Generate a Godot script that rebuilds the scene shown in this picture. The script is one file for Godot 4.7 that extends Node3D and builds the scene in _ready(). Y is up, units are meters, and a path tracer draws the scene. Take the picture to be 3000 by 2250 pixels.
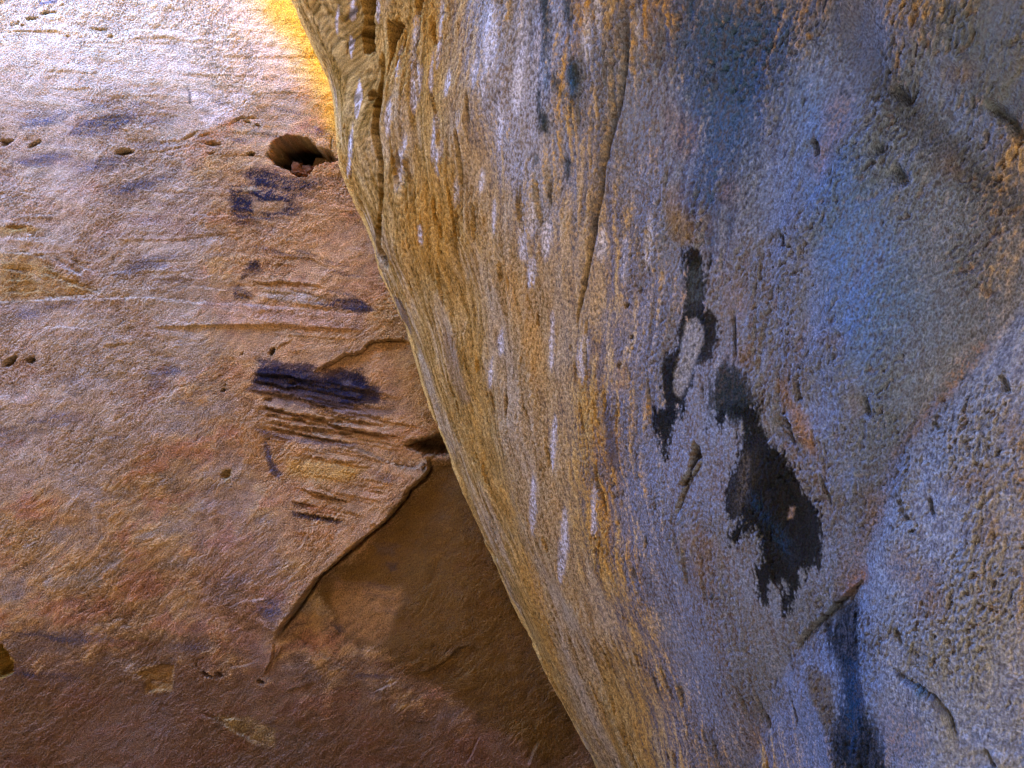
extends Node3D
# A sandstone face with a boulder leaning against it. Metres; y is up; the face stands at z = 0 and looks towards +z.

# ---------------------------------------------------------------- sheets of rock
# A sheet is a grid of points over a rock surface. a runs along the surface, b is height. Relief h is measured out of the rock.
class Sheet:
	var nx := 0
	var ny := 0
	var col := PackedFloat32Array()      # a of each column
	var row := PackedFloat32Array()      # height of each row
	var squeeze := PackedFloat32Array()  # row spacing of each column
	var h := PackedFloat32Array()
	var r := PackedFloat32Array()
	var g := PackedFloat32Array()
	var bl := PackedFloat32Array()
	var coarse := PackedFloat32Array()   # noise shared by all edges
	var fine := PackedFloat32Array()
	var streak := PackedFloat32Array()
	var right := PackedFloat32Array()
	var flare := PackedVector2Array()     # how far a cave widens behind its mouth
	var part := PackedByteArray()
	var pos := PackedVector3Array()
	var nor := PackedVector3Array()
	func make() -> void:
		nx = col.size()
		ny = row.size()
		for p in [h, r, g, bl, coarse, fine, streak, right]:
			p.resize(nx * ny)
		part.resize(nx * ny)
		flare.resize(nx * ny)
		pos.resize(nx * ny)
		nor.resize(nx * ny)

var wall := Sheet.new()
var boulder := Sheet.new()

func steps(from: float, core0: float, core1: float, to: float, d: float, grow: float) -> PackedFloat32Array:
	var low := PackedFloat32Array()
	var x := core0
	var w := d
	while x > from:
		w *= grow
		x -= w
		low.append(maxf(x, from))
	low.reverse()
	var n := int((core1 - core0) / d)
	for i in n + 1:
		low.append(core0 + (core1 - core0) * i / n)
	x = core1
	w = d
	while x < to:
		w *= grow
		x += w
		low.append(minf(x, to))
	return low

func smooth(a: float, b: float, x: float) -> float:
	var t := clampf((x - a) / (b - a), 0.0, 1.0)
	return t * t * (3.0 - 2.0 * t)

func noise(sd: int, oct: int, kind := FastNoiseLite.TYPE_PERLIN, gain := 0.5) -> FastNoiseLite:
	var n := FastNoiseLite.new()
	n.seed = sd
	n.noise_type = kind
	n.frequency = 1.0
	n.fractal_type = FastNoiseLite.FRACTAL_FBM if oct > 1 else FastNoiseLite.FRACTAL_NONE
	n.fractal_octaves = oct
	n.fractal_gain = gain
	return n

# ---------------------------------------------------------------- marks on a sheet
var box_i0 := 0
var box_i1 := 0
var box_j0 := 0
var box_j1 := 0

func flat(list: Array) -> PackedVector2Array:
	var p := PackedVector2Array()
	for k in range(0, list.size(), 2):
		p.append(Vector2(list[k], list[k + 1]))
	return p

func box(s: Sheet, pts: PackedVector2Array, margin: float) -> bool:
	var lo := pts[0]
	var hi := pts[0]
	for p in pts:
		lo = lo.min(p)
		hi = hi.max(p)
	lo -= Vector2(margin, margin)
	hi += Vector2(margin, margin)
	box_i0 = clampi(s.col.bsearch(lo.x) - 1, 0, s.nx - 1)
	box_i1 = clampi(s.col.bsearch(hi.x) + 1, 0, s.nx - 1)
	var k0: float = s.squeeze[box_i0]
	var k1: float = s.squeeze[box_i1]
	box_j0 = clampi(s.row.bsearch(minf(lo.y / k0, lo.y / k1)) - 1, 0, s.ny - 1)
	box_j1 = clampi(s.row.bsearch(maxf(hi.y / k0, hi.y / k1)) + 1, 0, s.ny - 1)
	return box_i1 > box_i0 and box_j1 > box_j0

# signed distance to a closed outline, negative inside, for the points of the box
func outline(s: Sheet, pts: PackedVector2Array) -> PackedFloat32Array:
	var w := box_i1 - box_i0 + 1
	var hh := box_j1 - box_j0 + 1
	var out := PackedFloat32Array()
	out.resize(w * hh)
	var st := 1 if w * hh < 3000 else (3 if w * hh < 40000 else 6)
	var n := pts.size()
	var cw := (w - 1) / st + 2
	var ch := (hh - 1) / st + 2
	var rough := PackedFloat32Array()
	rough.resize(cw * ch)
	for cj in ch:
		var j := mini(box_j0 + cj * st, box_j1)
		for ci in cw:
			var i := mini(box_i0 + ci * st, box_i1)
			var px: float = s.col[i]
			var py: float = s.row[j] * s.squeeze[i]
			var best := 1e9
			var inside := false
			var q := pts[n - 1]
			for k in n:
				var p := pts[k]
				var ex := p.x - q.x
				var ey := p.y - q.y
				var dx := px - q.x
				var dy := py - q.y
				var t := clampf((dx * ex + dy * ey) / (ex * ex + ey * ey + 1e-12), 0.0, 1.0)
				dx -= ex * t
				dy -= ey * t
				var d := dx * dx + dy * dy
				if d < best:
					best = d
				if (p.y > py) != (q.y > py) and px < (q.x - p.x) * (py - p.y) / (q.y - p.y) + p.x:
					inside = not inside
				q = p
			best = sqrt(best)
			rough[cj * cw + ci] = -best if inside else best
	if st == 1:
		for j in hh:
			for i in w:
				out[j * w + i] = rough[j * cw + i]
		return out
	for j in hh:
		var cj := j / st
		var fj := float(j - cj * st) / st
		for i in w:
			var ci := i / st
			var fi := float(i - ci * st) / st
			var k := cj * cw + ci
			out[j * w + i] = lerpf(lerpf(rough[k], rough[k + 1], fi), lerpf(rough[k + cw], rough[k + cw + 1], fi), fj)
	return out

# colour of the stone inside an outline, with a ragged edge
func tint(s: Sheet, list: Array, c: Color, strength: float, feather: float, warp: float, mottle: float, along: int) -> void:
	var pts := flat(list)
	if not box(s, pts, feather + warp):
		return
	var d := outline(s, pts)
	var w := box_i1 - box_i0 + 1
	for j in range(box_j0, box_j1 + 1):
		for i in range(box_i0, box_i1 + 1):
			var k := j * s.nx + i
			var m: float = s.streak[k] if along == 1 else s.coarse[k]
			var f: float = s.fine[k]
			var e := d[(j - box_j0) * w + i - box_i0] + warp * (0.9 * m + 0.7 * f)
			if e >= feather:
				continue
			var t := strength * (1.0 - smooth(-feather, feather, e))
			if mottle > 0.0:
				t *= lerpf(1.0, smooth(-0.20, 0.12, 0.6 * m + f - 0.04 + minf(-e * 3.0, 0.12)), mottle)
			s.r[k] += (c.r - s.r[k]) * t
			s.g[k] += (c.g - s.g[k]) * t
			s.bl[k] += (c.b - s.bl[k]) * t

# a hole in the stone; the dark fills paint shade into its depth
func hollow(s: Sheet, list: Array, depth: float, slope: float, warp: float, c: Color, strength: float) -> void:
	var pts := flat(list)
	if not box(s, pts, warp + 0.01):
		return
	var d := outline(s, pts)
	var heart := Vector2.ZERO
	for p in pts:
		heart += p / pts.size()
	var w := box_i1 - box_i0 + 1
	for j in range(box_j0, box_j1 + 1):
		for i in range(box_i0, box_i1 + 1):
			var k := j * s.nx + i
			var e := d[(j - box_j0) * w + i - box_i0] + warp * (s.coarse[k] + s.fine[k])
			if e >= 0.0:
				continue
			var t := 1.0 - smooth(-slope, 0.0, e)
			s.h[k] -= depth * t * (1.0 + 0.25 * s.coarse[k])
			if depth > 0.3:
				s.flare[k] += (Vector2(s.col[i], s.row[j] * s.squeeze[i]) - heart) * 1.6 * smooth(0.15, 0.8, t)
			t *= strength * 1.0
			s.r[k] += (c.r - s.r[k]) * t
			s.g[k] += (c.g - s.g[k]) * t
			s.bl[k] += (c.b - s.bl[k]) * t

# a crack or the broken edge of a slab: a groove along a line, one side standing proud of the other
func crack(s: Sheet, list: Array, width: float, depth: float, step: float, reach: float, warp: float) -> void:
	var pts := flat(list)
	var far := maxf(width * 2.5, reach * 2.2) + warp
	if not box(s, pts, far):
		return
	var n := pts.size()
	var total := 0.0
	var upto := PackedFloat32Array([0.0])
	for k in range(1, n):
		total += pts[k].distance_to(pts[k - 1])
		upto.append(total)
	var taper := minf(0.12, total * 0.3)
	for j in range(box_j0, box_j1 + 1):
		for i in range(box_i0, box_i1 + 1):
			var k := j * s.nx + i
			var px: float = s.col[i] + warp * 1.6 * s.coarse[k]
			var py: float = s.row[j] * s.squeeze[i] + warp * 1.6 * s.fine[k]
			var best := 1e9
			var side := 0.0
			var run := 0.0
			for q in range(1, n):
				var a := pts[q - 1]
				var e := pts[q] - a
				var dx := px - a.x
				var dy := py - a.y
				var t := clampf((dx * e.x + dy * e.y) / (e.x * e.x + e.y * e.y + 1e-12), 0.0, 1.0)
				var ux := dx - e.x * t
				var uy := dy - e.y * t
				var d2 := ux * ux + uy * uy
				if d2 < best:
					best = d2
					side = e.x * dy - e.y * dx
					run = upto[q - 1] + t * e.length()
			best = sqrt(best)
			if best > far:
				continue
			var ends := smooth(0.0, taper, run) * smooth(0.0, taper, total - run)
			var wd := width * (0.75 + 0.8 * s.coarse[k])
			if best < wd * 2.5:
				var u2 := best * best / (wd * wd + 1e-9)
				s.h[k] -= depth * ends * exp(-u2 * u2 if depth > 0.1 else -u2)
			if step != 0.0:
				s.h[k] += 0.5 * step * signf(side) * ends * exp(-best / reach) * (1.0 - smooth(reach * 1.5, reach * 2.2, best)) * smooth(-0.001, 0.006, best)

# a fold in the face: the stone dips towards a line from both sides (or rises to it, if the depth is negative)
func crease(s: Sheet, list: Array, depth: float, reach: float, sharp: float) -> void:
	var pts := flat(list)
	if not box(s, pts, reach * 3.0):
		return
	var n := pts.size()
	for j in range(box_j0, box_j1 + 1):
		for i in range(box_i0, box_i1 + 1):
			var k := j * s.nx + i
			var p := Vector2(s.col[i] + 0.06 * s.coarse[k], s.row[j] * s.squeeze[i])
			var best := 1e9
			for q in range(1, n):
				var a := pts[q - 1]
				var e := pts[q] - a
				var t := clampf((p - a).dot(e) / e.length_squared(), 0.0, 1.0)
				best = minf(best, (p - a - e * t).length_squared())
			var u := sqrt(best + sharp * sharp) - sharp
			if u < reach * 3.0:
				s.h[k] -= depth * exp(-u / reach) * (1.0 - smooth(reach * 1.5, reach * 3.0, u))

func piece(s: Sheet, list: Array, n: int) -> void:
	var pts := flat(list)
	if not box(s, pts, 0.0):
		return
	var d := outline(s, pts)
	var w := box_i1 - box_i0 + 1
	for j in range(box_j0, box_j1 + 1):
		for i in range(box_i0, box_i1 + 1):
			if d[(j - box_j0) * w + i - box_i0] < 0.0:
				s.part[j * s.nx + i] = n

# ---------------------------------------------------------------- sheets into meshes
func normals(s: Sheet) -> void:
	var nx := s.nx
	for j in s.ny:
		var j0 := maxi(j - 1, 0) * nx
		var j1 := mini(j + 1, s.ny - 1) * nx
		var jj := j * nx
		for i in nx:
			var u := s.pos[jj + mini(i + 1, nx - 1)] - s.pos[jj + maxi(i - 1, 0)]
			var v := s.pos[j1 + i] - s.pos[j0 + i]
			s.nor[jj + i] = u.cross(v).normalized()

func cut(s: Sheet, n: int) -> ArrayMesh:
	var at := PackedInt32Array()
	at.resize(s.nx * s.ny)
	at.fill(-1)
	var v := PackedVector3Array()
	var nn := PackedVector3Array()
	var c := PackedColorArray()
	var ix := PackedInt32Array()
	for j in s.ny - 1:
		for i in s.nx - 1:
			var k := j * s.nx + i
			if s.part[k] != n:
				continue
			var q := [k, k + s.nx, k + s.nx + 1, k + 1]
			for e in 4:
				var m: int = q[e]
				if at[m] < 0:
					at[m] = v.size()
					v.append(s.pos[m])
					nn.append(s.nor[m])
					c.append(Color(s.r[m], s.g[m], s.bl[m]))
			var a := at[k]
			var b := at[k + s.nx]
			var d := at[k + s.nx + 1]
			var f := at[k + 1]
			ix.append(a)
			ix.append(b)
			ix.append(d)
			ix.append(a)
			ix.append(d)
			ix.append(f)
	var arr := []
	arr.resize(Mesh.ARRAY_MAX)
	arr[Mesh.ARRAY_VERTEX] = v
	arr[Mesh.ARRAY_NORMAL] = nn
	arr[Mesh.ARRAY_COLOR] = c
	arr[Mesh.ARRAY_INDEX] = ix
	var me := ArrayMesh.new()
	me.add_surface_from_arrays(Mesh.PRIMITIVE_TRIANGLES, arr)
	return me

func put(called: String, me: Mesh, m: Material, parent: Node) -> MeshInstance3D:
	var o := MeshInstance3D.new()
	o.name = called
	o.mesh = me
	o.material_override = m
	parent.add_child(o, true)
	return o

func thing(called: String, label: String, category: String) -> Node3D:
	var o := Node3D.new()
	o.name = called
	add_child(o, true)
	o.set_meta("label", label)
	o.set_meta("category", category)
	return o

# grain of the stone: fine specks of lighter and darker sand, and the relief of the grains
func stone(sd: int, scale: Vector3, relief: float, specks: float) -> StandardMaterial3D:
	var m := StandardMaterial3D.new()
	m.vertex_color_use_as_albedo = true
	m.roughness = 0.95
	m.metallic_specular = 0.0
	m.uv1_triplanar = true
	m.uv1_world_triplanar = true
	m.uv1_triplanar_sharpness = 4.0
	m.uv1_scale = scale
	var n := FastNoiseLite.new()
	n.seed = sd
	n.noise_type = FastNoiseLite.TYPE_SIMPLEX_SMOOTH
	n.frequency = 0.17
	n.fractal_octaves = 5
	n.fractal_gain = 0.62
	var t := NoiseTexture2D.new()
	t.width = 1024
	t.height = 1024
	t.seamless = true
	t.generate_mipmaps = false
	t.noise = n
	var ramp := Gradient.new()
	ramp.set_color(0, Color(1, 1, 1).lerp(Color(0.45, 0.42, 0.40), specks))
	ramp.set_color(1, Color(1, 1, 1))
	ramp.set_offset(0, 0.25)
	ramp.set_offset(1, 0.62)
	t.color_ramp = ramp
	m.albedo_texture = t
	var b := NoiseTexture2D.new()
	b.width = 1024
	b.height = 1024
	b.seamless = true
	b.generate_mipmaps = false
	b.noise = n
	m.heightmap_enabled = true
	m.heightmap_scale = relief
	m.heightmap_texture = b
	return m

# ---------------------------------------------------------------- the leaning boulder's own shape
const EDGE_FROM := -5.4
const EDGE_STEP := 0.15
const EDGE := [1.296, 1.258, 1.221, 1.183, 1.146, 1.108, 1.071, 1.033, 0.996, 0.958, 0.921, 0.883, 0.846, 0.808, 0.771, 0.733, 0.696, 0.658, 0.621, 0.583, 0.545, 0.485, 0.425, 0.358, 0.283, 0.219, 0.159, 0.086, 0.011, -0.064, -0.137, -0.207, -0.270, -0.324, -0.376, -0.430, -0.486, -0.534, -0.585, -0.639, -0.693, -0.741, -0.792, -0.848, -0.898, -0.918, -0.934, -0.971, -1.034, -1.106, -1.168, -1.213, -1.258, -1.303, -1.348, -1.393, -1.438, -1.483, -1.528, -1.573, -1.618, -1.663, -1.708]
var run_x := PackedFloat32Array()
var run_z := PackedFloat32Array()
var run_turn := PackedFloat32Array()
const RUN_FROM := -3.0
const RUN_STEP := 0.01

func edge_x(y: float) -> float:
	var t := clampf((y - EDGE_FROM) / EDGE_STEP, 0.0, EDGE.size() - 1.001)
	var k := int(t)
	return lerpf(EDGE[k], EDGE[k + 1], t - k)

func edge_z(y: float) -> float:
	return 0.26 + 0.42 * smooth(-0.2, 2.4, y)

func turn(s: float) -> float:
	if s < 0.0:
		return deg_to_rad(maxf(24.0 + 300.0 * s, -96.0))
	return deg_to_rad(24.0 + 20.0 * (1.0 - exp(-s / 0.5)) + 150.0 * smooth(3.9, 5.0, s))

func plan() -> void:
	var x := 0.0
	var zz := 0.0
	var n := 961
	for k in n:
		var s := RUN_FROM + k * RUN_STEP
		run_x.append(x)
		run_z.append(zz)
		run_turn.append(turn(s))
		var m := turn(s + RUN_STEP * 0.5)
		x += sin(m) * RUN_STEP
		zz += cos(m) * RUN_STEP
	var x0 := run_x[300]
	var z0 := run_z[300]
	for k in n:
		run_x[k] -= x0
		run_z[k] -= z0

func boulder_point(s: float, y: float, out: float) -> Vector3:
	var t := clampf((s - RUN_FROM) / RUN_STEP, 0.0, run_x.size() - 1.001)
	var k := int(t)
	var f := t - k
	var lean := 1.0 - 0.55 * smooth(0.3, 3.2, s)
	var a := lerpf(run_turn[k], run_turn[k + 1], f)
	return Vector3(-0.40 + (edge_x(y) + 0.40) * lean + lerpf(run_x[k], run_x[k + 1], f) - cos(a) * out, y, edge_z(y) + lerpf(run_z[k], run_z[k + 1], f) + sin(a) * out)

# ---------------------------------------------------------------- building
const FINE := 1.0   # 1 = full density

func build_wall() -> void:
	var d := 0.006 / FINE
	wall.col = steps(-8.0, -3.25, 0.70, 3.5, d, 1.10)
	wall.row = steps(-3.3, -2.45, 2.45, 3.5, d, 1.10)
	wall.make()
	wall.squeeze.resize(wall.nx)
	wall.squeeze.fill(1.0)
	var big := noise(11, 3)
	var mid := noise(12, 4)
	var brush := noise(13, 4, FastNoiseLite.TYPE_PERLIN, 0.6)
	var grit := noise(14, 2, FastNoiseLite.TYPE_SIMPLEX_SMOOTH, 0.5)
	var lay := noise(15, 3)
	var hue := noise(16, 4)
	var warpn := noise(17, 2)
	var tone := noise(18, 4, FastNoiseLite.TYPE_PERLIN, 0.6)
	var h_lip := 0.0
	for j in wall.ny:
		var y := wall.row[j]
		for i in wall.nx:
			var x := wall.col[i]
			var k := j * wall.nx + i
			# grain lies at a slant low on the face and flattens towards the level beds above
			var p := 0.82 * x + 0.57 * y
			var q := -0.57 * x + 0.82 * y
			var n1 := mid.get_noise_2d(x * 5.0, y * 5.0)
			var n0 := warpn.get_noise_2d(x * 2.0, y * 2.0)
			var n2 := brush.get_noise_2d(p * 11.0 + n0, q * 30.0 + 1.2 * n0)
			var n3 := grit.get_noise_2d(x * 78.0 + y * 20.0, y * 92.0 - x * 40.0)
			var n4 := lay.get_noise_2d(x * 2.2 + n1 * 0.6, (y + 0.18 * x) * 22.0 + n1)
			var n5 := hue.get_noise_2d(x * 1.1, y * 1.9)
			var n7 := tone.get_noise_2d(x * 2.6 + 0.5 * n1, y * 5.0 - x * 0.8)
			wall.coarse[k] = n1
			wall.fine[k] = n3 * 0.55 + n2 * 0.6
			wall.streak[k] = n4 * 1.1 + n1 * 0.25
			var bedded := smooth(-0.15, 0.25, n5 + 0.25 * y - 0.1)
			var rough := 0.55 + 1.1 * smooth(-0.3, 0.4, n0)
			wall.h[k] = 0.06 * big.get_noise_2d(x * 0.5, y * 0.5) + 0.010 * n1 + rough * lerpf(0.0046, 0.0028, bedded) * n2 + rough * 0.0050 * n3 + 0.006 * bedded * n4
			# thin broken lips in the grain
			h_lip = brush.get_noise_2d(p * 3.0 + 40.0, q * 12.0 - 3.0 * n0)
			wall.h[k] += 0.003 * smooth(-0.012, 0.012, h_lip) * smooth(0.0, 0.3, n1 + 0.05)
			var w1 := clampf(0.5 + 1.3 * n5, 0.0, 1.0)
			var w2 := clampf(0.5 + 1.2 * n2 + 0.6 * n1, 0.0, 1.0)
			var c := Color(0.48, 0.25, 0.085).lerp(Color(0.53, 0.325, 0.13), w1)
			c = c.lerp(Color(0.30, 0.19, 0.12), 0.55 * (1.0 - w2))
			c = c.lerp(Color(0.46, 0.20, 0.10), 0.75 * smooth(0.06, 0.38, n7 + 0.25 * n3))
			c = c.lerp(Color(0.36, 0.27, 0.19), 0.7 * smooth(0.08, 0.40, -n7 + 0.25 * n3))
			wall.r[k] = c.r
			wall.g[k] = c.g
			wall.bl[k] = c.b
	tint(wall, [-3.600, 2.650, -1.760, 2.650, -1.800, 1.290, -1.720, 0.730, -1.760, 0.250, -1.880, -0.250, -2.400, -0.550, -3.600, -0.750], Color(0.45, 0.32, 0.205), 0.75, 0.1, 0.25, 0.5, 0)
	tint(wall, [-3.600, 2.650, -1.280, 2.650, -1.080, 1.750, -1.600, 1.590, -2.400, 1.730, -3.600, 1.770], Color(0.8, 0.63, 0.39), 0.85, 0.35, 0.5, 0.3, 0)  # pale stone, made paler for the bright light at the top left
	tint(wall, [-3.600, -1.410, -2.400, -1.490, -1.800, -1.450, -1.360, -1.550, -0.500, -1.710, 0.600, -1.750, 0.600, -2.950, -3.600, -2.950], Color(0.17, 0.085, 0.05), 0.8, 0.2, 0.5, 0.4, 0)  # red-brown rock, darkened further for the shade low on the face
	tint(wall, [-1.720, -0.250, -1.440, -0.750, -1.200, -1.250, -1.480, -1.650, -1.880, -1.350, -1.880, -0.870], Color(0.36, 0.2, 0.14), 0.5, 0.1, 0.2, 0.4, 0)
	tint(wall, [-1.720, 1.290, -1.040, 1.310, -0.800, 0.650, -0.480, -0.150, -0.520, -0.750, -1.200, -1.150, -1.600, -0.350, -1.680, 0.450], Color(0.52, 0.28, 0.12), 0.7, 0.08, 0.15, 0.3, 0)
	tint(wall, [-0.460, -0.430, -0.320, -0.430, 0.400, -2.050, 0.200, -2.250, -0.500, -1.750, -1.000, -1.470, -1.200, -1.230, -0.760, -0.830], Color(0.17, 0.088, 0.024), 0.95, 0.05, 0.1, 0.3, 0)  # brown rock with the shade of the recess painted into its colour
	tint(wall, [-0.700, 0.550, -0.540, 0.250, -0.360, -0.350, -0.540, -0.250, -0.700, 0.090, -0.880, 0.450], Color(0.42, 0.22, 0.06), 0.7, 0.05, 0.08, 0.3, 0)
	tint(wall, [-1.620, 2.550, -1.240, 2.550, -1.000, 1.750, -0.980, 1.390, -1.080, 1.470, -1.170, 1.730, -1.280, 1.970, -1.480, 2.170], Color(0.75, 0.5, 0.06), 1, 0.12, 0.12, 0.15, 0)  # part of the yellow glow beside the boulder, painted as an ochre stain
	tint(wall, [-1.905, 1.721, -1.776, 1.707, -1.593, 1.735, -1.512, 1.680, -1.566, 1.612, -1.681, 1.531, -1.797, 1.490, -1.824, 1.545, -1.864, 1.619], Color(0.7, 0.55, 0.38), 0.75, 0.012, 0.03, 0.2, 0)
	tint(wall, [-1.905, 1.748, -1.878, 1.707, -1.878, 1.640, -1.895, 1.640], Color(0.026, 0.024, 0.038), 0.7, 0.004, 0.01, 0.2, 0)
	tint(wall, [-1.720, 0.470, -1.480, 0.490, -1.240, 0.450, -0.880, 0.410, -0.880, 0.320, -1.280, 0.350, -1.720, 0.360], Color(0.55, 0.32, 0.19), 0.6, 0.02, 0.04, 0.2, 0)
	tint(wall, [-2.584, 1.587, -2.630, 1.549, -2.752, 1.511, -2.879, 1.496, -2.936, 1.513, -2.890, 1.551, -2.768, 1.589, -2.641, 1.604], Color(0.06, 0.065, 0.1), 0.88, 0.03, 0.09, 0.9, 1)
	tint(wall, [-2.185, 1.576, -2.238, 1.514, -2.385, 1.462, -2.542, 1.449, -2.615, 1.484, -2.562, 1.546, -2.415, 1.598, -2.258, 1.611], Color(0.06, 0.065, 0.1), 0.88, 0.03, 0.09, 0.9, 1)
	tint(wall, [-2.284, 1.667, -2.331, 1.634, -2.453, 1.599, -2.580, 1.581, -2.636, 1.593, -2.589, 1.626, -2.467, 1.661, -2.340, 1.679], Color(0.06, 0.065, 0.1), 0.8, 0.03, 0.09, 0.9, 1)
	tint(wall, [-2.062, 1.671, -2.087, 1.645, -2.154, 1.623, -2.225, 1.616, -2.258, 1.629, -2.233, 1.655, -2.166, 1.677, -2.095, 1.684], Color(0.06, 0.065, 0.1), 0.64, 0.03, 0.09, 0.9, 1)
	tint(wall, [-2.526, 1.374, -2.593, 1.322, -2.769, 1.269, -2.952, 1.246, -3.034, 1.266, -2.967, 1.318, -2.791, 1.371, -2.608, 1.394], Color(0.06, 0.065, 0.1), 0.8, 0.03, 0.09, 0.9, 1)
	tint(wall, [-2.263, 1.339, -2.297, 1.303, -2.392, 1.271, -2.491, 1.262, -2.537, 1.281, -2.503, 1.317, -2.408, 1.349, -2.309, 1.358], Color(0.06, 0.065, 0.1), 0.8, 0.03, 0.09, 0.9, 1)
	tint(wall, [-2.483, 1.495, -2.514, 1.474, -2.596, 1.450, -2.680, 1.439, -2.717, 1.445, -2.686, 1.466, -2.604, 1.490, -2.520, 1.501], Color(0.06, 0.065, 0.1), 0.64, 0.03, 0.09, 0.9, 1)
	tint(wall, [-1.963, 1.575, -1.993, 1.548, -2.074, 1.523, -2.159, 1.513, -2.197, 1.525, -2.167, 1.552, -2.086, 1.577, -2.001, 1.587], Color(0.06, 0.065, 0.1), 0.8, 0.03, 0.09, 0.9, 1)
	tint(wall, [-2.105, 1.340, -2.170, 1.306, -2.334, 1.263, -2.502, 1.235, -2.575, 1.240, -2.510, 1.274, -2.346, 1.317, -2.178, 1.345], Color(0.06, 0.065, 0.1), 0.72, 0.03, 0.09, 0.9, 1)
	tint(wall, [-2.683, 1.559, -2.719, 1.531, -2.814, 1.503, -2.913, 1.490, -2.957, 1.501, -2.921, 1.529, -2.826, 1.557, -2.727, 1.570], Color(0.06, 0.065, 0.1), 0.64, 0.03, 0.09, 0.9, 1)
	tint(wall, [-2.003, 1.435, -2.033, 1.408, -2.114, 1.383, -2.199, 1.373, -2.237, 1.385, -2.207, 1.412, -2.126, 1.437, -2.041, 1.447], Color(0.06, 0.065, 0.1), 0.64, 0.03, 0.09, 0.9, 1)
	tint(wall, [-1.984, 1.217, -2.028, 1.173, -2.150, 1.133, -2.277, 1.120, -2.336, 1.143, -2.292, 1.187, -2.170, 1.227, -2.043, 1.240], Color(0.06, 0.065, 0.1), 0.8, 0.03, 0.09, 0.9, 1)
	tint(wall, [-2.123, 1.163, -2.163, 1.126, -2.272, 1.091, -2.385, 1.079, -2.437, 1.097, -2.397, 1.134, -2.288, 1.169, -2.175, 1.181], Color(0.06, 0.065, 0.1), 0.72, 0.03, 0.09, 0.9, 1)
	tint(wall, [-1.843, 1.115, -1.873, 1.088, -1.954, 1.063, -2.039, 1.053, -2.077, 1.065, -2.047, 1.092, -1.966, 1.117, -1.881, 1.127], Color(0.06, 0.065, 0.1), 0.64, 0.03, 0.09, 0.9, 1)
	tint(wall, [-1.943, 1.015, -1.973, 0.991, -2.055, 0.967, -2.139, 0.956, -2.177, 0.965, -2.147, 0.989, -2.065, 1.013, -1.981, 1.024], Color(0.06, 0.065, 0.1), 0.64, 0.03, 0.09, 0.9, 1)
	tint(wall, [-1.924, 0.762, -1.975, 0.719, -2.111, 0.677, -2.252, 0.660, -2.316, 0.678, -2.265, 0.721, -2.129, 0.763, -1.988, 0.780], Color(0.06, 0.065, 0.1), 0.64, 0.03, 0.09, 0.9, 1)
	tint(wall, [-2.024, 0.707, -2.070, 0.672, -2.193, 0.635, -2.319, 0.619, -2.376, 0.633, -2.330, 0.668, -2.207, 0.705, -2.081, 0.721], Color(0.06, 0.065, 0.1), 0.64, 0.03, 0.09, 0.9, 1)
	tint(wall, [-2.362, 0.817, -2.382, 0.798, -2.436, 0.780, -2.492, 0.774, -2.518, 0.783, -2.498, 0.802, -2.444, 0.820, -2.388, 0.826], Color(0.06, 0.065, 0.1), 0.64, 0.03, 0.09, 0.9, 1)
	tint(wall, [-1.883, 0.635, -1.913, 0.608, -1.994, 0.583, -2.079, 0.573, -2.117, 0.585, -2.087, 0.612, -2.006, 0.637, -1.921, 0.647], Color(0.06, 0.065, 0.1), 0.56, 0.03, 0.09, 0.9, 1)
	tint(wall, [-2.486, 0.492, -2.563, 0.459, -2.755, 0.411, -2.950, 0.376, -3.034, 0.376, -2.957, 0.409, -2.765, 0.457, -2.570, 0.492], Color(0.06, 0.065, 0.1), 0.8, 0.03, 0.09, 0.9, 1)
	tint(wall, [-2.683, 0.433, -2.726, 0.410, -2.836, 0.380, -2.948, 0.363, -2.997, 0.367, -2.954, 0.390, -2.844, 0.420, -2.732, 0.437], Color(0.06, 0.065, 0.1), 0.64, 0.03, 0.09, 0.9, 1)
	tint(wall, [-2.548, -0.171, -2.653, -0.214, -2.914, -0.277, -3.179, -0.325, -3.292, -0.329, -3.187, -0.286, -2.926, -0.223, -2.661, -0.175], Color(0.06, 0.065, 0.1), 0.8, 0.03, 0.09, 0.9, 1)
	tint(wall, [-2.524, -0.209, -2.573, -0.233, -2.696, -0.266, -2.822, -0.286, -2.876, -0.283, -2.827, -0.259, -2.704, -0.226, -2.578, -0.206], Color(0.06, 0.065, 0.1), 0.72, 0.03, 0.09, 0.9, 1)
	tint(wall, [-2.261, -0.312, -2.274, -0.335, -2.314, -0.351, -2.357, -0.352, -2.379, -0.336, -2.366, -0.313, -2.326, -0.297, -2.283, -0.296], Color(0.06, 0.065, 0.1), 0.8, 0.03, 0.09, 0.9, 1)
	tint(wall, [-1.923, 0.095, -1.951, 0.057, -2.031, 0.027, -2.117, 0.022, -2.157, 0.045, -2.129, 0.083, -2.049, 0.113, -1.963, 0.118], Color(0.06, 0.065, 0.1), 0.72, 0.03, 0.09, 0.9, 1)
	tint(wall, [-1.921, 0.086, -1.934, 0.063, -1.974, 0.047, -2.017, 0.046, -2.039, 0.062, -2.026, 0.085, -1.986, 0.101, -1.943, 0.102], Color(0.06, 0.065, 0.1), 0.64, 0.03, 0.09, 0.9, 1)
	tint(wall, [-2.502, 0.047, -2.521, 0.022, -2.574, 0.003, -2.631, -0.001, -2.658, 0.013, -2.639, 0.038, -2.586, 0.057, -2.529, 0.061], Color(0.06, 0.065, 0.1), 0.64, 0.03, 0.09, 0.9, 1)
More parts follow.
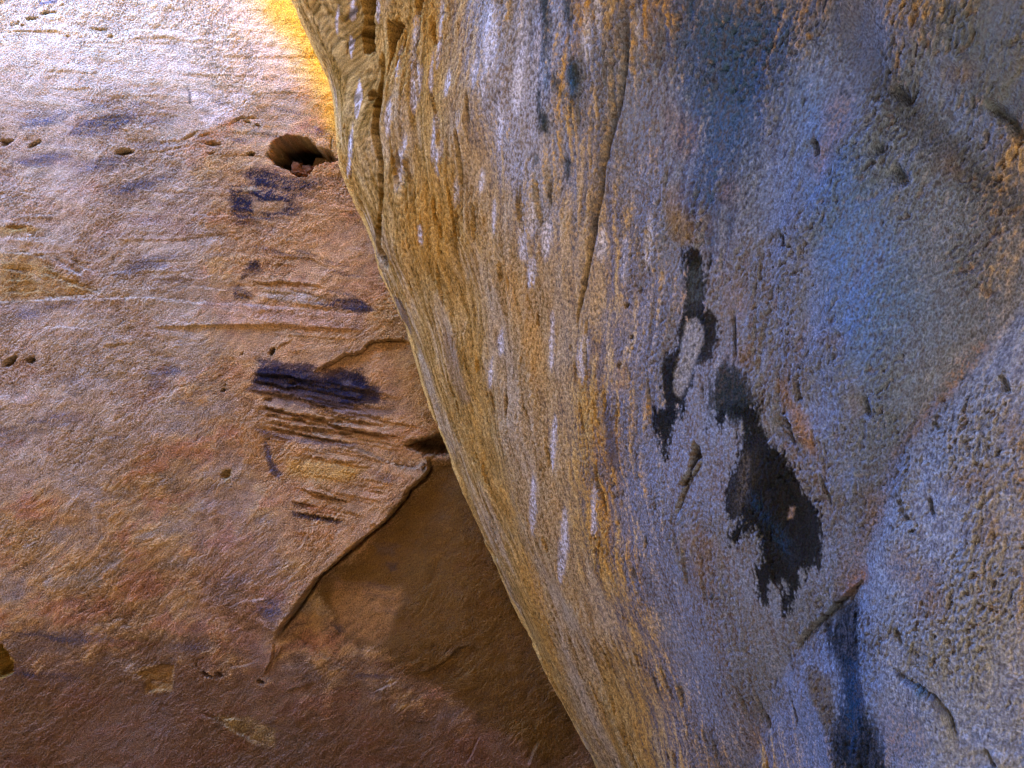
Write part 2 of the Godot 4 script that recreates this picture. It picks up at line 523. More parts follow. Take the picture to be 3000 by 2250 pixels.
	tint(wall, [-2.443, -0.025, -2.472, -0.057, -2.553, -0.085, -2.638, -0.093, -2.677, -0.075, -2.648, -0.043, -2.567, -0.015, -2.482, -0.007], Color(0.06, 0.065, 0.1), 0.64, 0.03, 0.09, 0.9, 1)
	tint(wall, [-1.867, -0.107, -1.875, -0.129, -1.904, -0.143, -1.936, -0.142, -1.953, -0.125, -1.945, -0.103, -1.916, -0.089, -1.884, -0.090], Color(0.06, 0.065, 0.1), 0.8, 0.03, 0.09, 0.9, 1)
	tint(wall, [-1.761, -0.018, -1.775, -0.038, -1.815, -0.053, -1.858, -0.055, -1.879, -0.042, -1.865, -0.022, -1.825, -0.007, -1.782, -0.005], Color(0.06, 0.065, 0.1), 0.64, 0.03, 0.09, 0.9, 1)
	tint(wall, [-2.002, 0.007, -2.019, -0.026, -2.072, -0.049, -2.129, -0.049, -2.158, -0.027, -2.141, 0.006, -2.088, 0.029, -2.031, 0.029], Color(0.06, 0.065, 0.1), 0.56, 0.03, 0.09, 0.9, 1)
	tint(wall, [-2.823, -0.305, -2.848, -0.354, -2.928, -0.389, -3.014, -0.389, -3.057, -0.355, -3.032, -0.306, -2.952, -0.271, -2.866, -0.271], Color(0.06, 0.065, 0.1), 0.48, 0.03, 0.09, 0.9, 1)
	tint(wall, [-2.581, -1.493, -2.659, -1.509, -2.843, -1.502, -3.025, -1.477, -3.099, -1.447, -3.021, -1.431, -2.837, -1.438, -2.655, -1.463], Color(0.06, 0.065, 0.1), 0.96, 0.03, 0.09, 0.9, 1)
	tint(wall, [-2.441, -1.514, -2.489, -1.530, -2.602, -1.528, -2.714, -1.510, -2.759, -1.486, -2.711, -1.470, -2.598, -1.472, -2.486, -1.490], Color(0.06, 0.065, 0.1), 0.88, 0.03, 0.09, 0.9, 1)
	tint(wall, [-2.300, -1.490, -2.338, -1.513, -2.423, -1.516, -2.507, -1.498, -2.540, -1.470, -2.502, -1.447, -2.417, -1.444, -2.333, -1.462], Color(0.06, 0.065, 0.1), 0.64, 0.03, 0.09, 0.9, 1)
	tint(wall, [-2.760, -1.710, -2.797, -1.727, -2.882, -1.728, -2.966, -1.712, -3.000, -1.690, -2.963, -1.673, -2.878, -1.672, -2.794, -1.688], Color(0.06, 0.065, 0.1), 0.96, 0.03, 0.09, 0.9, 1)
	tint(wall, [-2.481, -1.736, -2.536, -1.759, -2.663, -1.760, -2.789, -1.737, -2.839, -1.704, -2.784, -1.681, -2.657, -1.680, -2.531, -1.703], Color(0.06, 0.065, 0.1), 0.64, 0.03, 0.09, 0.9, 1)
	tint(wall, [-1.760, -1.550, -1.797, -1.567, -1.882, -1.568, -1.966, -1.552, -2.000, -1.530, -1.963, -1.513, -1.878, -1.512, -1.794, -1.528], Color(0.06, 0.065, 0.1), 0.64, 0.03, 0.09, 0.9, 1)
	tint(wall, [-1.503, -1.125, -1.529, -1.168, -1.609, -1.201, -1.695, -1.204, -1.737, -1.175, -1.711, -1.132, -1.631, -1.099, -1.545, -1.096], Color(0.06, 0.065, 0.1), 0.48, 0.03, 0.09, 0.9, 1)
	tint(wall, [-1.302, -1.289, -1.319, -1.351, -1.383, -1.388, -1.457, -1.380, -1.498, -1.331, -1.481, -1.269, -1.417, -1.232, -1.343, -1.240], Color(0.06, 0.065, 0.1), 0.8, 0.03, 0.09, 0.9, 1)
	tint(wall, [-1.185, 0.726, -1.239, 0.728, -1.364, 0.754, -1.486, 0.790, -1.535, 0.814, -1.481, 0.812, -1.356, 0.786, -1.234, 0.750], Color(0.07, 0.065, 0.09), 0.75, 0.012, 0.04, 1, 1)
	tint(wall, [-1.364, 0.421, -1.400, 0.420, -1.483, 0.436, -1.565, 0.461, -1.596, 0.479, -1.560, 0.480, -1.477, 0.464, -1.395, 0.439], Color(0.07, 0.065, 0.09), 0.75, 0.012, 0.04, 1, 1)
	tint(wall, [-1.084, 0.741, -1.120, 0.738, -1.204, 0.754, -1.285, 0.780, -1.316, 0.799, -1.280, 0.802, -1.196, 0.786, -1.115, 0.760], Color(0.07, 0.065, 0.09), 0.75, 0.012, 0.04, 1, 1)
	tint(wall, [-0.864, 0.616, -0.907, 0.614, -1.004, 0.633, -1.099, 0.662, -1.136, 0.684, -1.093, 0.686, -0.996, 0.667, -0.901, 0.638], Color(0.07, 0.065, 0.09), 0.75, 0.012, 0.04, 1, 1)
	tint(wall, [-0.943, 0.686, -0.974, 0.683, -1.043, 0.696, -1.111, 0.718, -1.137, 0.734, -1.106, 0.737, -1.037, 0.724, -0.969, 0.702], Color(0.07, 0.065, 0.09), 0.75, 0.012, 0.04, 1, 1)
	tint(wall, [-1.144, 1.556, -1.187, 1.554, -1.284, 1.573, -1.379, 1.602, -1.416, 1.624, -1.373, 1.626, -1.276, 1.607, -1.181, 1.578], Color(0.07, 0.065, 0.09), 0.75, 0.012, 0.04, 1, 1)
	tint(wall, [-1.062, 1.461, -1.091, 1.444, -1.148, 1.449, -1.200, 1.472, -1.218, 1.499, -1.189, 1.516, -1.132, 1.511, -1.080, 1.488], Color(0.07, 0.065, 0.09), 0.75, 0.012, 0.04, 1, 1)
	tint(wall, [-1.304, 1.431, -1.340, 1.428, -1.424, 1.444, -1.505, 1.470, -1.536, 1.489, -1.500, 1.492, -1.416, 1.476, -1.335, 1.450], Color(0.07, 0.065, 0.09), 0.75, 0.012, 0.04, 1, 1)
	tint(wall, [-1.551, 1.418, -1.569, 1.408, -1.605, 1.411, -1.638, 1.425, -1.649, 1.442, -1.631, 1.452, -1.595, 1.449, -1.562, 1.435], Color(0.07, 0.065, 0.09), 0.75, 0.012, 0.04, 1, 1)
	tint(wall, [-1.666, 1.636, -1.684, 1.629, -1.724, 1.634, -1.761, 1.649, -1.774, 1.664, -1.756, 1.671, -1.716, 1.666, -1.679, 1.651], Color(0.07, 0.065, 0.09), 0.75, 0.012, 0.04, 1, 1)
	tint(wall, [-1.777, 1.599, -1.793, 1.591, -1.824, 1.594, -1.853, 1.607, -1.863, 1.621, -1.847, 1.629, -1.816, 1.626, -1.787, 1.613], Color(0.07, 0.065, 0.09), 0.75, 0.012, 0.04, 1, 1)
	tint(wall, [-1.732, 1.685, -1.751, 1.682, -1.793, 1.688, -1.833, 1.702, -1.848, 1.715, -1.829, 1.718, -1.787, 1.712, -1.747, 1.698], Color(0.07, 0.065, 0.09), 0.75, 0.012, 0.04, 1, 1)
	tint(wall, [-1.384, 1.096, -1.427, 1.094, -1.524, 1.113, -1.619, 1.142, -1.656, 1.164, -1.613, 1.166, -1.516, 1.147, -1.421, 1.118], Color(0.07, 0.065, 0.09), 0.75, 0.012, 0.04, 1, 1)
	tint(wall, [-0.893, 0.506, -0.924, 0.502, -0.994, 0.514, -1.061, 0.536, -1.087, 0.554, -1.056, 0.558, -0.986, 0.546, -0.919, 0.524], Color(0.07, 0.065, 0.09), 0.75, 0.012, 0.04, 1, 1)
	tint(wall, [-1.620, 1.290, -1.440, 1.294, -1.240, 1.210, -1.120, 1.210, -1.090, 1.160, -1.200, 1.126, -1.264, 1.070, -1.200, 1.030, -1.240, 0.970, -1.360, 0.970, -1.420, 0.950, -1.520, 0.940, -1.600, 0.914, -1.650, 0.970, -1.686, 1.090, -1.664, 1.180, -1.560, 1.180, -1.610, 1.230], Color(0.026, 0.024, 0.038), 1, 0.03, 0.09, 0.9, 1)
	tint(wall, [-1.530, 1.070, -1.340, 1.080, -1.300, 1.040, -1.400, 1.000, -1.520, 1.000], Color(0.5, 0.3, 0.14), 0.8, 0.01, 0.03, 0.6, 1)
	tint(wall, [-1.600, 1.154, -1.510, 1.158, -1.480, 1.134, -1.576, 1.126], Color(0.5, 0.36, 0.2), 0.8, 0.006, 0.012, 0.4, 1)
	tint(wall, [-1.540, 0.740, -1.480, 0.734, -1.460, 0.650, -1.556, 0.630, -1.600, 0.570, -1.520, 0.530, -1.530, 0.490, -1.630, 0.494, -1.644, 0.540, -1.600, 0.630, -1.576, 0.670], Color(0.026, 0.024, 0.038), 0.95, 0.01, 0.04, 0.9, 1)
	tint(wall, [-1.460, 0.550, -1.200, 0.550, -1.080, 0.506, -0.920, 0.514, -0.840, 0.464, -0.800, 0.426, -0.900, 0.418, -1.080, 0.440, -1.240, 0.470, -1.440, 0.490], Color(0.026, 0.024, 0.038), 0.95, 0.012, 0.04, 0.9, 1)
	tint(wall, [-1.000, 0.490, -0.880, 0.494, -0.800, 0.426, -0.900, 0.418, -1.000, 0.440], Color(0.028, 0.032, 0.055), 0.85, 0.01, 0.02, 0.3, 1)
	tint(wall, [-1.460, 0.570, -1.300, 0.560, -1.080, 0.510, -1.140, 0.470, -1.320, 0.480, -1.500, 0.514], Color(0.62, 0.45, 0.28), 0.75, 0.01, 0.03, 0.7, 1)
	tint(wall, [-1.491, 0.135, -1.380, 0.131, -1.325, 0.111, -1.190, 0.101, -1.162, 0.063, -1.122, 0.050, -1.020, 0.084, -0.918, 0.097, -0.864, 0.070, -0.817, 0.016, -0.769, -0.052, -0.762, -0.093, -0.796, -0.120, -0.918, -0.140, -1.054, -0.147, -1.156, -0.120, -1.224, -0.066, -1.325, -0.052, -1.420, -0.032, -1.529, -0.025, -1.542, 0.016, -1.522, 0.070], Color(0.022, 0.02, 0.034), 1, 0.025, 0.06, 0.2, 1)
	tint(wall, [-1.542, 0.016, -1.420, -0.018, -1.224, -0.052, -1.122, -0.127, -0.783, -0.127, -0.647, -0.167, -0.918, -0.208, -1.190, -0.167, -1.420, -0.099, -1.576, -0.052], Color(0.12, 0.085, 0.09), 0.75, 0.02, 0.05, 0.6, 1)
	tint(wall, [-1.007, 0.023, -0.932, 0.029, -0.939, -0.005, -0.979, -0.018], Color(0.16, 0.12, 0.12), 0.7, 0.01, 0.02, 0.3, 0)
	tint(wall, [-1.525, -0.250, -1.329, -0.298, -1.125, -0.318, -0.922, -0.352, -0.990, -0.365, -1.261, -0.352, -1.464, -0.298], Color(0.09, 0.075, 0.1), 0.8, 0.01, 0.03, 0.6, 1)
	tint(wall, [-1.458, -0.325, -1.417, -0.386, -1.390, -0.460, -1.342, -0.528, -1.363, -0.555, -1.417, -0.521, -1.444, -0.433], Color(0.06, 0.06, 0.09), 0.9, 0.008, 0.025, 0.4, 0)
	tint(wall, [-1.281, -0.745, -1.180, -0.759, -0.969, -0.793, -1.003, -0.813, -1.159, -0.793, -1.274, -0.772], Color(0.026, 0.024, 0.038), 1, 0.007, 0.02, 0.4, 1)
	tint(wall, [-1.281, -0.684, -1.112, -0.718, -1.166, -0.732, -1.274, -0.718], Color(0.026, 0.024, 0.038), 0.7, 0.006, 0.02, 0.5, 1)
	tint(wall, [-0.820, -0.501, -0.705, -0.515, -0.664, -0.569, -0.718, -0.589, -0.786, -0.555], Color(0.12, 0.085, 0.08), 0.6, 0.015, 0.04, 0.7, 1)
	tint(wall, [-1.329, -0.426, -1.057, -0.447, -0.854, -0.481, -0.922, -0.569, -1.125, -0.582, -1.315, -0.528], Color(0.62, 0.34, 0.09), 0.95, 0.03, 0.06, 0.4, 1)
	tint(wall, [-1.220, -0.684, -1.057, -0.711, -1.003, -0.772, -1.166, -0.759], Color(0.5, 0.2, 0.08), 0.6, 0.01, 0.03, 0.5, 1)
	tint(wall, [-1.042, -1.141, -0.977, -1.162, -0.830, -1.162, -0.708, -1.186, -0.660, -1.219, -0.725, -1.227, -0.879, -1.202, -0.944, -1.210, -1.034, -1.186], Color(0.026, 0.024, 0.038), 1, 0.006, 0.025, 0.7, 1)
	tint(wall, [-0.895, -1.210, -0.749, -1.227, -0.651, -1.275, -0.749, -1.267, -0.879, -1.227], Color(0.026, 0.024, 0.038), 0.95, 0.006, 0.02, 0.6, 1)
	tint(wall, [-0.749, -1.328, -0.684, -1.332, -0.672, -1.353, -0.733, -1.357], Color(0.026, 0.024, 0.038), 0.95, 0.005, 0.015, 0.4, 1)
	tint(wall, [-1.062, -1.418, -0.993, -1.418, -0.969, -1.463, -1.026, -1.463], Color(0.08, 0.06, 0.06), 0.8, 0.006, 0.02, 0.5, 1)
	tint(wall, [-0.741, -1.048, -0.676, -1.056, -0.676, -1.096, -0.716, -1.105], Color(0.08, 0.06, 0.07), 0.7, 0.008, 0.02, 0.6, 1)
	tint(wall, [-0.814, -0.950, -0.668, -0.950, -0.700, -1.007, -0.798, -0.999], Color(0.13, 0.1, 0.1), 0.6, 0.015, 0.04, 0.6, 1)
	tint(wall, [-0.912, -1.695, -0.782, -1.699, -0.668, -1.719, -0.782, -1.727, -0.895, -1.715], Color(0.05, 0.045, 0.06), 0.7, 0.006, 0.02, 0.6, 1)
	tint(wall, [-1.042, -1.145, -0.643, -1.194, -0.643, -1.292, -0.765, -1.536, -0.977, -1.471, -1.075, -1.292], Color(0.52, 0.28, 0.11), 0.6, 0.02, 0.05, 0.4, 0)
	tint(wall, [-3.041, 0.782, -2.864, 0.782, -2.776, 0.748, -2.647, 0.667, -2.457, 0.565, -2.390, 0.545, -2.593, 0.511, -2.797, 0.490, -3.041, 0.490], Color(0.4, 0.22, 0.06), 0.85, 0.02, 0.06, 0.5, 1)
	tint(wall, [-3.027, 0.931, -2.837, 0.931, -2.756, 0.904, -2.864, 0.891, -3.027, 0.870], Color(0.42, 0.24, 0.06), 0.85, 0.01, 0.02, 0.3, 1)
	tint(wall, [-3.047, -1.514, -2.976, -1.530, -2.918, -1.624, -2.929, -1.694, -3.000, -1.734, -3.047, -1.734], Color(0.48, 0.27, 0.05), 0.95, 0.004, 0.01, 0.1, 0)
	tint(wall, [-2.169, -1.663, -2.060, -1.640, -1.974, -1.647, -1.989, -1.781, -1.974, -1.804, -2.154, -1.820, -2.150, -1.749, -2.216, -1.694], Color(0.4, 0.22, 0.07), 0.85, 0.005, 0.015, 0.3, 1)
	tint(wall, [-1.746, -1.937, -1.550, -1.945, -1.386, -2.016, -1.386, -2.125, -1.511, -2.094, -1.668, -2.008], Color(0.46, 0.3, 0.11), 0.85, 0.01, 0.04, 0.7, 0)
	tint(wall, [-1.711, -0.496, -1.637, -0.499, -1.644, -0.591, -1.691, -0.564], Color(0.46, 0.28, 0.08), 0.85, 0.005, 0.012, 0.2, 0)
	tint(wall, [-1.745, -0.306, -1.603, -0.306, -1.542, -0.632, -1.745, -0.699, -1.752, -0.428], Color(0.4, 0.25, 0.13), 0.5, 0.02, 0.05, 0.4, 0)
	crack(wall, [-0.520, -0.422, -0.488, -0.454, -0.484, -0.508, -0.514, -0.556, -0.604, -0.624, -0.624, -0.670, -0.670, -0.724, -0.752, -0.820, -0.800, -0.854, -0.868, -0.908, -0.922, -0.962, -0.944, -0.974, -1.058, -1.072, -1.140, -1.138, -1.204, -1.242, -1.286, -1.356, -1.352, -1.438, -1.384, -1.512], 0.012, 0.09, -0.13, 0.34, 0.006)
	crack(wall, [-1.384, -1.512, -1.400, -1.610, -1.460, -1.720], 0.005, 0.02, -0.02, 0.1, 0.006)
	crack(wall, [-0.570, 0.236, -0.660, 0.254, -0.742, 0.254, -0.830, 0.246, -0.858, 0.226, -0.878, 0.192, -0.926, 0.172, -0.986, 0.172, -1.020, 0.144, -1.082, 0.110, -1.136, 0.084, -1.170, 0.060], 0.007, 0.05, -0.05, 0.12, 0.006)
	crack(wall, [-2.120, 0.326, -1.960, 0.334, -1.800, 0.342, -1.600, 0.344, -1.474, 0.344, -1.380, 0.348, -1.292, 0.342, -1.224, 0.328, -1.136, 0.328, -1.020, 0.318, -0.850, 0.308], 0.003, 0.006, 0.02, 0.05, 0.006)
	crack(wall, [-3.200, 0.482, -3.000, 0.484, -2.660, 0.498, -2.120, 0.510, -1.880, 0.480, -1.600, 0.470, -1.224, 0.444, -1.068, 0.420, -0.884, 0.410], 0.003, 0.004, -0.008, 0.06, 0.006)
	crack(wall, [-1.550, 0.600, -1.448, 0.586, -1.366, 0.596, -1.258, 0.588, -1.162, 0.576, -1.068, 0.552], 0.005, 0.018, 0.012, 0.04, 0.006)
	crack(wall, [-1.620, 0.526, -1.570, 0.518, -1.520, 0.490], 0.006, 0.012, 0.01, 0.03, 0.006)
	crack(wall, [-1.450, 0.286, -1.280, 0.280, -1.080, 0.270, -0.840, 0.254], 0.002, 0.004, 0.006, 0.03, 0.006)
	crack(wall, [-1.386, 0.190, -1.350, 0.226, -1.310, 0.240, -1.270, 0.270], 0.003, 0.012, 0.008, 0.03, 0.006)
	crack(wall, [-0.594, -1.740, -0.570, -1.706, -0.464, -1.674, -0.382, -1.618, -0.318, -1.552, -0.260, -1.536, -0.228, -1.540, -0.146, -1.600], 0.005, 0.015, 0.02, 0.08, 0.006)
	crack(wall, [-1.402, -1.208, -1.440, -1.240, -1.512, -1.256, -1.558, -1.252, -1.668, -1.310], 0.003, 0.008, 0.012, 0.05, 0.006)
	crack(wall, [-1.668, -1.624, -1.629, -1.647, -1.574, -1.643, -1.511, -1.624, -1.464, -1.600], 0.003, 0.008, -0.012, 0.05, 0.006)
	crack(wall, [-0.643, -1.731, -0.733, -1.764, -0.830, -1.813], 0.004, 0.01, 0.01, 0.05, 0.006)
	crack(wall, [-1.400, -1.650, -1.351, -1.568, -1.335, -1.520], 0.004, 0.015, 0.01, 0.05, 0.006)
	crack(wall, [-0.277, -2.250, -0.236, -2.171, -0.188, -2.057], 0.004, 0.012, -0.02, 0.08, 0.006)
	crack(wall, [0.089, -2.250, 0.122, -2.154, 0.162, -2.073], 0.004, 0.012, -0.03, 0.1, 0.006)
	crack(wall, [-1.335, -1.804, -1.237, -1.772, -1.140, -1.747], 0.004, 0.01, 0.012, 0.06, 0.006)
	crack(wall, [-0.635, -1.975, -0.537, -2.000, -0.472, -1.992], 0.005, 0.012, 0.012, 0.06, 0.006)
	crack(wall, [-1.678, 1.500, -1.634, 1.538, -1.594, 1.558, -1.526, 1.562, -1.460, 1.560], 0.004, 0.02, 0.012, 0.04, 0.006)
	crack(wall, [-1.711, -0.550, -1.766, -0.605, -1.800, -0.638], 0.003, 0.012, 0.006, 0.03, 0.006)
	crack(wall, [-1.705, -0.571, -1.739, -0.625, -1.745, -0.659], 0.003, 0.012, 0.006, 0.03, 0.006)
	crack(wall, [-1.901, -0.598, -1.935, -0.632], 0.003, 0.014, 0.004, 0.03, 0.006)
	crack(wall, [-2.437, -0.367, -2.498, -0.421, -2.559, -0.469, -2.607, -0.530], 0.002, 0.004, 0.003, 0.03, 0.006)
	crack(wall, [-2.457, 1.979, -2.593, 1.891, -2.708, 1.836, -2.803, 1.796], 0.002, 0.006, 0.004, 0.03, 0.006)
	crack(wall, [-3.000, 2.072, -2.830, 2.072, -2.674, 2.068, -2.593, 2.047], 0.003, 0.012, 0.008, 0.03, 0.006)
	crack(wall, [-2.498, 2.087, -2.417, 2.080, -2.376, 2.067], 0.003, 0.01, 0.006, 0.03, 0.006)
	crack(wall, [-1.942, 1.423, -1.881, 1.457, -1.834, 1.490], 0.005, 0.016, 0.006, 0.03, 0.006)
	crack(wall, [-1.847, 1.443, -1.800, 1.463, -1.759, 1.470], 0.004, 0.014, 0.006, 0.03, 0.006)
	crack(wall, [-2.200, 1.355, -2.084, 1.368, -1.996, 1.382, -1.942, 1.389, -1.847, 1.409], 0.004, 0.01, 0.006, 0.03, 0.006)
	crack(wall, [-1.051, 1.453, -1.057, 1.402, -1.061, 1.368], 0.004, 0.02, 0.008, 0.03, 0.006)
	crack(wall, [-3.000, 0.924, -2.939, 0.924, -2.844, 0.931], 0.006, 0.02, 0.012, 0.04, 0.006)
	crack(wall, [-3.000, 0.972, -2.797, 0.971, -2.634, 0.969], 0.002, 0.006, 0.005, 0.03, 0.006)
	crack(wall, [-2.410, 0.226, -2.322, 0.226, -2.227, 0.239, -2.186, 0.260], 0.003, 0.01, 0.008, 0.03, 0.006)
	crack(wall, [-1.302, -0.488, -1.247, -0.508, -1.193, -0.535], 0.003, 0.01, 0.006, 0.03, 0.006)
	crack(wall, [-1.200, -0.840, -1.193, -0.867, -1.220, -0.928, -1.254, -0.962], 0.003, 0.012, 0.014, 0.05, 0.006)
	crack(wall, [-1.519, -0.155, -1.437, -0.142, -1.315, -0.176, -1.166, -0.196, -1.085, -0.230, -0.990, -0.264, -0.854, -0.291, -0.651, -0.325], 0.006, 0.04, 0.022, 0.035, 0.008)
	crack(wall, [-1.505, -0.176, -1.397, -0.189, -1.288, -0.209, -1.180, -0.230, -1.085, -0.250], 0.004, 0.028, 0.022, 0.035, 0.008)
	crack(wall, [-1.471, -0.216, -1.376, -0.237, -1.302, -0.250, -1.193, -0.257, -1.085, -0.270, -0.949, -0.291], 0.004, 0.04, 0.022, 0.035, 0.008)
	crack(wall, [-1.532, 0.055, -1.424, 0.048, -1.315, 0.041, -1.220, 0.014, -1.152, -0.006], 0.006, 0.028, 0.022, 0.035, 0.008)
	crack(wall, [-1.532, 0.014, -1.397, -0.006, -1.342, -0.026, -1.247, -0.020, -1.159, -0.047], 0.004, 0.04, 0.022, 0.035, 0.008)
	crack(wall, [-1.573, -0.040, -1.464, -0.047, -1.329, -0.074, -1.220, -0.094, -1.112, -0.135, -1.017, -0.169], 0.004, 0.028, 0.022, 0.035, 0.008)
	crack(wall, [-1.491, -0.250, -1.397, -0.264, -1.261, -0.291, -1.152, -0.318, -1.057, -0.332, -0.908, -0.355], 0.006, 0.04, 0.022, 0.035, 0.008)
	crack(wall, [-1.085, -0.189, -0.990, -0.203, -0.854, -0.230, -0.718, -0.250], 0.004, 0.028, 0.022, 0.035, 0.008)
	crack(wall, [-1.071, -0.240, -0.990, -0.257, -0.854, -0.284, -0.718, -0.304, -0.617, -0.325], 0.004, 0.04, 0.022, 0.035, 0.008)
	crack(wall, [-1.288, -0.684, -1.193, -0.705, -1.112, -0.718], 0.006, 0.028, 0.022, 0.035, 0.008)
	crack(wall, [-1.281, -0.749, -1.193, -0.759, -1.071, -0.779, -0.969, -0.793], 0.004, 0.04, 0.022, 0.035, 0.008)
	crack(wall, [-0.820, -0.806, -0.766, -0.820], 0.004, 0.028, 0.022, 0.035, 0.008)
	crack(wall, [-1.193, -0.637, -1.057, -0.671, -0.922, -0.691], 0.006, 0.04, 0.022, 0.035, 0.008)
	crack(wall, [-1.247, -0.610, -1.085, -0.650, -0.990, -0.684], 0.004, 0.028, 0.022, 0.035, 0.008)
	crack(wall, [-1.464, -0.135, -1.315, -0.169], 0.009, 0.03, 0.012, 0.04, 0.012)
	crack(wall, [-1.261, -0.199, -1.125, -0.209, -0.922, -0.230], 0.009, 0.03, 0.012, 0.04, 0.012)
	crack(wall, [-1.017, -0.277, -0.922, -0.298], 0.009, 0.03, 0.012, 0.04, 0.012)
	crack(wall, [-1.529, 0.599, -1.447, 0.586, -1.162, 0.575], 0.003, 0.009, 0.008, 0.03, 0.006)
	crack(wall, [-1.508, 0.552, -1.420, 0.538, -1.257, 0.531], 0.003, 0.009, 0.008, 0.03, 0.006)
	crack(wall, [-1.359, 0.565, -1.190, 0.531, -1.054, 0.491], 0.003, 0.009, 0.008, 0.03, 0.006)
	crack(wall, [-1.285, 0.470, -1.190, 0.457, -1.054, 0.430], 0.003, 0.009, 0.008, 0.03, 0.006)
	crack(wall, [-1.427, 0.741, -1.190, 0.735, -1.054, 0.674], 0.003, 0.009, 0.008, 0.03, 0.006)
	crack(wall, [-1.461, 0.704, -1.257, 0.691], 0.003, 0.009, 0.008, 0.03, 0.006)
	crack(wall, [-3.000, 0.775, -2.864, 0.775, -2.817, 0.762], 0.005, 0.012, -0.018, 0.035, 0.012)
	crack(wall, [-2.817, 0.755, -2.742, 0.745], 0.005, 0.012, -0.018, 0.035, 0.012)
	crack(wall, [-3.000, 0.687, -2.878, 0.653, -2.797, 0.640], 0.005, 0.012, -0.018, 0.035, 0.012)
	crack(wall, [-3.000, 0.612, -2.891, 0.612, -2.783, 0.640], 0.005, 0.012, -0.018, 0.035, 0.012)
	crack(wall, [-2.797, 0.640, -2.729, 0.646, -2.620, 0.599, -2.525, 0.582], 0.005, 0.012, -0.018, 0.035, 0.012)
	crack(wall, [-3.000, 0.545, -2.864, 0.538, -2.763, 0.551], 0.005, 0.012, -0.018, 0.035, 0.012)
	crack(wall, [-2.634, 0.653, -2.580, 0.660, -2.518, 0.646], 0.005, 0.012, -0.018, 0.035, 0.012)
	crack(wall, [-2.959, 0.911, -2.878, 0.918], 0.005, 0.012, -0.018, 0.035, 0.012)
	crack(wall, [-2.919, 0.870, -2.824, 0.863, -2.736, 0.860], 0.005, 0.012, -0.018, 0.035, 0.012)
	crack(wall, [-2.864, 0.891, -2.797, 0.877], 0.005, 0.012, -0.018, 0.035, 0.012)
	crack(wall, [-2.729, 0.755, -2.525, 0.640], 0.005, 0.012, -0.018, 0.035, 0.012)
	crack(wall, [-2.695, 0.714, -2.512, 0.633], 0.005, 0.012, -0.018, 0.035, 0.012)
	crack(wall, [-2.647, 0.748, -2.444, 0.653], 0.005, 0.012, -0.018, 0.035, 0.012)
	crack(wall, [-2.763, 0.707, -2.661, 0.653], 0.005, 0.012, -0.018, 0.035, 0.012)
	crack(wall, [-2.620, 0.599, -2.485, 0.558, -2.390, 0.531], 0.005, 0.012, -0.018, 0.035, 0.012)
	crack(wall, [-2.830, 0.490, -2.620, 0.518, -2.390, 0.531], 0.005, 0.012, -0.018, 0.035, 0.012)
	crack(wall, [-2.185, -1.671, -2.099, -1.702, -2.068, -1.718], 0.004, 0.014, -0.014, 0.035, 0.01)
	crack(wall, [-2.154, -1.741, -2.150, -1.804], 0.004, 0.014, -0.014, 0.035, 0.01)
	crack(wall, [-2.068, -1.663, -1.989, -1.655], 0.004, 0.014, -0.014, 0.035, 0.01)
	crack(wall, [-2.138, -1.734, -1.981, -1.781], 0.004, 0.014, -0.014, 0.035, 0.01)
	crack(wall, [-1.887, -1.624, -1.809, -1.679], 0.004, 0.014, -0.014, 0.035, 0.01)
	crack(wall, [-1.872, -1.914, -1.746, -1.953, -1.668, -1.992, -1.550, -2.070, -1.464, -2.125], 0.004, 0.014, -0.014, 0.035, 0.01)
	crack(wall, [-1.707, -1.969, -1.621, -1.945, -1.550, -1.969], 0.004, 0.014, -0.014, 0.035, 0.01)
	crack(wall, [-1.629, -2.016, -1.511, -2.086, -1.433, -2.117], 0.004, 0.014, -0.014, 0.035, 0.01)
	crack(wall, [-2.036, -1.890, -2.052, -1.875], 0.004, 0.014, -0.014, 0.035, 0.01)
	crack(wall, [-2.295, -1.412, -2.216, -1.420], 0.004, 0.014, -0.014, 0.035, 0.01)
	crack(wall, [-1.264, -0.016, -1.125, -0.048, -0.987, -0.078, -0.849, -0.102], 0.0037587, 0.0114243, 0.01, 0.02, 0.006)
	crack(wall, [-1.406, -0.053, -1.354, -0.057, -1.301, -0.068, -1.249, -0.076], 0.00368559, 0.0147085, 0.01, 0.02, 0.006)
	crack(wall, [-1.452, -0.056, -1.388, -0.066, -1.325, -0.086, -1.261, -0.093], 0.00205871, 0.0110967, 0.01, 0.02, 0.006)
	crack(wall, [-1.436, -0.214, -1.382, -0.220, -1.329, -0.230, -1.275, -0.240], 0.00324185, 0.0170511, 0.01, 0.02, 0.006)
	crack(wall, [-1.247, -0.265, -1.197, -0.278, -1.146, -0.275, -1.095, -0.287], 0.00267078, 0.0179386, 0.01, 0.02, 0.006)
	crack(wall, [-1.430, -0.263, -1.282, -0.291, -1.134, -0.319, -0.987, -0.338], 0.002868, 0.0163684, 0.01, 0.02, 0.006)
	crack(wall, [-1.212, -0.164, -1.060, -0.186, -0.909, -0.216, -0.757, -0.246], 0.00222204, 0.0135541, 0.01, 0.02, 0.006)
	crack(wall, [-0.992, -0.008, -0.864, -0.038, -0.736, -0.065, -0.607, -0.100], 0.00300226, 0.0104756, 0.01, 0.02, 0.006)
	crack(wall, [-1.266, -0.273, -1.207, -0.287, -1.147, -0.305, -1.088, -0.305], 0.00202969, 0.00673093, 0.01, 0.02, 0.006)
	crack(wall, [-1.253, -0.252, -1.104, -0.279, -0.954, -0.295, -0.805, -0.324], 0.0031285, 0.0144461, 0.01, 0.02, 0.006)
	crack(wall, [-1.257, -0.379, -1.198, -0.381, -1.139, -0.403, -1.080, -0.411], 0.00357421, 0.00701127, 0.01, 0.02, 0.006)
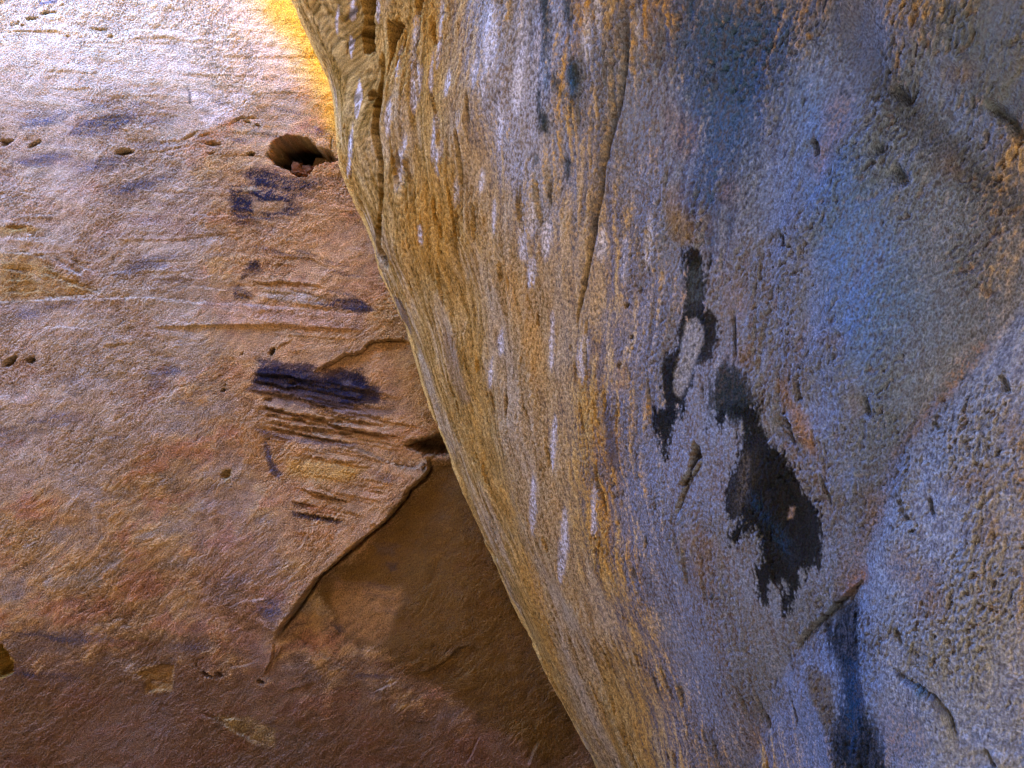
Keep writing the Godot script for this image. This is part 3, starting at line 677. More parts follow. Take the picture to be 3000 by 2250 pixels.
	crack(wall, [-1.363, 0.054, -1.303, 0.041, -1.243, 0.022, -1.183, 0.013], 0.00207193, 0.0179178, 0.01, 0.02, 0.006)
	crack(wall, [-1.151, -0.229, -1.050, -0.246, -0.949, -0.260, -0.848, -0.270], 0.0037488, 0.0114424, 0.01, 0.02, 0.006)
	crack(wall, [-1.090, -0.014, -0.981, -0.033, -0.873, -0.051, -0.765, -0.062], 0.0034924, 0.0133593, 0.01, 0.02, 0.006)
	crack(wall, [-1.242, 0.004, -1.180, -0.008, -1.119, -0.018, -1.057, -0.034], 0.00283457, 0.0153938, 0.01, 0.02, 0.006)
	crack(wall, [-0.880, -0.299, -0.730, -0.325, -0.579, -0.353, -0.428, -0.377], 0.00227652, 0.00744109, 0.01, 0.02, 0.006)
	crack(wall, [-0.866, -0.194, -0.742, -0.223, -0.618, -0.243, -0.494, -0.270], 0.00309814, 0.0173268, 0.01, 0.02, 0.006)
	crack(wall, [-1.442, -0.310, -1.395, -0.311, -1.349, -0.322, -1.302, -0.340], 0.00443889, 0.0154355, 0.01, 0.02, 0.006)
	crack(wall, [-0.896, -0.433, -0.751, -0.459, -0.607, -0.484, -0.463, -0.522], 0.00299773, 0.00850719, 0.01, 0.02, 0.006)
	crack(wall, [-1.205, -0.257, -1.101, -0.279, -0.996, -0.290, -0.892, -0.319], 0.00364691, 0.00765232, 0.01, 0.02, 0.006)
	crack(wall, [-1.287, -0.171, -1.178, -0.181, -1.070, -0.208, -0.961, -0.231], 0.00317649, 0.0164029, 0.01, 0.02, 0.006)
	crack(wall, [-0.960, -0.249, -0.909, -0.263, -0.857, -0.268, -0.806, -0.276], 0.00240825, 0.00715259, 0.01, 0.02, 0.006)
	crack(wall, [-0.853, -0.328, -0.768, -0.347, -0.684, -0.362, -0.599, -0.382], 0.00245608, 0.01335, 0.01, 0.02, 0.006)
	crack(wall, [-1.133, 0.023, -1.016, -0.010, -0.898, -0.035, -0.781, -0.044], 0.00312869, 0.0141575, 0.01, 0.02, 0.006)
	crack(wall, [-1.292, -0.298, -1.212, -0.318, -1.133, -0.336, -1.053, -0.342], 0.00233638, 0.00852948, 0.01, 0.02, 0.006)
	crack(wall, [-0.914, -0.110, -0.851, -0.135, -0.788, -0.143, -0.725, -0.145], 0.00402034, 0.0107826, 0.01, 0.02, 0.006)
	crack(wall, [-1.093, -0.442, -0.990, -0.459, -0.887, -0.485, -0.784, -0.485], 0.00332791, 0.0171944, 0.01, 0.02, 0.006)
	crack(wall, [-1.068, -0.452, -1.008, -0.456, -0.948, -0.474, -0.889, -0.484], 0.00209015, 0.0108698, 0.01, 0.02, 0.006)
	crack(wall, [-1.210, -0.425, -1.166, -0.433, -1.121, -0.434, -1.076, -0.449], 0.00397465, 0.017068, 0.01, 0.02, 0.006)
	crack(wall, [-1.260, -0.409, -1.175, -0.430, -1.090, -0.454, -1.005, -0.467], 0.00263428, 0.013352, 0.01, 0.02, 0.006)
	crack(wall, [-1.281, 0.040, -1.219, 0.024, -1.156, 0.010, -1.094, 0.003], 0.00277608, 0.008706, 0.01, 0.02, 0.006)
	crack(wall, [-1.090, -0.423, -1.008, -0.451, -0.926, -0.455, -0.844, -0.467], 0.00204842, 0.0160831, 0.01, 0.02, 0.006)
	crack(wall, [-1.274, -0.218, -1.154, -0.240, -1.034, -0.257, -0.914, -0.294], 0.00291023, 0.0139492, 0.01, 0.02, 0.006)
	crack(wall, [-1.280, -0.202, -1.139, -0.226, -0.997, -0.253, -0.856, -0.282], 0.00225961, 0.0165648, 0.01, 0.02, 0.006)
	crack(wall, [-1.061, -0.106, -0.992, -0.114, -0.922, -0.129, -0.853, -0.146], 0.00361128, 0.0110774, 0.01, 0.02, 0.006)
	crack(wall, [-1.223, -0.160, -1.075, -0.173, -0.928, -0.200, -0.781, -0.227], 0.00344295, 0.00841105, 0.01, 0.02, 0.006)
	crack(wall, [-1.259, -0.093, -1.109, -0.116, -0.959, -0.142, -0.809, -0.161], 0.00318196, 0.0138395, 0.01, 0.02, 0.006)
	crack(wall, [-1.014, -0.303, -0.938, -0.313, -0.863, -0.331, -0.787, -0.346], 0.003945, 0.0146872, 0.01, 0.02, 0.006)
	crack(wall, [-1.194, -0.243, -1.094, -0.262, -0.994, -0.290, -0.893, -0.302], 0.00375515, 0.00695758, 0.01, 0.02, 0.006)
	crack(wall, [-1.049, -0.357, -0.989, -0.361, -0.930, -0.377, -0.871, -0.387], 0.00240478, 0.0177635, 0.01, 0.02, 0.006)
	crack(wall, [-1.300, -0.175, -1.160, -0.200, -1.020, -0.231, -0.880, -0.261], 0.00217378, 0.010956, 0.01, 0.02, 0.006)
	crack(wall, [-0.972, -0.223, -0.928, -0.220, -0.883, -0.235, -0.838, -0.235], 0.00320465, 0.00948848, 0.01, 0.02, 0.006)
	crack(wall, [-1.026, -0.078, -0.976, -0.087, -0.926, -0.088, -0.876, -0.105], 0.00443398, 0.0149278, 0.01, 0.02, 0.006)
	crack(wall, [-1.155, -0.169, -1.034, -0.197, -0.913, -0.221, -0.792, -0.228], 0.00349529, 0.00760821, 0.01, 0.02, 0.006)
	crack(wall, [-1.114, -0.364, -1.030, -0.377, -0.946, -0.393, -0.862, -0.414], 0.00221239, 0.0103583, 0.01, 0.02, 0.006)
	crack(wall, [-1.267, -0.068, -1.177, -0.077, -1.086, -0.099, -0.995, -0.121], 0.00266755, 0.00792837, 0.01, 0.02, 0.006)
	crack(wall, [-1.429, -0.043, -1.372, -0.052, -1.315, -0.073, -1.258, -0.084], 0.00347037, 0.0117471, 0.01, 0.02, 0.006)
	crack(wall, [-1.324, -0.253, -1.267, -0.270, -1.210, -0.273, -1.153, -0.278], 0.00395758, 0.0164997, 0.01, 0.02, 0.006)
	crack(wall, [-1.165, -0.375, -1.018, -0.401, -0.871, -0.427, -0.724, -0.457], 0.00201542, 0.0117684, 0.01, 0.02, 0.006)
	crack(wall, [-1.039, -0.022, -0.917, -0.039, -0.794, -0.070, -0.672, -0.098], 0.00251203, 0.00712804, 0.01, 0.02, 0.006)
	crack(wall, [-1.485, -0.314, -1.424, -0.331, -1.364, -0.338, -1.303, -0.353], 0.00210205, 0.0143382, 0.01, 0.02, 0.006)
	crack(wall, [-1.005, -0.326, -0.860, -0.356, -0.714, -0.383, -0.569, -0.401], 0.00248363, 0.00770884, 0.01, 0.02, 0.006)
	crack(wall, [-1.056, -0.239, -0.980, -0.258, -0.904, -0.272, -0.828, -0.286], 0.00311989, 0.0116495, 0.01, 0.02, 0.006)
	crack(wall, [-1.019, -0.161, -0.908, -0.181, -0.798, -0.197, -0.687, -0.215], 0.00303207, 0.0173488, 0.01, 0.02, 0.006)
	crack(wall, [-1.366, -0.243, -1.232, -0.270, -1.098, -0.296, -0.964, -0.326], 0.00216815, 0.0172383, 0.01, 0.02, 0.006)
	crack(wall, [-1.236, -0.134, -1.097, -0.160, -0.958, -0.189, -0.819, -0.211], 0.00258594, 0.00922166, 0.01, 0.02, 0.006)
	crack(wall, [-1.248, -0.056, -1.196, -0.071, -1.144, -0.080, -1.092, -0.090], 0.00239382, 0.00816436, 0.01, 0.02, 0.006)
	crack(wall, [-1.227, -0.126, -1.124, -0.147, -1.021, -0.172, -0.919, -0.188], 0.00230406, 0.0105793, 0.01, 0.02, 0.006)
	crack(wall, [-1.253, -0.254, -1.174, -0.268, -1.094, -0.279, -1.015, -0.317], 0.00419372, 0.00737431, 0.01, 0.02, 0.006)
	crack(wall, [-1.230, -0.106, -1.137, -0.130, -1.045, -0.145, -0.952, -0.157], 0.00388079, 0.0159673, 0.01, 0.02, 0.006)
	crack(wall, [-1.144, -0.582, -1.103, -0.595, -1.061, -0.601, -1.020, -0.615], 0.00233558, 0.00473342, 0.006, 0.02, 0.006)
	crack(wall, [-1.241, -0.508, -1.140, -0.539, -1.038, -0.554, -0.937, -0.587], 0.00220026, 0.00431704, 0.006, 0.02, 0.006)
	crack(wall, [-1.007, -0.512, -0.965, -0.524, -0.922, -0.526, -0.880, -0.540], 0.00369626, 0.00462368, 0.006, 0.02, 0.006)
	crack(wall, [-0.901, -0.606, -0.827, -0.622, -0.752, -0.634, -0.678, -0.659], 0.00221371, 0.00824536, 0.006, 0.02, 0.006)
	crack(wall, [-1.262, -0.532, -1.225, -0.541, -1.187, -0.547, -1.150, -0.561], 0.00335341, 0.00724402, 0.006, 0.02, 0.006)
	crack(wall, [-0.970, -0.504, -0.932, -0.520, -0.895, -0.523, -0.857, -0.533], 0.00256661, 0.00415645, 0.006, 0.02, 0.006)
	crack(wall, [-1.293, -0.846, -1.235, -0.867, -1.176, -0.863, -1.118, -0.883], 0.00224273, 0.00838203, 0.006, 0.02, 0.006)
	crack(wall, [-0.953, -0.576, -0.867, -0.602, -0.781, -0.604, -0.695, -0.627], 0.00303489, 0.009627, 0.006, 0.02, 0.006)
	crack(wall, [-1.147, -0.710, -1.039, -0.735, -0.930, -0.753, -0.822, -0.788], 0.00317763, 0.00675039, 0.006, 0.02, 0.006)
	crack(wall, [-1.072, -0.715, -0.992, -0.728, -0.912, -0.761, -0.832, -0.777], 0.00285677, 0.00765583, 0.006, 0.02, 0.006)
	crack(wall, [-1.189, -0.597, -1.085, -0.613, -0.981, -0.649, -0.877, -0.668], 0.00229518, 0.00976976, 0.006, 0.02, 0.006)
	crack(wall, [-0.973, -0.530, -0.884, -0.559, -0.795, -0.567, -0.705, -0.599], 0.00355212, 0.00733448, 0.006, 0.02, 0.006)
	crack(wall, [-1.002, -0.572, -0.898, -0.591, -0.794, -0.629, -0.690, -0.637], 0.0023025, 0.00877063, 0.006, 0.02, 0.006)
	crack(wall, [-1.192, -0.746, -1.106, -0.763, -1.021, -0.784, -0.935, -0.799], 0.00206578, 0.00930432, 0.006, 0.02, 0.006)
	crack(wall, [-0.882, -0.666, -0.829, -0.669, -0.777, -0.683, -0.724, -0.704], 0.00372311, 0.00729455, 0.006, 0.02, 0.006)
	crack(wall, [-1.089, -0.713, -1.021, -0.738, -0.952, -0.747, -0.884, -0.768], 0.00373412, 0.00982595, 0.006, 0.02, 0.006)
	crack(wall, [-1.282, -0.702, -1.236, -0.719, -1.189, -0.730, -1.143, -0.731], 0.00265913, 0.00470925, 0.006, 0.02, 0.006)
	crack(wall, [-1.022, -0.634, -0.939, -0.653, -0.857, -0.666, -0.775, -0.682], 0.00336588, 0.00943363, 0.006, 0.02, 0.006)
	crack(wall, [-1.047, -0.636, -0.962, -0.667, -0.876, -0.681, -0.790, -0.712], 0.00264198, 0.00741227, 0.006, 0.02, 0.006)
	crack(wall, [-1.286, -0.612, -1.219, -0.615, -1.152, -0.637, -1.085, -0.647], 0.00333496, 0.00778477, 0.006, 0.02, 0.006)
	crack(wall, [-1.119, -0.741, -1.056, -0.751, -0.993, -0.766, -0.931, -0.780], 0.00286793, 0.00633292, 0.006, 0.02, 0.006)
	crack(wall, [-1.225, -0.624, -1.151, -0.639, -1.077, -0.653, -1.002, -0.670], 0.00397345, 0.00977218, 0.006, 0.02, 0.006)
	crack(wall, [-1.190, -0.735, -1.146, -0.742, -1.102, -0.748, -1.059, -0.772], 0.00237106, 0.00637055, 0.006, 0.02, 0.006)
	crack(wall, [-0.944, -0.533, -0.845, -0.555, -0.747, -0.577, -0.648, -0.592], 0.00290191, 0.0054244, 0.006, 0.02, 0.006)
	crack(wall, [-0.903, -0.577, -0.860, -0.594, -0.817, -0.602, -0.774, -0.609], 0.00378048, 0.00901318, 0.006, 0.02, 0.006)
	crack(wall, [-1.005, -0.544, -0.892, -0.567, -0.778, -0.597, -0.665, -0.613], 0.00251123, 0.00745392, 0.006, 0.02, 0.006)
	crack(wall, [-2.389, 1.676, -2.319, 1.675, -2.249, 1.680, -2.178, 1.689, -2.108, 1.687], 0.002, 0.00584564, 0.00323009, 0.03, 0.006)
	crack(wall, [-2.166, 0.611, -2.088, 0.612, -2.010, 0.611, -1.932, 0.622, -1.854, 0.608], 0.002, 0.00502135, 0.00487111, 0.03, 0.006)
	crack(wall, [-1.983, 0.638, -1.905, 0.630, -1.826, 0.621, -1.748, 0.645, -1.670, 0.618], 0.002, 0.00338647, -0.00580368, 0.03, 0.006)
	crack(wall, [-1.994, 2.023, -1.822, 2.023, -1.650, 2.021, -1.478, 2.009, -1.306, 2.031], 0.002, 0.00204446, -0.00583235, 0.03, 0.006)
	crack(wall, [-2.958, 0.999, -2.877, 0.998, -2.796, 0.994, -2.714, 0.992, -2.633, 1.016], 0.002, 0.00549692, -0.00465246, 0.03, 0.006)
	crack(wall, [-1.522, 1.696, -1.429, 1.702, -1.336, 1.703, -1.242, 1.699, -1.149, 1.706], 0.002, 0.00512323, 0.0051324, 0.03, 0.006)
	crack(wall, [-3.072, 0.864, -2.951, 0.862, -2.831, 0.843, -2.711, 0.838, -2.590, 0.882], 0.002, 0.00326376, -0.00524008, 0.03, 0.006)
	crack(wall, [-2.859, 0.763, -2.803, 0.757, -2.747, 0.762, -2.691, 0.766, -2.635, 0.764], 0.002, 0.0059649, 0.00459474, 0.03, 0.006)
	crack(wall, [-2.518, 1.477, -2.451, 1.477, -2.383, 1.471, -2.316, 1.478, -2.248, 1.469], 0.002, 0.00487995, -0.0064507, 0.03, 0.006)
	crack(wall, [-1.584, 0.427, -1.400, 0.424, -1.216, 0.434, -1.032, 0.412, -0.848, 0.431], 0.002, 0.00254691, 0.00366003, 0.03, 0.006)
	crack(wall, [-1.606, 2.100, -1.478, 2.099, -1.349, 2.103, -1.220, 2.092, -1.091, 2.121], 0.002, 0.00401239, -0.00461576, 0.03, 0.006)
	crack(wall, [-1.661, 0.707, -1.600, 0.708, -1.539, 0.702, -1.478, 0.715, -1.416, 0.707], 0.002, 0.00515388, 0.00426964, 0.03, 0.006)
	crack(wall, [-2.800, 1.830, -2.693, 1.840, -2.586, 1.838, -2.479, 1.822, -2.372, 1.820], 0.002, 0.00538289, 0.00486908, 0.03, 0.006)
	crack(wall, [-2.485, 0.654, -2.412, 0.642, -2.338, 0.655, -2.265, 0.664, -2.191, 0.644], 0.002, 0.00223521, -0.00652523, 0.03, 0.006)
	crack(wall, [-2.517, 1.150, -2.425, 1.159, -2.332, 1.157, -2.240, 1.143, -2.147, 1.148], 0.002, 0.00354145, 0.00368531, 0.03, 0.006)
	crack(wall, [-1.731, 1.480, -1.624, 1.471, -1.517, 1.468, -1.409, 1.461, -1.302, 1.471], 0.002, 0.00440707, 0.00409655, 0.03, 0.006)
	crack(wall, [-2.609, 2.000, -2.433, 2.000, -2.256, 2.005, -2.079, 1.995, -1.902, 2.003], 0.002, 0.00386715, 0.00420209, 0.03, 0.006)
	crack(wall, [-2.074, 0.576, -1.896, 0.576, -1.717, 0.558, -1.539, 0.573, -1.361, 0.569], 0.002, 0.00587973, -0.00677033, 0.03, 0.006)
	crack(wall, [-1.752, 0.338, -1.637, 0.333, -1.522, 0.327, -1.407, 0.320, -1.293, 0.316], 0.002, 0.00266034, 0.00609575, 0.03, 0.006)
	crack(wall, [-2.361, 1.015, -2.288, 1.024, -2.215, 1.027, -2.141, 1.016, -2.068, 1.012], 0.002, 0.00542831, -0.00623963, 0.03, 0.006)
	crack(wall, [-1.828, 1.350, -1.717, 1.341, -1.607, 1.343, -1.496, 1.335, -1.386, 1.321], 0.002, 0.00567148, 0.00555648, 0.03, 0.006)
	crack(wall, [-2.145, 1.425, -2.074, 1.421, -2.003, 1.431, -1.932, 1.423, -1.861, 1.427], 0.002, 0.00351952, 0.00667843, 0.03, 0.006)
	crack(wall, [-2.357, 0.848, -2.151, 0.843, -1.944, 0.848, -1.738, 0.878, -1.531, 0.843], 0.002, 0.00399762, 0.00588819, 0.03, 0.006)
	crack(wall, [-2.276, 0.654, -2.170, 0.654, -2.064, 0.654, -1.957, 0.656, -1.851, 0.678], 0.002, 0.00386714, 0.00644641, 0.03, 0.006)
	crack(wall, [-1.927, 0.997, -1.846, 1.000, -1.766, 0.986, -1.685, 0.996, -1.605, 0.995], 0.002, 0.00500834, -0.00614114, 0.03, 0.006)
	crack(wall, [-1.977, 1.811, -1.846, 1.806, -1.714, 1.807, -1.583, 1.806, -1.451, 1.796], 0.002, 0.00580615, 0.0049109, 0.03, 0.006)
	crack(wall, [-2.384, 0.710, -2.239, 0.715, -2.094, 0.722, -1.949, 0.721, -1.804, 0.734], 0.002, 0.00570146, 0.00309893, 0.03, 0.006)
	crack(wall, [-2.794, 0.328, -2.690, 0.334, -2.585, 0.338, -2.481, 0.326, -2.376, 0.328], 0.002, 0.00542548, -0.00697719, 0.03, 0.006)
	crack(wall, [-2.597, 1.574, -2.430, 1.569, -2.263, 1.567, -2.096, 1.587, -1.929, 1.582], 0.002, 0.0030321, 0.0045044, 0.03, 0.006)
	crack(wall, [-2.329, 2.020, -2.178, 2.022, -2.028, 2.031, -1.878, 2.000, -1.728, 2.034], 0.002, 0.00394618, 0.00639331, 0.03, 0.006)
	crack(wall, [-2.271, 0.879, -2.064, 0.886, -1.857, 0.876, -1.650, 0.887, -1.443, 0.906], 0.002, 0.00245644, 0.00365986, 0.03, 0.006)
	crack(wall, [-2.123, 1.930, -2.066, 1.939, -2.008, 1.934, -1.951, 1.930, -1.894, 1.925], 0.002, 0.00220577, -0.00632803, 0.03, 0.006)
	crack(wall, [-1.971, 2.089, -1.837, 2.097, -1.703, 2.078, -1.569, 2.090, -1.435, 2.099], 0.002, 0.00475753, -0.00206465, 0.03, 0.006)
	crack(wall, [-2.188, 0.567, -2.124, 0.563, -2.060, 0.570, -1.996, 0.552, -1.932, 0.568], 0.002, 0.00219459, -0.00517064, 0.03, 0.006)
	crack(wall, [-2.205, 1.127, -2.008, 1.132, -1.811, 1.109, -1.615, 1.106, -1.418, 1.160], 0.002, 0.0033148, 0.00466208, 0.03, 0.006)
	crack(wall, [-2.663, 1.977, -2.540, 1.986, -2.418, 1.970, -2.295, 1.969, -2.172, 1.962], 0.002, 0.00395755, 0.00262975, 0.03, 0.006)
	crack(wall, [-2.708, 1.737, -2.637, 1.742, -2.566, 1.730, -2.495, 1.738, -2.423, 1.730], 0.002, 0.00498776, 0.00599872, 0.03, 0.006)
	crack(wall, [-1.775, 1.923, -1.576, 1.915, -1.377, 1.914, -1.179, 1.912, -0.980, 1.905], 0.002, 0.00373873, 0.00621464, 0.03, 0.006)
	crack(wall, [-1.859, 0.988, -1.656, 0.990, -1.453, 0.973, -1.250, 1.013, -1.047, 0.995], 0.002, 0.00497223, -0.00465947, 0.03, 0.006)
	crack(wall, [-2.334, 2.061, -2.218, 2.074, -2.103, 2.072, -1.987, 2.074, -1.871, 2.069], 0.002, 0.00566699, -0.00696752, 0.03, 0.006)
	hollow(wall, [-1.448, 1.338, -1.396, 1.432, -1.322, 1.460, -1.268, 1.450, -1.194, 1.440, -1.140, 1.390, -1.060, 1.364, -1.054, 1.350, -1.030, 1.310, -1.050, 1.296, -1.100, 1.294, -1.160, 1.276, -1.170, 1.240, -1.214, 1.212, -1.270, 1.220, -1.320, 1.260, -1.400, 1.284, -1.410, 1.310], 0.2, 0.012, 0.016, Color(0.36, 0.2, 0.08), 0.5)
	hollow(wall, [-1.396, 1.433, -1.362, 1.438, -1.322, 1.460, -1.268, 1.450, -1.193, 1.440, -1.166, 1.409, -1.125, 1.375, -1.200, 1.389, -1.213, 1.348, -1.247, 1.307, -1.193, 1.280, -1.193, 1.233, -1.234, 1.219, -1.308, 1.273, -1.342, 1.270, -1.396, 1.287, -1.410, 1.311, -1.434, 1.334, -1.400, 1.368, -1.390, 1.409], 1.6, 0.02, 0.008, Color(0.07, 0.05, 0.04), 0.9)
	hollow(wall, [-1.186, 1.412, -1.125, 1.382, -1.061, 1.368, -1.098, 1.362, -1.159, 1.385], 0.12, 0.01, 0.006, Color(0.08, 0.05, 0.03), 0.6)
	hollow(wall, [-1.051, 1.317, -1.023, 1.321, -1.020, 1.304, -1.057, 1.297], 0.07, 0.008, 0.004, Color(0.3, 0.17, 0.08), 0)
	hollow(wall, [-2.861, 1.409, -2.837, 1.426, -2.790, 1.446, -2.773, 1.440, -2.783, 1.423, -2.824, 1.395, -2.854, 1.389], 0.1, 0.012, 0.006, Color(0.08, 0.07, 0.07), 0.6)
	hollow(wall, [-3.020, 1.446, -2.939, 1.446, -2.953, 1.426, -2.986, 1.406, -3.020, 1.395], 0.09, 0.012, 0.006, Color(0.2, 0.15, 0.09), 0.7)
	hollow(wall, [-2.346, 1.348, -2.329, 1.375, -2.288, 1.390, -2.247, 1.385, -2.210, 1.365, -2.247, 1.351, -2.295, 1.341], 0.07, 0.014, 0.006, Color(0.22, 0.15, 0.09), 0.7)
	hollow(wall, [-1.820, 1.419, -1.759, 1.429, -1.705, 1.409, -1.711, 1.399, -1.772, 1.395, -1.806, 1.406], 0.04, 0.012, 0.008, Color(0.34, 0.2, 0.07), 0.7)
	hollow(wall, [-1.786, 1.358, -1.759, 1.358, -1.711, 1.362, -1.759, 1.345, -1.783, 1.343], 0.05, 0.008, 0.004, Color(0.3, 0.17, 0.08), 0)
	hollow(wall, [-1.559, 1.355, -1.525, 1.363, -1.498, 1.351, -1.515, 1.334, -1.552, 1.334], 0.06, 0.01, 0.006, Color(0.08, 0.06, 0.05), 0.6)
	hollow(wall, [-1.580, 1.548, -1.539, 1.545, -1.525, 1.530, -1.566, 1.531], 0.05, 0.008, 0.004, Color(0.3, 0.18, 0.07), 0.7)
	hollow(wall, [-1.515, 1.528, -1.478, 1.524, -1.474, 1.511, -1.505, 1.512], 0.06, 0.008, 0.004, Color(0.3, 0.17, 0.08), 0)
	hollow(wall, [-1.576, 1.660, -1.549, 1.672, -1.559, 1.655, -1.573, 1.650], 0.04, 0.007, 0.003, Color(0.3, 0.17, 0.08), 0)
	hollow(wall, [-1.647, 1.600, -1.613, 1.612, -1.630, 1.596], 0.035, 0.007, 0.003, Color(0.3, 0.17, 0.08), 0)
	hollow(wall, [-2.868, 2.145, -2.830, 2.154, -2.776, 2.153, -2.783, 2.141, -2.851, 2.137], 0.1, 0.008, 0.006, Color(0.02, 0.02, 0.05), 0.9)
	hollow(wall, [-2.776, 2.170, -2.749, 2.189, -2.708, 2.182, -2.668, 2.188, -2.674, 2.175, -2.702, 2.172, -2.736, 2.165], 0.08, 0.008, 0.006, Color(0.02, 0.02, 0.06), 0.8)
	hollow(wall, [-2.899, 2.115, -2.906, 2.112, -2.925, 2.108, -2.944, 2.106, -2.952, 2.107, -2.945, 2.110, -2.926, 2.114, -2.907, 2.116], 0.05, 0.006, 0.004, Color(0.02, 0.02, 0.05), 0.8)
	hollow(wall, [-2.888, 2.127, -2.897, 2.124, -2.918, 2.120, -2.940, 2.118, -2.949, 2.118, -2.940, 2.121, -2.919, 2.125, -2.897, 2.127], 0.05, 0.006, 0.004, Color(0.02, 0.02, 0.05), 0.8)
	hollow(wall, [-2.866, 2.109, -2.869, 2.107, -2.878, 2.105, -2.886, 2.104, -2.890, 2.106, -2.887, 2.108, -2.878, 2.110, -2.870, 2.111], 0.05, 0.006, 0.004, Color(0.02, 0.02, 0.05), 0.8)
	hollow(wall, [-2.825, 2.124, -2.828, 2.122, -2.837, 2.120, -2.846, 2.120, -2.849, 2.121, -2.846, 2.123, -2.838, 2.125, -2.829, 2.125], 0.05, 0.006, 0.004, Color(0.02, 0.02, 0.05), 0.8)
	hollow(wall, [-2.627, 2.222, -2.633, 2.219, -2.647, 2.215, -2.661, 2.215, -2.667, 2.217, -2.662, 2.220, -2.648, 2.224, -2.633, 2.224], 0.05, 0.006, 0.004, Color(0.02, 0.02, 0.05), 0.8)
	hollow(wall, [-2.624, 2.228, -2.627, 2.225, -2.633, 2.224, -2.640, 2.223, -2.643, 2.225, -2.641, 2.227, -2.634, 2.229, -2.627, 2.229], 0.05, 0.006, 0.004, Color(0.02, 0.02, 0.05), 0.8)
	hollow(wall, [-2.296, 1.938, -2.299, 1.935, -2.308, 1.932, -2.316, 1.932, -2.320, 1.935, -2.317, 1.939, -2.309, 1.941, -2.300, 1.941], 0.05, 0.006, 0.004, Color(0.02, 0.02, 0.05), 0.8)
	hollow(wall, [-2.930, 2.111, -2.932, 2.109, -2.939, 2.107, -2.945, 2.107, -2.948, 2.108, -2.946, 2.111, -2.939, 2.112, -2.933, 2.112], 0.05, 0.006, 0.004, Color(0.02, 0.02, 0.05), 0.8)
	tint(wall, [-2.776, 2.243, -2.654, 2.257, -2.674, 2.236, -2.715, 2.223, -2.773, 2.216], Color(0.1, 0.12, 0.22), 0.9, 0.006, 0.02, 0.5, 0)
	tint(wall, [-3.020, 2.264, -2.959, 2.264, -2.973, 2.230, -3.020, 2.209], Color(0.4, 0.28, 0.1), 0.8, 0.01, 0.02, 0.3, 0)
	hollow(wall, [-2.590, 2.040, -2.602, 2.037, -2.631, 2.037, -2.659, 2.041, -2.671, 2.046, -2.659, 2.049, -2.630, 2.049, -2.601, 2.045], 0.02, 0.008, 0.008, Color(0.45, 0.26, 0.08), 0.6)
	hollow(wall, [-2.505, 2.033, -2.511, 2.030, -2.526, 2.029, -2.540, 2.032, -2.546, 2.036, -2.539, 2.039, -2.525, 2.040, -2.511, 2.037], 0.02, 0.008, 0.008, Color(0.45, 0.26, 0.08), 0.6)
	hollow(wall, [-2.481, 2.042, -2.487, 2.039, -2.502, 2.039, -2.516, 2.041, -2.522, 2.045, -2.516, 2.047, -2.501, 2.047, -2.487, 2.045], 0.02, 0.008, 0.008, Color(0.45, 0.26, 0.08), 0.6)
	hollow(wall, [-2.329, 2.037, -2.337, 2.031, -2.353, 2.029, -2.369, 2.033, -2.375, 2.040, -2.368, 2.046, -2.352, 2.048, -2.336, 2.044], 0.02, 0.008, 0.008, Color(0.45, 0.26, 0.08), 0.6)
	hollow(wall, [-2.417, 2.079, -2.425, 2.076, -2.444, 2.076, -2.463, 2.079, -2.471, 2.082, -2.463, 2.085, -2.444, 2.085, -2.425, 2.082], 0.02, 0.008, 0.008, Color(0.45, 0.26, 0.08), 0.6)
	hollow(wall, [-2.383, 2.079, -2.389, 2.077, -2.403, 2.076, -2.418, 2.079, -2.423, 2.082, -2.417, 2.084, -2.403, 2.085, -2.389, 2.082], 0.02, 0.008, 0.008, Color(0.45, 0.26, 0.08), 0.6)
	hollow(wall, [-2.993, 0.121, -2.966, 0.148, -2.912, 0.175, -2.897, 0.155, -2.925, 0.114, -2.959, 0.097, -2.986, 0.099], 0.13, 0.014, 0.006, Color(0.2, 0.12, 0.04), 0.7)
	hollow(wall, [-2.854, 0.141, -2.824, 0.158, -2.797, 0.162, -2.793, 0.141, -2.817, 0.118, -2.847, 0.121], 0.09, 0.014, 0.006, Color(0.22, 0.14, 0.06), 0.7)
	hollow(wall, [-1.572, 0.184, -1.570, 0.175, -1.575, 0.168, -1.584, 0.167, -1.591, 0.173, -1.592, 0.182, -1.587, 0.189, -1.579, 0.190], 0.035, 0.008, 0.004, Color(0.07, 0.05, 0.05), 0.5)
	hollow(wall, [-1.683, -0.031, -1.682, -0.040, -1.689, -0.048, -1.699, -0.050, -1.706, -0.045, -1.707, -0.036, -1.700, -0.029, -1.690, -0.027], 0.035, 0.008, 0.004, Color(0.07, 0.05, 0.05), 0.5)
	hollow(wall, [-1.679, -0.002, -1.679, -0.007, -1.683, -0.012, -1.688, -0.013, -1.693, -0.010, -1.693, -0.005, -1.689, -0.001, -1.683, 0.000], 0.035, 0.008, 0.004, Color(0.07, 0.05, 0.05), 0.5)
	hollow(wall, [-1.739, -0.056, -1.739, -0.060, -1.742, -0.063, -1.746, -0.063, -1.749, -0.061, -1.749, -0.058, -1.746, -0.054, -1.742, -0.054], 0.035, 0.008, 0.004, Color(0.07, 0.05, 0.05), 0.5)
	hollow(wall, [-1.603, -0.305, -1.601, -0.312, -1.605, -0.318, -1.611, -0.318, -1.617, -0.314, -1.618, -0.307, -1.614, -0.301, -1.608, -0.301], 0.035, 0.008, 0.004, Color(0.07, 0.05, 0.05), 0.5)
	hollow(wall, [-2.334, -0.056, -2.333, -0.062, -2.338, -0.068, -2.345, -0.069, -2.350, -0.065, -2.351, -0.059, -2.346, -0.054, -2.339, -0.052], 0.035, 0.008, 0.004, Color(0.07, 0.05, 0.05), 0.5)
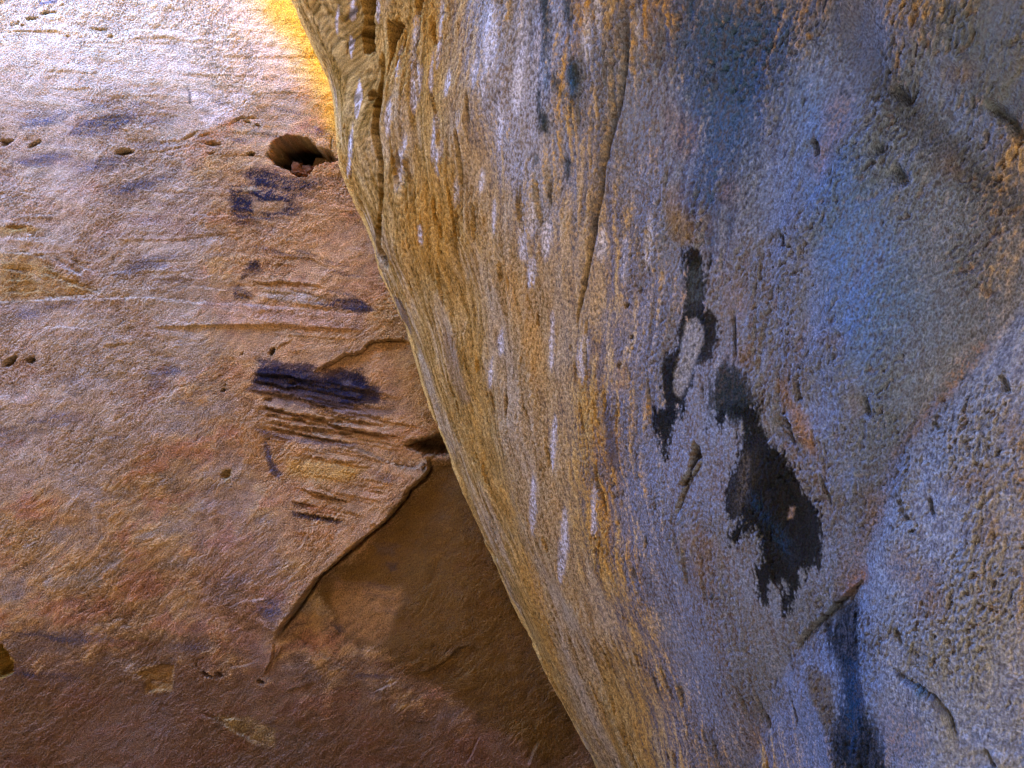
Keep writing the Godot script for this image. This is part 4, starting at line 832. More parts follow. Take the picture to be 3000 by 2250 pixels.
	hollow(wall, [-2.144, -0.067, -2.145, -0.072, -2.150, -0.077, -2.156, -0.079, -2.160, -0.077, -2.160, -0.072, -2.155, -0.067, -2.148, -0.065], 0.035, 0.008, 0.004, Color(0.07, 0.05, 0.05), 0.5)
	hollow(wall, [-2.502, -0.048, -2.503, -0.052, -2.506, -0.055, -2.511, -0.057, -2.514, -0.055, -2.514, -0.052, -2.510, -0.048, -2.506, -0.047], 0.035, 0.008, 0.004, Color(0.07, 0.05, 0.05), 0.5)
	hollow(wall, [-2.927, 0.008, -2.927, 0.004, -2.930, 0.000, -2.934, -0.001, -2.937, 0.001, -2.938, 0.005, -2.935, 0.009, -2.930, 0.010], 0.035, 0.008, 0.004, Color(0.07, 0.05, 0.05), 0.5)
	hollow(wall, [-2.989, 0.006, -2.989, 0.001, -2.992, -0.002, -2.996, -0.003, -3.000, -0.001, -3.000, 0.004, -2.997, 0.007, -2.993, 0.008], 0.035, 0.008, 0.004, Color(0.07, 0.05, 0.05), 0.5)
	hollow(wall, [-1.766, 0.097, -1.766, 0.092, -1.771, 0.087, -1.777, 0.086, -1.782, 0.088, -1.782, 0.093, -1.777, 0.098, -1.770, 0.100], 0.035, 0.008, 0.004, Color(0.07, 0.05, 0.05), 0.5)
	hollow(wall, [-1.707, 0.051, -1.707, 0.046, -1.712, 0.041, -1.718, 0.039, -1.723, 0.042, -1.723, 0.047, -1.718, 0.052, -1.711, 0.054], 0.035, 0.008, 0.004, Color(0.07, 0.05, 0.05), 0.5)
	hollow(wall, [-1.434, 0.182, -1.420, 0.202, -1.393, 0.218, -1.385, 0.209, -1.393, 0.182, -1.407, 0.164, -1.424, 0.172], 0.09, 0.01, 0.004, Color(0.12, 0.08, 0.05), 0.5)
	hollow(wall, [-1.718, -0.537, -1.684, -0.499, -1.644, -0.501, -1.647, -0.550, -1.671, -0.564, -1.711, -0.554], 0.05, 0.02, 0.006, Color(0.3, 0.17, 0.08), 0)
	hollow(wall, [-3.031, -1.522, -2.984, -1.526, -2.976, -1.553, -2.945, -1.569, -2.937, -1.616, -2.918, -1.632, -2.929, -1.694, -2.969, -1.722, -3.031, -1.734], 0.12, 0.02, 0.006, Color(0.3, 0.17, 0.08), 0)
	hollow(wall, [-1.746, -1.721, -1.757, -1.726, -1.777, -1.721, -1.800, -1.709, -1.815, -1.695, -1.818, -1.683, -1.806, -1.679, -1.786, -1.683, -1.763, -1.695, -1.748, -1.710], 0.06, 0.012, 0.006, Color(0.05, 0.04, 0.05), 0.7)
	hollow(wall, [-1.673, -1.719, -1.684, -1.722, -1.706, -1.716, -1.729, -1.704, -1.746, -1.689, -1.749, -1.678, -1.738, -1.675, -1.717, -1.680, -1.693, -1.693, -1.676, -1.707], 0.055, 0.012, 0.006, Color(0.05, 0.04, 0.05), 0.7)
	hollow(wall, [-1.435, -1.752, -1.447, -1.759, -1.470, -1.756, -1.489, -1.744, -1.494, -1.731, -1.481, -1.723, -1.459, -1.727, -1.440, -1.739], 0.04, 0.01, 0.006, Color(0.05, 0.04, 0.05), 0.6)
	hollow(wall, [-2.162, -1.671, -2.060, -1.643, -1.974, -1.647, -1.989, -1.781, -1.981, -1.804, -2.146, -1.812, -2.146, -1.749, -2.209, -1.694], 0.022, 0.012, 0.012, Color(0.3, 0.17, 0.08), 0)
	hollow(wall, [-0.647, -0.365, -0.630, -0.352, -0.596, -0.318, -0.542, -0.311, -0.461, -0.291, -0.427, -0.270, -0.345, -0.325, -0.339, -0.426, -0.447, -0.420, -0.522, -0.423, -0.583, -0.393, -0.630, -0.382], 0.22, 0.05, 0.012, Color(0.12, 0.07, 0.03), 0.6)
	hollow(wall, [-1.402, -0.096, -1.412, -0.105, -1.433, -0.105, -1.452, -0.098, -1.459, -0.086, -1.448, -0.077, -1.428, -0.076, -1.409, -0.084], 0.035, 0.012, 0.006, Color(0.3, 0.17, 0.08), 0)
	hollow(wall, [-1.258, 0.002, -1.266, -0.008, -1.286, -0.011, -1.305, -0.005, -1.312, 0.007, -1.303, 0.016, -1.283, 0.019, -1.265, 0.013], 0.03, 0.012, 0.008, Color(0.3, 0.17, 0.08), 0)
	hollow(wall, [-1.444, -0.176, -1.376, -0.176, -1.369, -0.189, -1.437, -0.189], 0.05, 0.008, 0.005, Color(0.08, 0.06, 0.06), 0.5)
	hollow(wall, [-1.302, -0.192, -1.234, -0.196, -1.200, -0.230, -1.268, -0.220], 0.045, 0.01, 0.006, Color(0.3, 0.17, 0.08), 0)
	hollow(wall, [-0.522, -0.460, -0.491, -0.460, -0.488, -0.501, -0.515, -0.521, -0.528, -0.494], 0.04, 0.02, 0.006, Color(0.1, 0.08, 0.07), 0.5)
	hollow(wall, [-2.281, 0.616, -2.261, 0.619, -2.264, 0.606, -2.278, 0.606], 0.03, 0.008, 0.003, Color(0.3, 0.17, 0.08), 0)
	piece(wall, [-1.880, -0.230, -1.600, -0.110, -1.480, -0.230, -0.640, -0.330, -0.520, -0.422, -0.488, -0.454, -0.484, -0.508, -0.514, -0.556, -0.604, -0.624, -0.624, -0.670, -0.670, -0.724, -0.752, -0.820, -0.800, -0.854, -0.868, -0.908, -0.922, -0.962, -0.944, -0.974, -1.058, -1.072, -1.140, -1.138, -1.204, -1.242, -1.286, -1.356, -1.352, -1.438, -1.384, -1.512, -1.480, -1.670, -1.720, -1.410, -1.600, -0.870], 1)
	piece(wall, [-1.170, 0.060, -1.136, 0.084, -1.082, 0.110, -1.020, 0.144, -0.986, 0.172, -0.926, 0.172, -0.878, 0.192, -0.858, 0.226, -0.830, 0.246, -0.742, 0.254, -0.660, 0.254, -0.570, 0.236, -0.200, -0.330, -0.350, -0.410, -0.640, -0.330, -1.480, -0.230, -1.600, -0.110, -1.520, -0.010, -1.300, 0.030], 2)
	piece(wall, [-2.120, 0.326, -1.600, 0.344, -1.380, 0.348, -1.224, 0.328, -1.020, 0.318, -0.850, 0.308, -0.540, 0.330, -0.570, 0.236, -0.660, 0.254, -0.742, 0.254, -0.830, 0.246, -0.858, 0.226, -0.878, 0.192, -0.926, 0.172, -0.986, 0.172, -1.020, 0.144, -1.136, 0.084, -1.300, 0.170, -1.800, 0.250], 3)
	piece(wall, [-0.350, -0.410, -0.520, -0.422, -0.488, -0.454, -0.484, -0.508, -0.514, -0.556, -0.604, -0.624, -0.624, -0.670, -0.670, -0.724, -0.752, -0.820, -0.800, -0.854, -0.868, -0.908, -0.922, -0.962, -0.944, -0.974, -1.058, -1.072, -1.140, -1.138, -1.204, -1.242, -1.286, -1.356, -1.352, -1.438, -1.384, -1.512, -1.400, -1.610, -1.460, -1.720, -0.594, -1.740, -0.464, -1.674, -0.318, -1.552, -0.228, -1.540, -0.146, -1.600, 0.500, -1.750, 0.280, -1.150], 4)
	piece(wall, [-1.905, 1.721, -1.776, 1.707, -1.593, 1.735, -1.512, 1.680, -1.566, 1.612, -1.681, 1.531, -1.797, 1.490, -1.824, 1.545, -1.864, 1.619], 5)
	piece(wall, [-3.041, 0.782, -2.864, 0.782, -2.776, 0.748, -2.647, 0.667, -2.457, 0.565, -2.390, 0.545, -2.593, 0.511, -2.797, 0.490, -3.041, 0.490], 6)
	for j in wall.ny:
		for i in wall.nx:
			var k := j * wall.nx + i
			var f := 0.70 * (1.0 + 0.95 * wall.fine[k] + 0.2 * wall.coarse[k])
			wall.r[k] = clampf(wall.r[k] * f, 0.008, 0.75)
			wall.g[k] = clampf(wall.g[k] * f, 0.01, 0.75)
			wall.bl[k] = clampf(wall.bl[k] * f * (1.0 - 0.3 * wall.streak[k] * 0.4), 0.01, 0.75)
			var zz: float = wall.h[k]
			if i == 0 or i == wall.nx - 1 or j == 0 or j == wall.ny - 1:
				zz = -2.5
			# the unseen cliff top is notched to let sun into the gap
			var top: float = wall.row[j]
			if top > 2.6:
				top = 2.6 + (top - 2.6) * lerpf(1.0, 0.45, smooth(-2.3, -1.6, wall.col[i] + 0.2 * wall.coarse[k]))
			wall.pos[k] = Vector3(wall.col[i] + wall.flare[k].x, top + wall.flare[k].y, zz)
	normals(wall)

func build_boulder() -> void:
	var cols := PackedFloat32Array()
	var s := -2.8
	while s < 6.4:
		cols.append(s)
		var w := 0.0062
		if s < -0.12:
			w = 0.0062 + (-0.12 - s) * 0.10
		elif s > 3.5:
			w = 0.0034 + (s - 3.5) * 0.12
		else:
			w = lerpf(0.0062, 0.0034, smooth(0.4, 3.2, s))
		s += w / FINE
	boulder.col = cols
	boulder.row = steps(-5.2, -2.32, 2.32, 6.0, 0.0056 / FINE, 1.10)
	boulder.make()
	boulder.squeeze.resize(boulder.nx)
	for i in boulder.nx:
		boulder.squeeze[i] = 1.0 - 0.38 * smooth(0.2, 3.0, cols[i])
	var big := noise(21, 3)
	var mid := noise(22, 4)
	var runs := noise(23, 4, FastNoiseLite.TYPE_PERLIN, 0.55)
	var grit := noise(24, 2, FastNoiseLite.TYPE_SIMPLEX_SMOOTH, 0.5)
	var slit := noise(26, 2)
	var tone := noise(27, 4, FastNoiseLite.TYPE_PERLIN, 0.6)
	var pits := noise(25, 3, FastNoiseLite.TYPE_PERLIN, 0.6)
	for j in boulder.ny:
		for i in boulder.nx:
			var k := j * boulder.nx + i
			var a: float = cols[i]
			var y: float = boulder.row[j] * boulder.squeeze[i]
			# the grain follows the leaning edge and straightens away from it
			var al := a - (0.27 * y + 0.03 * y * y) * smooth(0.0, 0.7, a)
			var n1 := mid.get_noise_2d(al * 4.0, y * 2.2)
			var n2 := runs.get_noise_2d(al * 40.0 + 2.2 * n1, y * 4.2)
			var n3 := grit.get_noise_2d(al * 95.0, y * 40.0)
			var right := smooth(1.0, 2.6, a + 0.5 * n1)
			var n6 := pits.get_noise_2d(al * 38.0, y * 32.0)
			var n8 := slit.get_noise_2d(al * 26.0, y * 3.4)
			var n9 := tone.get_noise_2d(al * 3.2, y * 1.1)
			boulder.coarse[k] = n1
			boulder.fine[k] = n3 * lerpf(0.75, 0.45, right) + n6 * lerpf(0.15, 0.5, right)
			boulder.streak[k] = n2 + 0.2 * n1
			var patch := 0.35 + 1.3 * smooth(-0.2, 0.3, n1 + 0.5 * n9)
			var pit := smooth(0.12, 0.40, n6)
			var cleft := smooth(0.36, 0.46, n8 + 0.12 * n3) * smooth(-0.1, 0.15, n1) * (1.0 - 0.7 * right)
			boulder.h[k] = 0.07 * big.get_noise_2d(al * 0.8, y * 0.6) + 0.026 * n1 + patch * lerpf(0.0055, 0.003, right) * n2 + patch * lerpf(0.0035, 0.0055, right) * n3 - patch * lerpf(0.002, 0.009, right) * pit - 0.020 * cleft
			# the leaning edge is chipped
			var chip := mid.get_noise_2d(y * 1.7 + 0.4 * n1, 7.0 + a * 2.0)
			boulder.h[k] -= 0.014 * smooth(0.0, 0.16, absf(chip) - 0.06) * (1.0 - smooth(0.02, 0.16, a)) + 0.02 * n1 * (1.0 - smooth(0.1, 0.5, a))
			var w2 := clampf(0.5 + 1.5 * n2, 0.0, 1.0)
			var c := Color(0.26, 0.135, 0.028).lerp(Color(0.47, 0.295, 0.095), w2)
			c = c.lerp(Color(0.44, 0.22, 0.04), 0.7 * smooth(0.05, 0.35, n9 + 0.2 * n2))
			c = c.lerp(Color(0.40, 0.31, 0.20), 0.55 * smooth(0.0, 0.3, -n9 + 0.35 * n2))
			boulder.r[k] = c.r
			boulder.g[k] = c.g
			boulder.bl[k] = c.b
			boulder.right[k] = right * pit
			if a < 0.0:  # hidden back coloured ochre so its sun bounce glows warm in the gap
				boulder.r[k] = 0.62
				boulder.g[k] = 0.37
				boulder.bl[k] = 0.10
	tint(boulder, [1.480, 1.460, 1.540, 0.800, 1.570, 0.300, 1.280, -0.250, 1.090, -1.010, 0.890, -1.880, 2.700, -1.170, 2.920, 0.970], Color(0.14, 0.19, 0.27), 0.85, 0.22, 0.55, 0.45, 1)  # grey weathered crust, with blue sky light painted into its colour
	tint(boulder, [1.000, 1.630, 1.390, 1.490, 1.420, 0.830, 1.370, 0.170, 0.940, -0.730, 0.230, -2.110, 0.000, -2.120, 0.490, -0.640, 0.890, 0.640], Color(0.38, 0.27, 0.15), 0.5, 0.06, 0.2, 0.7, 1)
	tint(boulder, [1.140, 1.580, 1.670, 1.400, 1.590, 1.030, 1.440, 0.670, 1.240, 0.600, 1.130, 0.990], Color(0.3, 0.33, 0.37), 0.7, 0.08, 0.3, 0.6, 1)
	tint(boulder, [2.250, 1.200, 2.160, 0.690, 2.230, 0.250, 2.240, -0.420, 1.950, -0.820, 1.730, -1.550, 2.700, -1.170, 2.920, 0.970], Color(0.14, 0.19, 0.27), 0.8, 0.2, 0.4, 0.35, 0)  # same crust again, patchier, sky blue painted in as well
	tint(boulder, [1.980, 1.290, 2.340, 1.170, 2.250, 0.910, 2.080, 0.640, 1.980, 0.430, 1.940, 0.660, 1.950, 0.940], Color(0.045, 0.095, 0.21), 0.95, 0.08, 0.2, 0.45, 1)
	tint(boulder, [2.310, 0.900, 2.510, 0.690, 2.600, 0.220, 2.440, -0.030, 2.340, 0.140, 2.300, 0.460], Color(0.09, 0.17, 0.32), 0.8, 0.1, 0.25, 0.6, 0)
	tint(boulder, [2.340, 1.170, 2.470, 1.130, 2.650, 0.770, 2.830, 0.540, 2.920, 0.490, 2.920, 0.370, 2.710, 0.530, 2.520, 0.770], Color(0.07, 0.08, 0.1), 0.85, 0.05, 0.12, 0.6, 0)
	tint(boulder, [2.570, 1.090, 2.920, 0.970, 2.920, 0.570, 2.720, 0.750], Color(0.1, 0.12, 0.13), 0.85, 0.06, 0.12, 0.6, 0)
	tint(boulder, [2.750, 0.140, 2.920, 0.370, 2.700, -1.170, 2.360, -1.300, 2.200, -0.820, 2.370, -0.400, 2.560, -0.080], Color(0.3, 0.3, 0.27), 0.7, 0.08, 0.2, 0.7, 0)
	tint(boulder, [2.060, 1.030, 2.030, 0.980, 2.000, 0.960, 1.970, 0.990, 1.970, 1.060, 1.990, 1.110, 2.030, 1.130, 2.050, 1.100], Color(0.08, 0.12, 0.22), 0.6, 0.03, 0.06, 0.5, 1)
	tint(boulder, [2.100, 0.970, 2.080, 0.940, 2.030, 0.940, 1.980, 0.970, 1.970, 1.010, 2.000, 1.030, 2.040, 1.040, 2.090, 1.010], Color(0.08, 0.12, 0.22), 0.6, 0.03, 0.06, 0.5, 1)
	tint(boulder, [2.080, 0.910, 2.060, 0.900, 2.030, 0.900, 2.000, 0.910, 1.990, 0.930, 2.010, 0.940, 2.040, 0.940, 2.070, 0.920], Color(0.08, 0.12, 0.22), 0.6, 0.03, 0.06, 0.5, 1)
	tint(boulder, [2.000, 0.820, 1.970, 0.780, 1.940, 0.770, 1.910, 0.800, 1.900, 0.840, 1.920, 0.880, 1.960, 0.890, 1.990, 0.870], Color(0.24, 0.14, 0.065), 0.6, 0.05, 0.2, 1, 0)
	tint(boulder, [1.930, 0.910, 1.920, 0.890, 1.910, 0.890, 1.900, 0.900, 1.900, 0.920, 1.910, 0.940, 1.920, 0.940, 1.930, 0.930], Color(0.24, 0.14, 0.065), 0.6, 0.05, 0.2, 1, 0)
	tint(boulder, [2.080, 0.640, 2.060, 0.610, 2.040, 0.600, 2.020, 0.620, 2.020, 0.650, 2.030, 0.680, 2.050, 0.680, 2.070, 0.670], Color(0.24, 0.14, 0.065), 0.6, 0.05, 0.2, 1, 0)
	tint(boulder, [1.910, 0.620, 1.880, 0.560, 1.840, 0.540, 1.810, 0.570, 1.810, 0.640, 1.840, 0.700, 1.880, 0.720, 1.910, 0.680], Color(0.24, 0.14, 0.065), 0.6, 0.05, 0.2, 1, 0)
	tint(boulder, [2.000, 0.560, 1.990, 0.530, 1.970, 0.520, 1.950, 0.540, 1.950, 0.570, 1.960, 0.600, 1.980, 0.610, 2.000, 0.590], Color(0.24, 0.14, 0.065), 0.6, 0.05, 0.2, 1, 0)
	tint(boulder, [2.450, 0.760, 2.430, 0.710, 2.400, 0.690, 2.380, 0.720, 2.370, 0.780, 2.390, 0.830, 2.420, 0.850, 2.440, 0.820], Color(0.24, 0.14, 0.065), 0.6, 0.05, 0.2, 1, 0)
	tint(boulder, [2.390, 0.670, 2.380, 0.630, 2.360, 0.620, 2.340, 0.640, 2.330, 0.680, 2.350, 0.720, 2.370, 0.730, 2.390, 0.710], Color(0.24, 0.14, 0.065), 0.6, 0.05, 0.2, 1, 0)
	tint(boulder, [2.070, 0.310, 2.050, 0.250, 2.020, 0.230, 2.000, 0.260, 2.000, 0.310, 2.020, 0.370, 2.050, 0.390, 2.070, 0.360], Color(0.24, 0.14, 0.065), 0.6, 0.05, 0.2, 1, 0)
	tint(boulder, [2.260, 0.130, 2.240, 0.060, 2.200, 0.030, 2.170, 0.060, 2.170, 0.130, 2.200, 0.200, 2.230, 0.230, 2.260, 0.200], Color(0.24, 0.14, 0.065), 0.6, 0.05, 0.2, 1, 0)
	tint(boulder, [2.400, 0.130, 2.380, 0.100, 2.330, 0.090, 2.290, 0.110, 2.270, 0.140, 2.300, 0.170, 2.340, 0.180, 2.380, 0.160], Color(0.24, 0.14, 0.065), 0.6, 0.05, 0.2, 1, 0)
	tint(boulder, [2.230, 0.010, 2.200, -0.040, 2.150, -0.060, 2.100, -0.040, 2.090, 0.010, 2.120, 0.050, 2.170, 0.070, 2.220, 0.050], Color(0.24, 0.14, 0.065), 0.6, 0.05, 0.2, 1, 0)
	tint(boulder, [2.400, -0.060, 2.380, -0.110, 2.360, -0.120, 2.340, -0.110, 2.340, -0.060, 2.360, -0.010, 2.380, 0.010, 2.400, -0.010], Color(0.24, 0.14, 0.065), 0.6, 0.05, 0.2, 1, 0)
	tint(boulder, [2.080, 0.090, 2.060, 0.050, 2.020, 0.040, 1.990, 0.060, 1.980, 0.090, 2.000, 0.120, 2.040, 0.140, 2.070, 0.120], Color(0.24, 0.14, 0.065), 0.6, 0.05, 0.2, 1, 0)
	tint(boulder, [2.320, 0.370, 2.300, 0.340, 2.280, 0.330, 2.260, 0.350, 2.250, 0.380, 2.270, 0.410, 2.290, 0.410, 2.310, 0.400], Color(0.24, 0.14, 0.065), 0.6, 0.05, 0.2, 1, 0)
	tint(boulder, [2.760, 0.820, 2.750, 0.800, 2.720, 0.800, 2.680, 0.820, 2.670, 0.850, 2.690, 0.870, 2.720, 0.870, 2.750, 0.850], Color(0.24, 0.14, 0.065), 0.6, 0.05, 0.2, 1, 0)
	tint(boulder, [2.710, 0.610, 2.700, 0.580, 2.680, 0.580, 2.660, 0.590, 2.650, 0.620, 2.660, 0.640, 2.680, 0.650, 2.700, 0.630], Color(0.24, 0.14, 0.065), 0.6, 0.05, 0.2, 1, 0)
	tint(boulder, [2.760, -0.260, 2.730, -0.310, 2.670, -0.330, 2.610, -0.320, 2.600, -0.280, 2.630, -0.230, 2.690, -0.210, 2.740, -0.220], Color(0.24, 0.14, 0.065), 0.6, 0.05, 0.2, 1, 0)
	tint(boulder, [2.590, -0.640, 2.550, -0.730, 2.470, -0.790, 2.410, -0.770, 2.410, -0.680, 2.450, -0.580, 2.530, -0.530, 2.580, -0.560], Color(0.24, 0.14, 0.065), 0.6, 0.05, 0.2, 1, 0)
	tint(boulder, [2.740, -0.420, 2.720, -0.470, 2.680, -0.490, 2.640, -0.480, 2.640, -0.430, 2.660, -0.380, 2.700, -0.360, 2.730, -0.370], Color(0.24, 0.14, 0.065), 0.6, 0.05, 0.2, 1, 0)
	tint(boulder, [2.370, -1.110, 2.340, -1.160, 2.280, -1.200, 2.230, -1.200, 2.220, -1.150, 2.260, -1.090, 2.320, -1.060, 2.360, -1.060], Color(0.24, 0.14, 0.065), 0.6, 0.05, 0.2, 1, 0)
	tint(boulder, [2.820, -0.120, 2.800, -0.160, 2.780, -0.170, 2.760, -0.160, 2.750, -0.120, 2.770, -0.080, 2.790, -0.060, 2.810, -0.080], Color(0.24, 0.14, 0.065), 0.6, 0.05, 0.2, 1, 0)
	tint(boulder, [2.370, -0.400, 2.340, -0.460, 2.310, -0.490, 2.280, -0.470, 2.280, -0.410, 2.300, -0.360, 2.340, -0.330, 2.370, -0.350], Color(0.24, 0.14, 0.065), 0.6, 0.05, 0.2, 1, 0)
	tint(boulder, [2.480, -0.550, 2.460, -0.600, 2.410, -0.630, 2.360, -0.620, 2.360, -0.570, 2.390, -0.510, 2.440, -0.480, 2.470, -0.500], Color(0.24, 0.14, 0.065), 0.6, 0.05, 0.2, 1, 0)
	tint(boulder, [1.550, -1.420, 1.500, -1.490, 1.440, -1.540, 1.400, -1.530, 1.420, -1.460, 1.480, -1.380, 1.540, -1.340, 1.570, -1.350], Color(0.24, 0.14, 0.065), 0.6, 0.05, 0.2, 1, 0)
	tint(boulder, [1.710, -0.590, 1.660, -0.650, 1.600, -0.680, 1.540, -0.670, 1.540, -0.610, 1.590, -0.550, 1.650, -0.520, 1.710, -0.530], Color(0.24, 0.14, 0.065), 0.6, 0.05, 0.2, 1, 0)
	tint(boulder, [1.740, -0.660, 1.680, -0.750, 1.600, -0.800, 1.530, -0.780, 1.540, -0.690, 1.610, -0.600, 1.690, -0.550, 1.750, -0.580], Color(0.24, 0.14, 0.065), 0.6, 0.05, 0.2, 1, 0)
	tint(boulder, [2.130, 0.020, 2.170, -0.060, 2.190, -0.090, 2.210, -0.190, 2.200, -0.250, 2.170, -0.230, 2.150, -0.160, 2.140, -0.090, 2.110, -0.030], Color(0.34, 0.17, 0.05), 0.75, 0.02, 0.05, 0.5, 0)
	tint(boulder, [2.730, 0.130, 2.740, 0.110, 2.680, 0.030, 2.640, -0.030, 2.560, -0.120, 2.530, -0.150, 2.460, -0.230, 2.430, -0.230, 2.500, -0.150, 2.560, -0.080, 2.620, -0.010, 2.670, 0.060], Color(0.28, 0.14, 0.05), 0.9, 0.025, 0.09, 1, 0)
	tint(boulder, [2.440, -0.220, 2.480, -0.220, 2.390, -0.380, 2.270, -0.550, 2.150, -0.750, 2.120, -0.740, 2.240, -0.530, 2.370, -0.350], Color(0.24, 0.15, 0.08), 0.8, 0.05, 0.12, 1, 0)
	tint(boulder, [2.190, -0.670, 2.260, -0.610, 2.260, -0.650, 2.210, -0.680, 2.170, -0.730, 2.150, -0.740], Color(0.26, 0.11, 0.03), 0.9, 0.012, 0.04, 0.7, 0)
	tint(boulder, [1.010, 0.540, 1.050, 0.540, 1.110, 0.450, 1.070, 0.350, 0.990, 0.240, 0.950, 0.280, 0.960, 0.410], Color(0.5, 0.27, 0.07), 0.6, 0.02, 0.05, 0.6, 1)
	tint(boulder, [0.980, 0.730, 1.020, 0.720, 1.010, 0.670, 0.960, 0.680], Color(0.5, 0.27, 0.07), 0.6, 0.02, 0.05, 0.6, 1)
	tint(boulder, [1.020, 0.300, 1.130, 0.260, 1.100, 0.080, 1.030, -0.030, 0.980, 0.080, 0.970, 0.190], Color(0.5, 0.27, 0.07), 0.6, 0.02, 0.05, 0.6, 1)
	tint(boulder, [0.420, 0.750, 0.460, 0.690, 0.200, 0.360, 0.160, 0.420], Color(0.5, 0.27, 0.07), 0.6, 0.02, 0.05, 0.6, 1)
	tint(boulder, [1.500, 0.080, 1.540, 0.070, 1.530, -0.020, 1.460, -0.020], Color(0.5, 0.27, 0.07), 0.6, 0.02, 0.05, 0.6, 1)
	tint(boulder, [0.830, 1.280, 0.800, 1.220, 0.770, 1.200, 0.770, 1.230, 0.790, 1.300, 0.820, 1.360, 0.840, 1.380, 0.850, 1.350], Color(0.62, 0.58, 0.55), 0.75, 0.008, 0.03, 0.6, 1)
	tint(boulder, [0.740, 1.380, 0.710, 1.330, 0.690, 1.310, 0.700, 1.330, 0.710, 1.390, 0.730, 1.440, 0.750, 1.460, 0.750, 1.430], Color(0.62, 0.58, 0.55), 0.75, 0.008, 0.03, 0.6, 1)
	tint(boulder, [0.850, 1.460, 0.820, 1.390, 0.800, 1.360, 0.800, 1.400, 0.820, 1.470, 0.850, 1.550, 0.880, 1.570, 0.870, 1.540], Color(0.62, 0.58, 0.55), 0.75, 0.008, 0.03, 0.6, 1)
	tint(boulder, [0.520, 1.700, 0.490, 1.670, 0.460, 1.670, 0.470, 1.680, 0.490, 1.710, 0.530, 1.730, 0.540, 1.740, 0.540, 1.720], Color(0.62, 0.58, 0.55), 0.75, 0.008, 0.03, 0.6, 1)
	tint(boulder, [0.390, 1.570, 0.360, 1.550, 0.350, 1.540, 0.350, 1.550, 0.360, 1.580, 0.390, 1.600, 0.400, 1.610, 0.410, 1.590], Color(0.62, 0.58, 0.55), 0.75, 0.008, 0.03, 0.6, 1)
	tint(boulder, [0.350, 1.700, 0.310, 1.670, 0.290, 1.660, 0.290, 1.680, 0.330, 1.710, 0.380, 1.730, 0.400, 1.740, 0.390, 1.730], Color(0.62, 0.58, 0.55), 0.75, 0.008, 0.03, 0.6, 1)
	tint(boulder, [0.380, 1.350, 0.330, 1.300, 0.300, 1.280, 0.290, 1.310, 0.310, 1.370, 0.360, 1.420, 0.380, 1.440, 0.390, 1.410], Color(0.62, 0.58, 0.55), 0.75, 0.008, 0.03, 0.6, 1)
	tint(boulder, [0.200, 1.170, 0.090, 1.100, 0.020, 1.080, 0.050, 1.110, 0.150, 1.180, 0.230, 1.250, 0.260, 1.280, 0.260, 1.240], Color(0.62, 0.58, 0.55), 0.75, 0.008, 0.03, 0.6, 1)
	tint(boulder, [0.870, 1.070, 0.830, 1.010, 0.800, 0.990, 0.810, 1.020, 0.840, 1.080, 0.880, 1.140, 0.910, 1.160, 0.900, 1.130], Color(0.62, 0.58, 0.55), 0.75, 0.008, 0.03, 0.6, 1)
	tint(boulder, [0.860, 0.990, 0.820, 0.940, 0.800, 0.920, 0.800, 0.940, 0.830, 1.000, 0.870, 1.050, 0.890, 1.070, 0.890, 1.040], Color(0.62, 0.58, 0.55), 0.75, 0.008, 0.03, 0.6, 1)
	tint(boulder, [1.030, 1.240, 1.010, 1.210, 0.990, 1.200, 0.980, 1.220, 0.990, 1.250, 1.010, 1.290, 1.020, 1.300, 1.030, 1.280], Color(0.62, 0.58, 0.55), 0.75, 0.008, 0.03, 0.6, 1)
	tint(boulder, [1.030, 1.070, 1.010, 1.040, 0.990, 1.020, 0.990, 1.040, 1.010, 1.080, 1.030, 1.120, 1.050, 1.130, 1.050, 1.110], Color(0.62, 0.58, 0.55), 0.75, 0.008, 0.03, 0.6, 1)
	tint(boulder, [1.210, 1.160, 1.180, 1.120, 1.160, 1.110, 1.160, 1.130, 1.170, 1.170, 1.190, 1.220, 1.210, 1.230, 1.220, 1.210], Color(0.62, 0.58, 0.55), 0.75, 0.008, 0.03, 0.6, 1)
	tint(boulder, [1.190, 1.240, 1.170, 1.200, 1.150, 1.190, 1.150, 1.210, 1.150, 1.260, 1.170, 1.290, 1.180, 1.310, 1.190, 1.290], Color(0.62, 0.58, 0.55), 0.75, 0.008, 0.03, 0.6, 1)
	tint(boulder, [1.320, 1.310, 1.280, 1.210, 1.240, 1.180, 1.220, 1.230, 1.230, 1.340, 1.270, 1.430, 1.310, 1.460, 1.330, 1.410], Color(0.62, 0.58, 0.55), 0.75, 0.008, 0.03, 0.6, 1)
	tint(boulder, [1.310, 1.350, 1.290, 1.290, 1.270, 1.260, 1.260, 1.300, 1.260, 1.360, 1.280, 1.420, 1.310, 1.440, 1.320, 1.410], Color(0.62, 0.58, 0.55), 0.75, 0.008, 0.03, 0.6, 1)
	tint(boulder, [1.250, 1.020, 1.210, 0.970, 1.180, 0.950, 1.180, 0.980, 1.200, 1.040, 1.240, 1.090, 1.260, 1.110, 1.270, 1.080], Color(0.62, 0.58, 0.55), 0.75, 0.008, 0.03, 0.6, 1)
	tint(boulder, [1.380, 1.120, 1.350, 1.060, 1.320, 1.040, 1.310, 1.080, 1.330, 1.140, 1.360, 1.200, 1.390, 1.220, 1.400, 1.190], Color(0.62, 0.58, 0.55), 0.75, 0.008, 0.03, 0.6, 1)
	tint(boulder, [1.430, 1.230, 1.390, 1.140, 1.360, 1.110, 1.360, 1.150, 1.390, 1.240, 1.410, 1.330, 1.430, 1.370, 1.440, 1.320], Color(0.62, 0.58, 0.55), 0.75, 0.008, 0.03, 0.6, 1)
